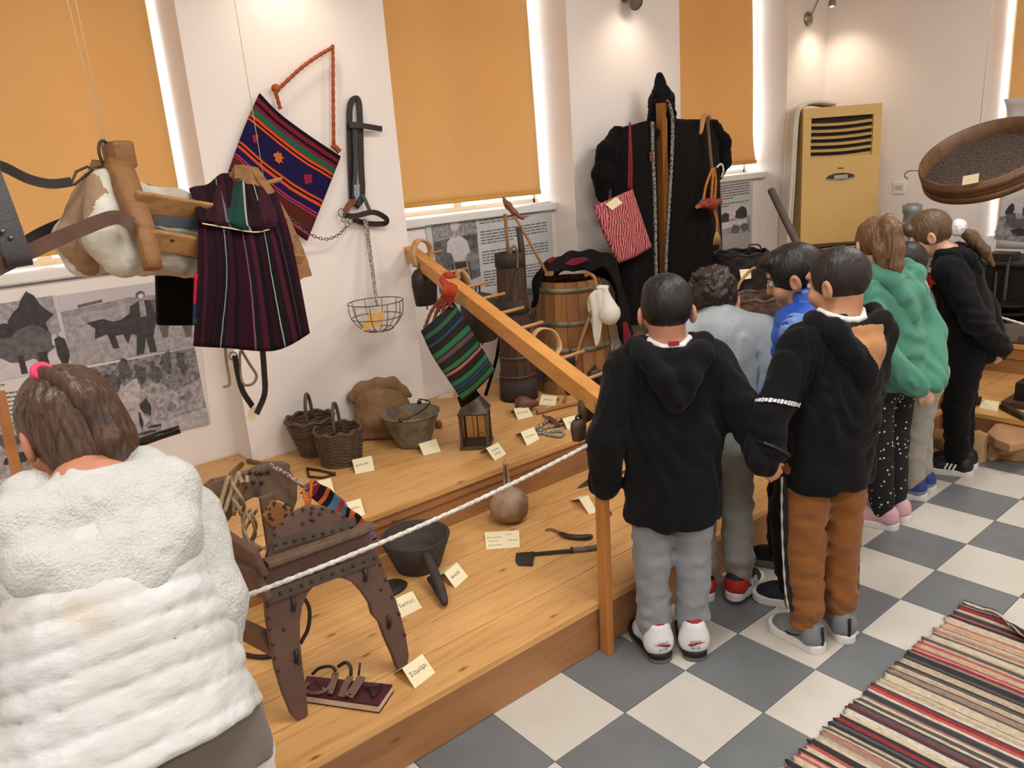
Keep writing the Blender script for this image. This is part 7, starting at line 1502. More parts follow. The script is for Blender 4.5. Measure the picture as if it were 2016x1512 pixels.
# ================================================================== A: boy in black hoodie, grey trousers, white and red shoes
A_hand = dep(1503, 925, 2.47); 
phiA = math.radians(52)
spA = dict(skin=('skin_warm', '#bb8468'), hair=h_black, lean=.015, hyaw=-.1, hpitch=.12, hf=.012, hs=1.02, armL=[(-.215, -.03, .82), (-.225, .03, .61), ((-.05, .15, -1), (1, .1, 0), .45)], armR=[(.26, -.055, .82), ('w', A_hand - np.array([.0, .0, -.03])), ((.6, -.1, -.8), (-.3, .9, .2), .75)],
           feet=dict(L=(-.068, .0, phiA + .17, 0), R=(.062, -.005, phiA - .10, 0)), trousers=dict(mat=m_greyp, w=1.0, wr=.006, cuff=.05))
bA = (onz(1310, 1305) + onz(1368, 1305)) / 2 + np.array([math.cos(phiA), math.sin(phiA), 0]) * .075
A = person('boy in plain black hoodie and grey sweatpants holding the other hooded boy by the hand', bA, phiA, 1.325, spA)
S = torso_sdf(A, spA, .505, .160, .148, 0, .015); sleeve_sdf(S, A, 'L', -1, spA, .066, .062, .05, end=.03); sleeve_sdf(S, A, 'R', 1, spA, .064, .058, .05); cutbelow(S, A.L(0, 0, .51)[2])
hA = sdf_obj('hoodie', S.build(.006, fold(11, .005, .0025)), m_blackc, A.ob)
hood_down(A, spA, m_blackc, .13, .105, .035, seed=5, vee=.75)
S = SDF().chain([A.L(x, .015 + y, z) for x, y, z in ((-.055, .03, 1.13), (-.062, -.02, 1.125), (-.03, -.062, 1.112), (0, -.068, 1.11), (.03, -.062, 1.112), (.062, -.02, 1.125), (.055, .03, 1.13))], [.0095] * 7, .006); sdf_obj('tshirt_collar', S.build(.004), fabric('white_tshirt', '#d9d6d4'), A.ob)
MB().box(A.L(0, -.066, 1.126), (.016, .006, .006), A.R).obj('neck_label', plain('red_label', '#8a1e28', .7), A.ob)
S = SDF(); hair_cap(S, A, (.079, .092, .086), (0, -.008, .02), (.05, .048), -.058); S.ell(A.HL(0, .0, .062), np.array((.066, .076, .05)) * A.hs, A.Rh, .02)
sdf_obj('hair', S.build(.0042, strand(A, .0012, 60)), h_black, A.ob)
lab_A = lambda q: np.where((q[:, 2] > .111 - .45 * np.clip(q[:, 1] + .045, 0, .06)) & (q[:, 1] < .03), 1, 0)
for key, q in (('L', -1), ('R', 1)):
    hp, kn, an, yw, lf = A.feet[key]; an0 = np.array([an[0], an[1], 0.0]) + np.array([math.cos(yw), math.sin(yw), 0]) * .022
    sh, tr, R_ = put_shoe(A.ob, an0, yw, q, dict(high=.03, ln=.22, lab=lab_A, slab=lambda v: (v[:, 2] < .012).astype(int)), dict(upper=[m_whs, m_red_s], sole=[m_blk_s, m_dsole]), sc=(1.32, 1.05, 1.25))
    bk_ = tr([[0, -.0905, .062]])[0]; text('NIKE', .017, bk_, R_ @ np.array([1, 0, 0]), R_ @ np.array([0, .10, 1]), m_red_s, sh, 'heel_lettering', lift=.0015)
    text('A I R', .015, tr([[0, -.0915, .044]])[0], R_ @ np.array([1, 0, 0]), R_ @ np.array([0, .1, 1]), m_blk_s, sh, 'heel_lettering', lift=.0015)
    MB().prism([tr([[x, -.0925, z]])[0] for x, z in ((-.02, .056), (-.016, .0505), (-.006, .052), (.024, .064), (-.008, .057), (-.015, .0575))], R_ @ np.array([0, 1, 0]), .003).obj('swoosh', m_red_s, sh)
# ================================================================== D: boy in black hoodie with sleeve print, caramel joggers
phiD = math.radians(68)
fD = lambda a: np.array([math.cos(a), math.sin(a), 0])
heelL, heelR = onz(1620, 1288), onz(1672, 1270); bD = (heelL + heelR) / 2 + fD(phiD) * .085
RD = rotz(phiD - math.pi / 2); locD = lambda P: RD.T @ (np.asarray(P) - np.array([bD[0], bD[1], 0]))
fl, frr = locD(heelL + fD(math.radians(79)) * .075), locD(heelR + fD(math.radians(55)) * .075)
sD = 1.37 / 1.33
spD = dict(skin=('skin_tan', '#b98566'), hair=h_dark, lean=.02, sx=.05, hyaw=.38, hpitch=.22, hf=.02, hs=1.04, armL=[(-.235, -.02, .83), ('w', dep(1522, 892, 2.45)), ((-.35, .35, -.85), (.6, .2, .0), .55)], armR=[(.185, .05, .82), (.15, .17, .68), ((-.3, .6, -.6), (-1, 0, 0), .5)],
           feet=dict(L=(fl[0] / sD, fl[1] / sD, math.radians(79), 0), R=(frr[0] / sD, frr[1] / sD, math.radians(55), 0)), trousers=dict(mat=m_brown, w=1.03, wr=.009, cuff=.048, up=.01))
D_ = person('boy in black hoodie with white sleeve print and caramel brown joggers', bD, phiD, 1.37, spD)
S = torso_sdf(D_, spD, .57, .152, .145, 0, .02, .78); w_ = sleeve_sdf(S, D_, 'L', -1, spD, .066, .062, .046, cuff=.046, end=.028); sleeve_sdf(S, D_, 'R', 1, spD, .06, .056, .046); cutbelow(S, D_.L(0, 0, .572)[2])
sdf_obj('hoodie', S.build(.0062, fold(31, .006, .003)), m_blackc, D_.ob)
hood_down(D_, spD, m_blackc, .15, .108, .032, seed=15, vee=.7, lining=fabric('tan_hood_lining', '#a87a52'))
S = SDF().chain([D_.L(.05 + x, .02 + y, z) for x, y, z in ((-.055, .03, 1.13), (-.064, -.02, 1.125), (-.03, -.066, 1.112), (0, -.074, 1.11), (.03, -.066, 1.112), (.064, -.02, 1.125))], [.0095] * 6, .006); sdf_obj('tshirt_collar', S.build(.004), fabric('white_tshirt', '#d9d6d4'), D_.ob)
S = SDF(); hair_cap(S, D_, (.079, .093, .087), (0, -.008, .02), (.05, .045), -.066); sdf_obj('hair', S.build(.0042, strand(D_, .0014, 60)), h_dark, D_.ob)
el, wr = D_.wr['L']; sa_ = D_.L(.05 - .14, .02, 1.035); ax1 = (el - sa_) / np.linalg.norm(el - sa_); mid_ = sa_ + (el - sa_) * .80; side_ = -np.cross(ax1, np.cross(ax1, CAM - mid_)); side_ /= np.linalg.norm(side_); crs = np.cross(ax1, side_)
m_wp = plain('white_print', '#cfcfcf', .7, .03)
b = MB(); q_ = random.Random(6); a_ = -1.25
while a_ < 1.0:
    w = q_.uniform(.07, .16); hgt = q_.uniform(.004, .0085)
    pts = [mid_ + (side_ * math.cos(t_) + crs * math.sin(t_)) * .071 * sD + ax1 * (hh + .02 * t_) for t_, hh in ((a_, -hgt), (a_ + w, -hgt), (a_ + w, hgt), (a_, hgt))]
    b.add(pts, [(0, 1, 2, 3)]); a_ += w + .03
tag(b.obj('sleeve_print', m_wp, D_.ob), kind='stuff')
for sgn, key in ((-1, 'L'), (1, 'R')):
    hp, kn, an, yw, lf = D_.feet[key]; outv = D_.R @ np.array([sgn, 0, 0.]); k_ = 1.03 * sD
    ribbon([hp + outv * .086 * k_ - [0, 0, .02], hp * .5 + kn * .5 + outv * .08 * k_, kn + outv * .069 * k_, kn * .5 + an * .5 + outv * .066 * k_, an + [0, 0, .06] + outv * .06 * k_], .02, .012, outv, 40).obj('side_stripe', m_blk_s, D_.ob)
    ribbon([hp + outv * .091 * k_ - [0, 0, .02], hp * .5 + kn * .5 + outv * .085 * k_, kn + outv * .074 * k_, kn * .5 + an * .5 + outv * .071 * k_, an + [0, 0, .06] + outv * .065 * k_], [.006 + .004 * math.sin(i * 1.3) for i in range(40)], .008, outv, 40).obj('stripe_print', m_wp, D_.ob)
    an0 = np.array([an[0], an[1], 0.0]) + fD(yw) * .02
    sh, tr, R_ = put_shoe(D_.ob, an0, yw, sgn, dict(high=0, ln=.22), dict(upper=[m_grs], sole=[m_wsole]))
    MB().tube([tr([[0, -.088, .03]])[0], tr([[0, -.089, .06]])[0], tr([[0, -.088, .088]])[0]], .006, 6).obj('heel_tab', m_blk_s, sh)
    MB().prism([tr([[x, y, z]])[0] for x, y, z in ((.0405, .03, .037), (.041, .018, .033), (.041, -.02, .046), (.040, -.045, .058), (.041, -.01, .040), (.0405, .018, .038))], R_ @ np.array([sgn, 0, 0]), .004).obj('swoosh', m_blk_s, sh)
    S = SDF().cap(an + [0, 0, .0], an + [0, 0, .03], .037, .037, .004); sdf_obj('sock', S.build(.005), m_blk_s, D_.ob)
S = SDF().chain([D_.wr['L'][1] + (D_.wr['L'][0] - D_.wr['L'][1]) * .12 + (side_ * math.cos(t_) + crs * math.sin(t_)) * .054 for t_ in np.linspace(0, 6.28, 13)], [.006] * 13, .004); sdf_obj('wristband', S.build(.005), m_blk_s, D_.ob)
MB().tube([D_.L(-.16, .06, .70), D_.L(-.15, .08, .655)], .003, 5).obj('drawstring_tip', m_wp, D_.ob)
# ================================================================== B: curly-haired boy in pale grey fleece
phiB = math.radians(46)
bB = onz(1418, 1180) + fD(phiB) * .03
spB = dict(skin=('skin_warm', '#bb8468'), hair=h_curl, sx=.03, hx=-.03, lean=.08, hyaw=-.05, hpitch=.34, hf=.035, hz=1.17, hs=1.04, armL=[(-.21, .03, .83), (-.12, .16, .74), ((.6, .6, 0), (0, 0, -1), .5)], armR=[(.235, -.02, .80), (.19, .12, .66), ((-.4, .8, .1), (-.3, 0, -1), .5)],
           feet=dict(L=(-.06, .02, phiB + .15, 0), R=(.075, -.02, math.radians(8), .02)), trousers=dict(mat=m_greyp2, w=1.0, wr=.006, cuff=.048))
Bp = person('curly-haired boy in pale grey fleece top and stone grey sweatpants', bB, phiB, 1.32, spB)
S = torso_sdf(Bp, spB, .62, .138, .15, 0, .08); sleeve_sdf(S, Bp, 'L', -1, spB, .062, .058, .045); sleeve_sdf(S, Bp, 'R', 1, spB, .062, .060, .048, cuff=.047); cutbelow(S, Bp.L(0, 0, .625)[2])
S.cap(Bp.L(.02, .07, 1.05), Bp.L(.015, .085, 1.115), .068, .062, .012); S.cap(Bp.L(.012, .09, 1.10), Bp.L(.012, .105, 1.2), .047, .047, .006, op='-')
sdf_obj('fleece_top', S.build(.006, fold(51, .005, .0025)), m_greyt, Bp.ob)
S = SDF(); hair_cap(S, Bp, (.086, .100, .090), (0, -.012, .018), (.055, .04), -.085); hB = Bp.HL(0, 0, 0)
sdf_obj('curly_hair', S.build(.0042, lambda x, y, z: .011 * vnoise(x, y, z, 42, 71) + .006 * vnoise(x, y, z, 95, 72)), h_curl, Bp.ob)
m_bks = plain('black_red_knit', '#1d1a1b', .6, .1); m_redk = plain('bright_red_knit', '#b0281f', .6, .1)
for key, q in (('L', -1), ('R', 1)):
    hp, kn, an, yw, lf = Bp.feet[key]; an0 = np.array([an[0], an[1], lf]) + fD(yw) * .02
    sh, tr, R_ = put_shoe(Bp.ob, an0, yw, q, dict(high=0, ln=.21, lab=lambda v: np.where((v[:, 1] < -.03) & (v[:, 2] > .03) & (v[:, 2] < .075), 1, 0)), dict(upper=[m_bks, m_redk], sole=[m_wsole]), pitch=.0 if key == 'L' else -.0)
    for j in range(3):
        y0 = .0 + j * .017; MB().prism([tr([[.040, y0 + a, z]])[0] for a, z in ((0, .03), (.008, .03), (-.004, .062), (-.012, .062))], R_ @ np.array([q, 0, 0]), .006).obj('side_stripe', m_whs, sh)
    S = SDF().cap(an + [0, 0, .0], an + [0, 0, .035], .036, .038, .004); sdf_obj('sock', S.build(.005), m_whs if key == 'R' else m_blk_s, Bp.ob)
# ================================================================== C: boy in blue padded vest, in profile
phiC = math.radians(108)
bC = np.array([2.535, 1.515, 0])
RC = rotz(phiC - math.pi / 2); locC = lambda P: RC.T @ (np.asarray(P) - bC)
c1, c2 = locC((onz(1550, 1118) + onz(1476, 1108)) / 2 * .5 + onz(1560, 1118) * .5), locC(onz(1560, 1190))
spC = dict(skin=('skin_tan', '#b98566'), hair=h_black, lean=.025, hipy=-.06, hyaw=.1, hpitch=.33, hf=.035, hz=1.205, hs=1.05, armL=[(-.195, -.05, .83), (-.06, .13, .78), ((.3, .8, .1), (0, .1, 1), .5)], armR=[(.20, -.05, .82), (.07, .13, .78), ((-.3, .8, .1), (0, .1, 1), .5)],
           feet=dict(R=(c1[0] / 1.02, c1[1] / 1.02, phiC, 0), L=(c2[0] / 1.02, c2[1] / 1.02, phiC, 0)), trousers=dict(mat=m_bpants, w=.98, wr=.005, cuff=.05))
Cp = person('boy in blue padded vest looking down at a phone', bC, phiC, 1.36, spC)
S = torso_sdf(Cp, spC, .66, .140, .135, -.06, .025, .8); sleeve_sdf(S, Cp, 'L', -1, spC, .052, .050, .042); sleeve_sdf(S, Cp, 'R', 1, spC, .052, .050, .042); cutbelow(S, Cp.L(0, 0, .665)[2])
sdf_obj('sweater', S.build(.006, fold(61, .005, .002)), m_lblue, Cp.ob)
S = torso_sdf(Cp, spC, .67, .158, .150, -.06, .025, .84); cutbelow(S, Cp.L(0, 0, .69)[2])
S.cap(Cp.L(0, -.05, 1.04), Cp.L(0, -.035, 1.11), .088, .08, .02).chain([Cp.L(x, -.045 + y, z) for x, y, z in ((-.08, 0, 1.09), (-.07, -.08, 1.08), (0, -.125, 1.06), (.07, -.08, 1.08), (.08, 0, 1.09))], [.03, .036, .04, .036, .03], .03)
S.cap(Cp.L(0, -.005, 1.10), Cp.L(0, .045, 1.2), .058, .085, .01, op='-')
for q in (-1, 1): S.cap(Cp.L(q * .168, -.045, 1.02), Cp.L(q * .24, -.035, .86), .055, .06, .01, op='-')
zq = Cp.L(0, 0, .69)[2]
sdf_obj('padded_vest', S.build(.006, lambda x, y, z: -.011 * np.abs(np.sin((z - zq) * math.pi / .075 + .5 * vnoise(x, y, z, 8, 3))) ** .7 + .006 + .004 * vnoise(x, y, z, 30, 5)), m_blue, Cp.ob)
S = SDF(); hair_cap(S, Cp, (.082, .098, .090), (0, -.004, .022), (.066, .05), -.07); S.ell(Cp.HL(0, .055, .072), np.array((.064, .045, .03)) * Cp.hs, Cp.Rh, .02); sdf_obj('hair', S.build(.0042, strand(Cp, .0015, 50)), h_black, Cp.ob)
for key, q in (('L', -1), ('R', 1)):
    hp, kn, an, yw, lf = Cp.feet[key]; put_shoe(Cp.ob, np.array([an[0], an[1], 0]) + fD(yw) * .02, yw, q, dict(high=0, ln=.22), dict(upper=[m_blk_s if key == 'R' else plain('navy_knit', '#1a1f2c', .7)], sole=[m_dsole if key == 'R' else m_wsole]))
ph = (Cp.wr['L'][1] + Cp.wr['R'][1]) / 2 + Cp.R @ np.array([0, .065, .012]); phn = thing('mobile_phone', 'dark mobile phone held by the boy in the blue vest', 'phone', ph)
MB().box(ph, (.034, .06, .004), Cp.R @ rotx(.5)).obj('phone_body', m_blk_s, phn, .002); MB().box(ph + Cp.R @ rotx(.5) @ np.array([0, 0, .0045]), (.031, .056, .0006), Cp.R @ rotx(.5)).obj('phone_screen', plain('dark_screen', '#0b0d12', .1), phn)
# ================================================================== E: girl in green hooded sweatshirt, hands behind her back
phiE = math.radians(84)
bE = np.array([3.32, 1.53, 0])
spE = dict(skin=('skin_fair', '#c99c84'), hair=h_fair, lean=.05, hyaw=-.6, hpitch=.25, hf=.03, hs=1.03, armL=[(-.195, -.06, .82), (-.05, -.15, .645), ((.75, -.2, -.5), (0, 1, 0), .75)], armR=[(.185, -.06, .82), (.03, -.165, .64), ((-.6, -.1, -.75), (0, 1, 0), .75)],
           feet=dict(L=(-.05, -.03, phiE + .25, 0), R=(.06, -.02, phiE + .2, 0)), trousers=dict(mat=None, w=.9, wr=.003, cuff=.043))
nb = NB('black_floral_leggings'); v = nb.coord('Object', (1, 1, 1)); vo = nb.n('ShaderNodeTexVoronoi'); vo.inputs['Scale'].default_value = 42; nb.l(v, vo.inputs['Vector']); nb.base(nb.ramp(vo.outputs['Distance'], [(.16, '#d8d8d8'), (.2, '#101012')])); nb.rough(.9); spE['trousers']['mat'] = nb.m
Ep = person('girl with ponytail in sea green hooded sweatshirt, hands clasped behind her back', bE, phiE, 1.37, spE)
S = torso_sdf(Ep, spE, .62, .138, .145, 0, .05, .85); sleeve_sdf(S, Ep, 'L', -1, spE, .064, .062, .05, cuff=.044, end=.025); sleeve_sdf(S, Ep, 'R', 1, spE, .064, .062, .05, cuff=.044, end=.025); cutbelow(S, Ep.L(0, 0, .622)[2])
sdf_obj('hooded_sweatshirt', S.build(.006, fold(81, .007, .0025)), m_teal, Ep.ob); hood_down(Ep, spE, m_teal, .155, .112, .036, seed=83, vee=.8)
S = SDF(); hair_cap(S, Ep, (.081, .096, .090), (0, -.008, .02), (.05, .05), -.085)
sdf_obj('hair', S.build(.0042, strand(Ep, .0022, 40)), h_fair, Ep.ob)
S = SDF().chain([Ep.HL(*q) for q in ((0, -.075, .06), (0, -.108, .07), (.005, -.128, .03), (.01, -.128, -.04), (.015, -.12, -.11), (.015, -.112, -.16))], [.022, .03, .036, .037, .03, .010], .012)
S.chain([Ep.HL(*q) for q in ((-.02, -.085, .03), (-.03, -.10, -.05), (-.02, -.095, -.13))], [.03, .034, .012], .012)
sdf_obj('ponytail', S.build(.0045, strand(Ep, .004, 34, 9)), h_fair, Ep.ob)
m_pink = plain('pink_knit', '#c9a0a6', .7, .1, 30)
for key, q in (('L', -1), ('R', 1)):
    hp, kn, an, yw, lf = Ep.feet[key]; sh, tr, R_ = put_shoe(Ep.ob, np.array([an[0], an[1], 0]) + fD(yw) * .02, yw, q, dict(high=0, ln=.205), dict(upper=[m_pink], sole=[m_wsole]))
    S = SDF().cap(an - [0, 0, .01], an + [0, 0, .06], .033, .036, .004); sdf_obj('sock', S.build(.005), plain('pink_sock', '#c4a3a5', .8), Ep.ob)
# ================================================================== F: child in stone sweatpants behind her
phiF = math.radians(112); bF = np.array([3.70, 1.555, 0])
spF = dict(skin=('skin_fair', '#c99c84'), hair=h_dark, lean=.08, hyaw=.1, hpitch=.3, hf=.03, armL=[(-.2, .05, .82), (-.1, .2, .75), ((.3, .9, 0), (0, 0, -1), .4)], armR=[(.2, .05, .82), (.1, .2, .75), ((-.3, .9, 0), (0, 0, -1), .4)],
           feet=dict(L=(-.06, .02, phiF, 0), R=(.06, -.02, phiF, 0)), hipy=-.02, trousers=dict(mat=fabric('sand_sweatpants', '#9b968d', .1, .3, 500, 14), w=1.06, wr=.006, cuff=.048))
Fp = person('child in sand coloured sweatpants mostly hidden behind the green sweatshirt', bF, phiF, 1.22, spF)
S = torso_sdf(Fp, spF, .64, .130, .135, 0, .08, .8); sleeve_sdf(S, Fp, 'L', -1, spF); sleeve_sdf(S, Fp, 'R', 1, spF); cutbelow(S, Fp.L(0, 0, .645)[2]); sdf_obj('sweater', S.build(.007, fold(91)), fabric('navy_sweater', '#1d2740', .1), Fp.ob)
S = SDF(); hair_cap(S, Fp); sdf_obj('hair', S.build(.005, strand(Fp, .0014)), h_dark, Fp.ob)
for key, q in (('L', -1), ('R', 1)):
    hp, kn, an, yw, lf = Fp.feet[key]; put_shoe(Fp.ob, np.array([an[0], an[1], 0]) + fD(yw) * .02, yw, q, dict(high=0, ln=.21, lab=lambda v: (v[:, 2] < .045).astype(int)), dict(upper=[plain('blue_knit', '#2e3a78', .7), plain('pale_blue_knit', '#7c8aa6', .7)], sole=[m_wsole]))
    S = SDF().cap(Fp.feet[key][2] - [0, 0, .01], Fp.feet[key][2] + [0, 0, .04], .035, .036, .004); sdf_obj('sock', S.build(.006), m_greyt, Fp.ob)
# ================================================================== G: girl all in black in profile
phiG = math.radians(106); bG = (onz(1918, 926) + onz(1824, 916)) / 2
bG = bG - fD(phiG) * .03 + np.array([-.02, 0, 0])
spG = dict(skin=('skin_fair', '#c99c84'), hair=h_girl, lean=.11, hyaw=.12, hpitch=.36, hf=.075, hz=1.195, hs=1.05, lip='#b06a62', armL=[(-.205, -.05, .82), (-.05, -.15, .67), ((.7, -.2, -.3), (0, 1, 0), .7)], armR=[(.195, -.05, .80), (.05, -.14, .63), ((-.7, -.1, -.3), (0, 1, 0), .6)],
           feet=dict(L=(-.055, -.01, phiG, 0), R=(.055, -.02, phiG, 0)), hipy=-.02, trousers=dict(mat=m_bpants, w=1.03, wr=.006, cuff=.05))
Gp = person('girl in black hooded top and black trousers with white scrunchie, in profile', bG, phiG, 1.345, spG)
S = torso_sdf(Gp, spG, .58, .138, .142, -.02, .11, .85); sleeve_sdf(S, Gp, 'L', -1, spG, .062, .06, .05); sleeve_sdf(S, Gp, 'R', 1, spG, .064, .062, .05); cutbelow(S, Gp.L(0, 0, .585)[2])
sdf_obj('hooded_top', S.build(.006, fold(101, .006, .0025)), m_blackc, Gp.ob); hood_down(Gp, spG, m_blackc, .10, .10, .034, seed=103)
S = SDF(); hair_cap(S, Gp, (.083, .098, .092), (0, -.008, .02), (.062, .02), -.075); S.ell(Gp.HL(0, .07, .052), np.array((.066, .03, .034)) * Gp.hs, Gp.Rh, .012)
sdf_obj('hair', S.build(.0042, strand(Gp, .0016, 36)), h_girl, Gp.ob)
sc_ = Gp.HL(0, -.118, -.018); S = SDF().ell(sc_, (.042, .036, .042), None, .01); sdf_obj('scrunchie', S.build(.0045, lambda x, y, z: .006 * vnoise(x, y, z, 70, 4)), plain('white_plush', '#dcdce0', .95, .05, 60, .5, 120), Gp.ob)
S = SDF().chain([Gp.HL(0, -.12, -.03), Gp.HL(.01, -.155, -.08), Gp.HL(.015, -.185, -.16), Gp.HL(.015, -.20, -.235)], [.022, .03, .026, .009], .012); sdf_obj('ponytail', S.build(.0045, strand(Gp, .003, 30, 12)), h_girl, Gp.ob)
for key, q in (('L', -1), ('R', 1)):
    hp, kn, an, yw, lf = Gp.feet[key]; sh, tr, R_ = put_shoe(Gp.ob, np.array([an[0], an[1], 0]) + fD(yw) * .02, yw, q, dict(high=0, ln=.23), dict(upper=[m_blk_s], sole=[m_wsole]))
    for sd_x in (-1, 1):
        for j in range(3): MB().prism([tr([[sd_x * .0405, -.012 + j * .018 + a, z]])[0] for a, z in ((0, .03), (.009, .03), (-.004, .062), (-.013, .062))], R_ @ np.array([q, 0, 0]), .006).obj('side_stripe', m_whs, sh)
em = thing('chest_print', None, None); bpy.data.objects.remove(em)
fz = Gp.L(-.06, 0, .98)
def chest(u, v): # point on the front-left of the top, u right, v up
    a = 2.25 + u; c = Gp.L(0, -.02 + .11 * .75, .985); return c + Gp.R @ np.array([.155 * math.cos(a), .142 * math.sin(a) * .9, v]) * Gp.s
def cpatch(u0, u1, v0, v1, m, n=6):
    b = MB(); vs = [chest(u0 + (u1 - u0) * i / n, v) for v in (v0, v1) for i in range(n + 1)]; b.add(vs, [(i, i + 1, n + 2 + i, n + 1 + i) for i in range(n)]); b.obj('printed_motif', m, Gp.ob)
cpatch(-.22, .22, .035, .06, m_wp); m_rp = plain('red_print', '#a3262a', .7, .15, 40)
for i, (u, v, w, h_) in enumerate(((-.3, .0, .22, .036), (-.06, -.012, .2, .038), (.14, .002, .2, .036), (-.14, .018, .3, .02))): cpatch(u, u + w, v - h_ / 2, v + h_ / 2, m_rp)
cpatch(-.04, .06, -.062, -.028, plain('tan_print', '#b59a7a', .7))
# ================================================================== H: girl in white quilted jacket bending over the rope
phiH = math.radians(88); bH = np.array([.235, 1.335, 0])
spH = dict(skin=('skin_warm2', '#b5775c'), hair=h_h, lean=.22, sw=.112, hyaw=.25, hpitch=.35, hf=.05, hz=1.172, hs=1.04, armL=[(-.21, .26, .85), (-.16, .48, .82), ((0, 1, -.2), (1, 0, 0), .4)], armR=[dep(408, 1190, 1.50), ('w', dep(400, 1418, 1.50)), ((-.1, .3, -1), (-1, 0, 0), .7)],
           feet=dict(L=(-.09, .0, phiH + .1, 0), R=(.09, .0, phiH - .1, 0)), hipy=.0, hsc=1.0, trousers=dict(mat=fabric('white_trousers', '#cfc9c2', .05), w=1.15, wr=.005, cuff=.05))
Hp = person('girl in white quilted jacket with fleece hood leaning over the rope', bH, phiH, 1.43, spH)
nb = NB('white_quilted_nylon'); v = nb.coord('Object', (1, 1, 1)); f = nb.noise(v, 7, 3); nb.base(nb.ramp(f, [(.35, '#c2c2c1'), (.62, '#bfbebb'), (.75, '#baad9c')])); nb.rough(.45); nb.bump(nb.noise(nb.coord('Object', (.7, .7, 1.6)), 38, 3), .3, .012); m_quilt = nb.m
m_sherpa = plain('white_sherpa_fleece', '#c0c0bc', .95, .04, 40, .7, 170, bdist=.008)
L_, s_ = Hp.L, Hp.s
S = SDF(); fw = Hp.R[:, 1]
sp_ax = (L_(0, .21, 1.06) - L_(0, -.02, .52)); sp_ax /= np.linalg.norm(sp_ax); nrm_ = fw - sp_ax * np.dot(fw, sp_ax); nrm_ /= np.linalg.norm(nrm_)
S.cap(L_(-.062, -.035, .68), L_(-.03, .07, .86), .225 * s_, .165 * s_, .04, n=nrm_, sq=.62).cap(L_(-.03, .07, .86), L_(-.005, .175, 1.0), .165 * s_, .135 * s_, .04, n=nrm_, sq=.66)
for q in (-1, 1): S.cap(L_(q * .03, .205, 1.05), L_(q * .12, .185, 1.0), .05 * s_, .05 * s_, .05)
o_h = L_(0, -.06, .725); S.fn(lambda x, y, z: ((x - o_h[0]) * sp_ax[0] + (y - o_h[1]) * sp_ax[1] + (z - o_h[2]) * sp_ax[2]) , (-9, -9, -9), (9, 9, 9), .004, '-')
rdir = Hp.R[:, 0]
def quilt(x, y, z):
    t_ = (x - o_h[0]) * sp_ax[0] + (y - o_h[1]) * sp_ax[1] + (z - o_h[2]) * sp_ax[2] + .012 * vnoise(x, y, z, 6, 21) + .05 * ((x - o_h[0]) * rdir[0] + (y - o_h[1]) * rdir[1])
    ph = np.where(t_ < .03, t_ / .03, (t_ - .03) / .047)
    return -.0085 * np.abs(np.sin(math.pi * ph)) ** .3 + .0075 + .0022 * vnoise(x, y, z, 45, 22) + .003 * vnoise(x, y, z * 2, 17, 23)
jk = sdf_obj('quilted_jacket', S.build(.0065, quilt), m_quilt, Hp.ob)
for q, key in ((-1, 'L'), (1, 'R')):
    S = SDF(); el, wr = Hp.wr[key]; a = L_(q * .13, .185, .995); S.cap(a, el, .064 * s_, .066 * s_, .04).cap(el, wr + (el - wr) * .12, .066 * s_, .05 * s_, .03)
    sdf_obj('fleece_sleeve', S.build(.0065, lambda x, y, z: .006 * vnoise(x, y, z, 14, 31) + .003 * vnoise(x, y, z, 60, 32)), m_sherpa, Hp.ob)
S = SDF(); hr = [(-.05, .29, 1.07), (-.09, .25, 1.085), (-.118, .18, 1.07), (-.11, .115, 1.01), (-.055, .07, .955), (.02, .07, .95), (.085, .10, .995), (.112, .17, 1.06), (.09, .25, 1.085), (.05, .29, 1.07)]
P_ = [L_(*q) for q in hr]; S.chain(P_, [.03, .038, .042, .044, .046, .046, .044, .042, .038, .03], .03)
for a, b_ in ((3, 6), (4, 5), (2, 7)): S.cap(P_[a], P_[b_], .036, .036, .05)
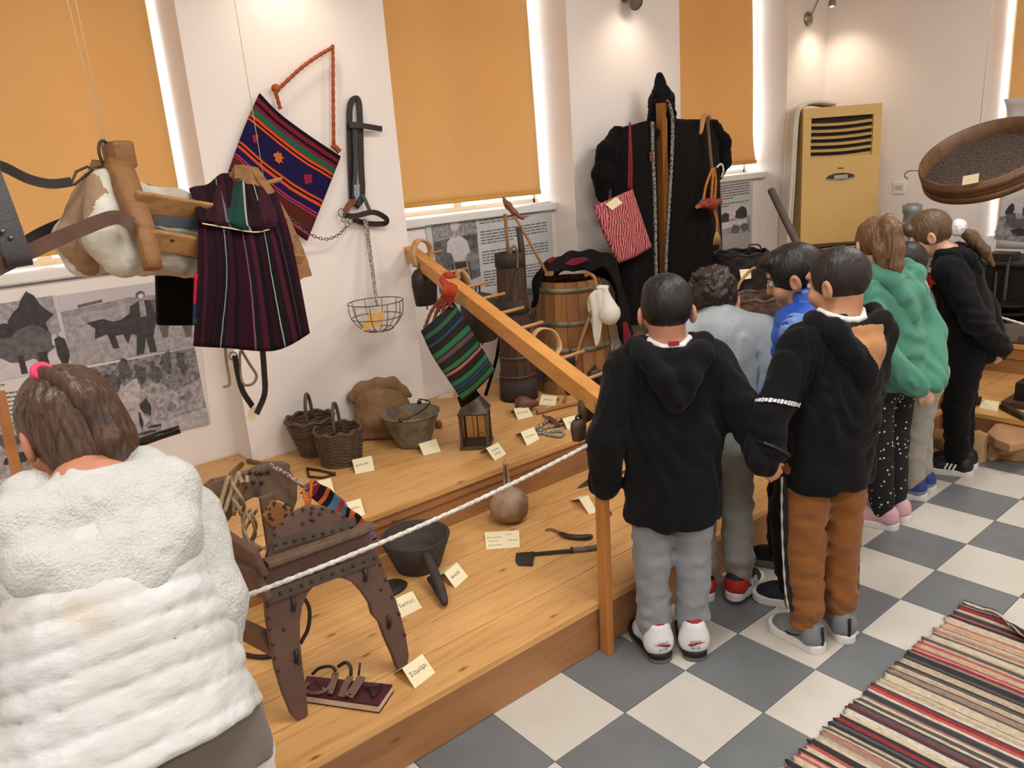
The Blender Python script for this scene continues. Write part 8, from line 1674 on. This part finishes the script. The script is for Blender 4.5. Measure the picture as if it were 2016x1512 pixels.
S.cap(L_(-.10, .11, .98), L_(.0, .07, .925), .03, .03, .04).ell(L_(0, .165, 1.03), np.array([.105, .07, .07]) * s_, Hp.R, .04).ell(L_(0, .09, .985), np.array([.095, .05, .06]) * s_, Hp.R, .04).ell(L_(0, .185, 1.07), np.array([.085, .06, .045]) * s_, Hp.R, .03)
sdf_obj('fleece_hood', S.build(.0065, lambda x, y, z: .008 * vnoise(x, y, z, 12, 41) + .003 * vnoise(x, y, z, 60, 42)), m_sherpa, Hp.ob)
S = SDF(); S.cap(L_(0, -.01, .60), L_(0, .05, .82), .165 * s_, .13 * s_, .03, n=fw, sq=.75); cutbelow(S, L_(0, 0, .635)[2]); sdf_obj('tunic', S.build(.007, fold(121)), fabric('taupe_tunic', '#6b625a', .1), Hp.ob)
S = SDF(); HLh = Hp.HL; S.ell(HLh(0, -.008, .02), np.array((.083, .097, .092)) * Hp.hs, Hp.Rh, .02).ell(HLh(.006, -.045, -.045), np.array((.078, .062, .085)) * Hp.hs, Hp.Rh, .03)
S.box(HLh(0, .11, -.11), np.array((.13, .065, .15)) * Hp.hs, Hp.Rh, .012, .01, '-'); S.cap(HLh(-.085, .035, -.05), HLh(-.09, .03, -.10), .03, .03, .01, op='-')
sdf_obj('hair', S.build(.0042, strand(Hp, .0018, 40, 15)), h_h, Hp.ob)
S = SDF().chain([HLh(-.03, -.045, .100), HLh(-.015, -.08, .075), HLh(.005, -.10, .03), HLh(.015, -.098, -.05), HLh(.015, -.085, -.12)], [.012, .02, .026, .028, .012], .012); sdf_obj('half_up_tail', S.build(.0045, strand(Hp, .002, 40, 17)), h_h, Hp.ob)
S = SDF().chain([HLh(-.03 + .013 * math.cos(a), -.05, .10 + .011 * math.sin(a)) for a in np.linspace(0, 6.283, 11)], [.006] * 11, .004); sdf_obj('hair_tie', S.build(.004), plain('pink_tie', '#d83a5e', .6, .1), Hp.ob)
for key, q in (('L', -1), ('R', 1)):
    hp, kn, an, yw, lf = Hp.feet[key]; put_shoe(Hp.ob, np.array([an[0], an[1], 0]) + fD(yw) * .02, yw, q, dict(high=0, ln=.22), dict(upper=[m_whs], sole=[m_wsole]))
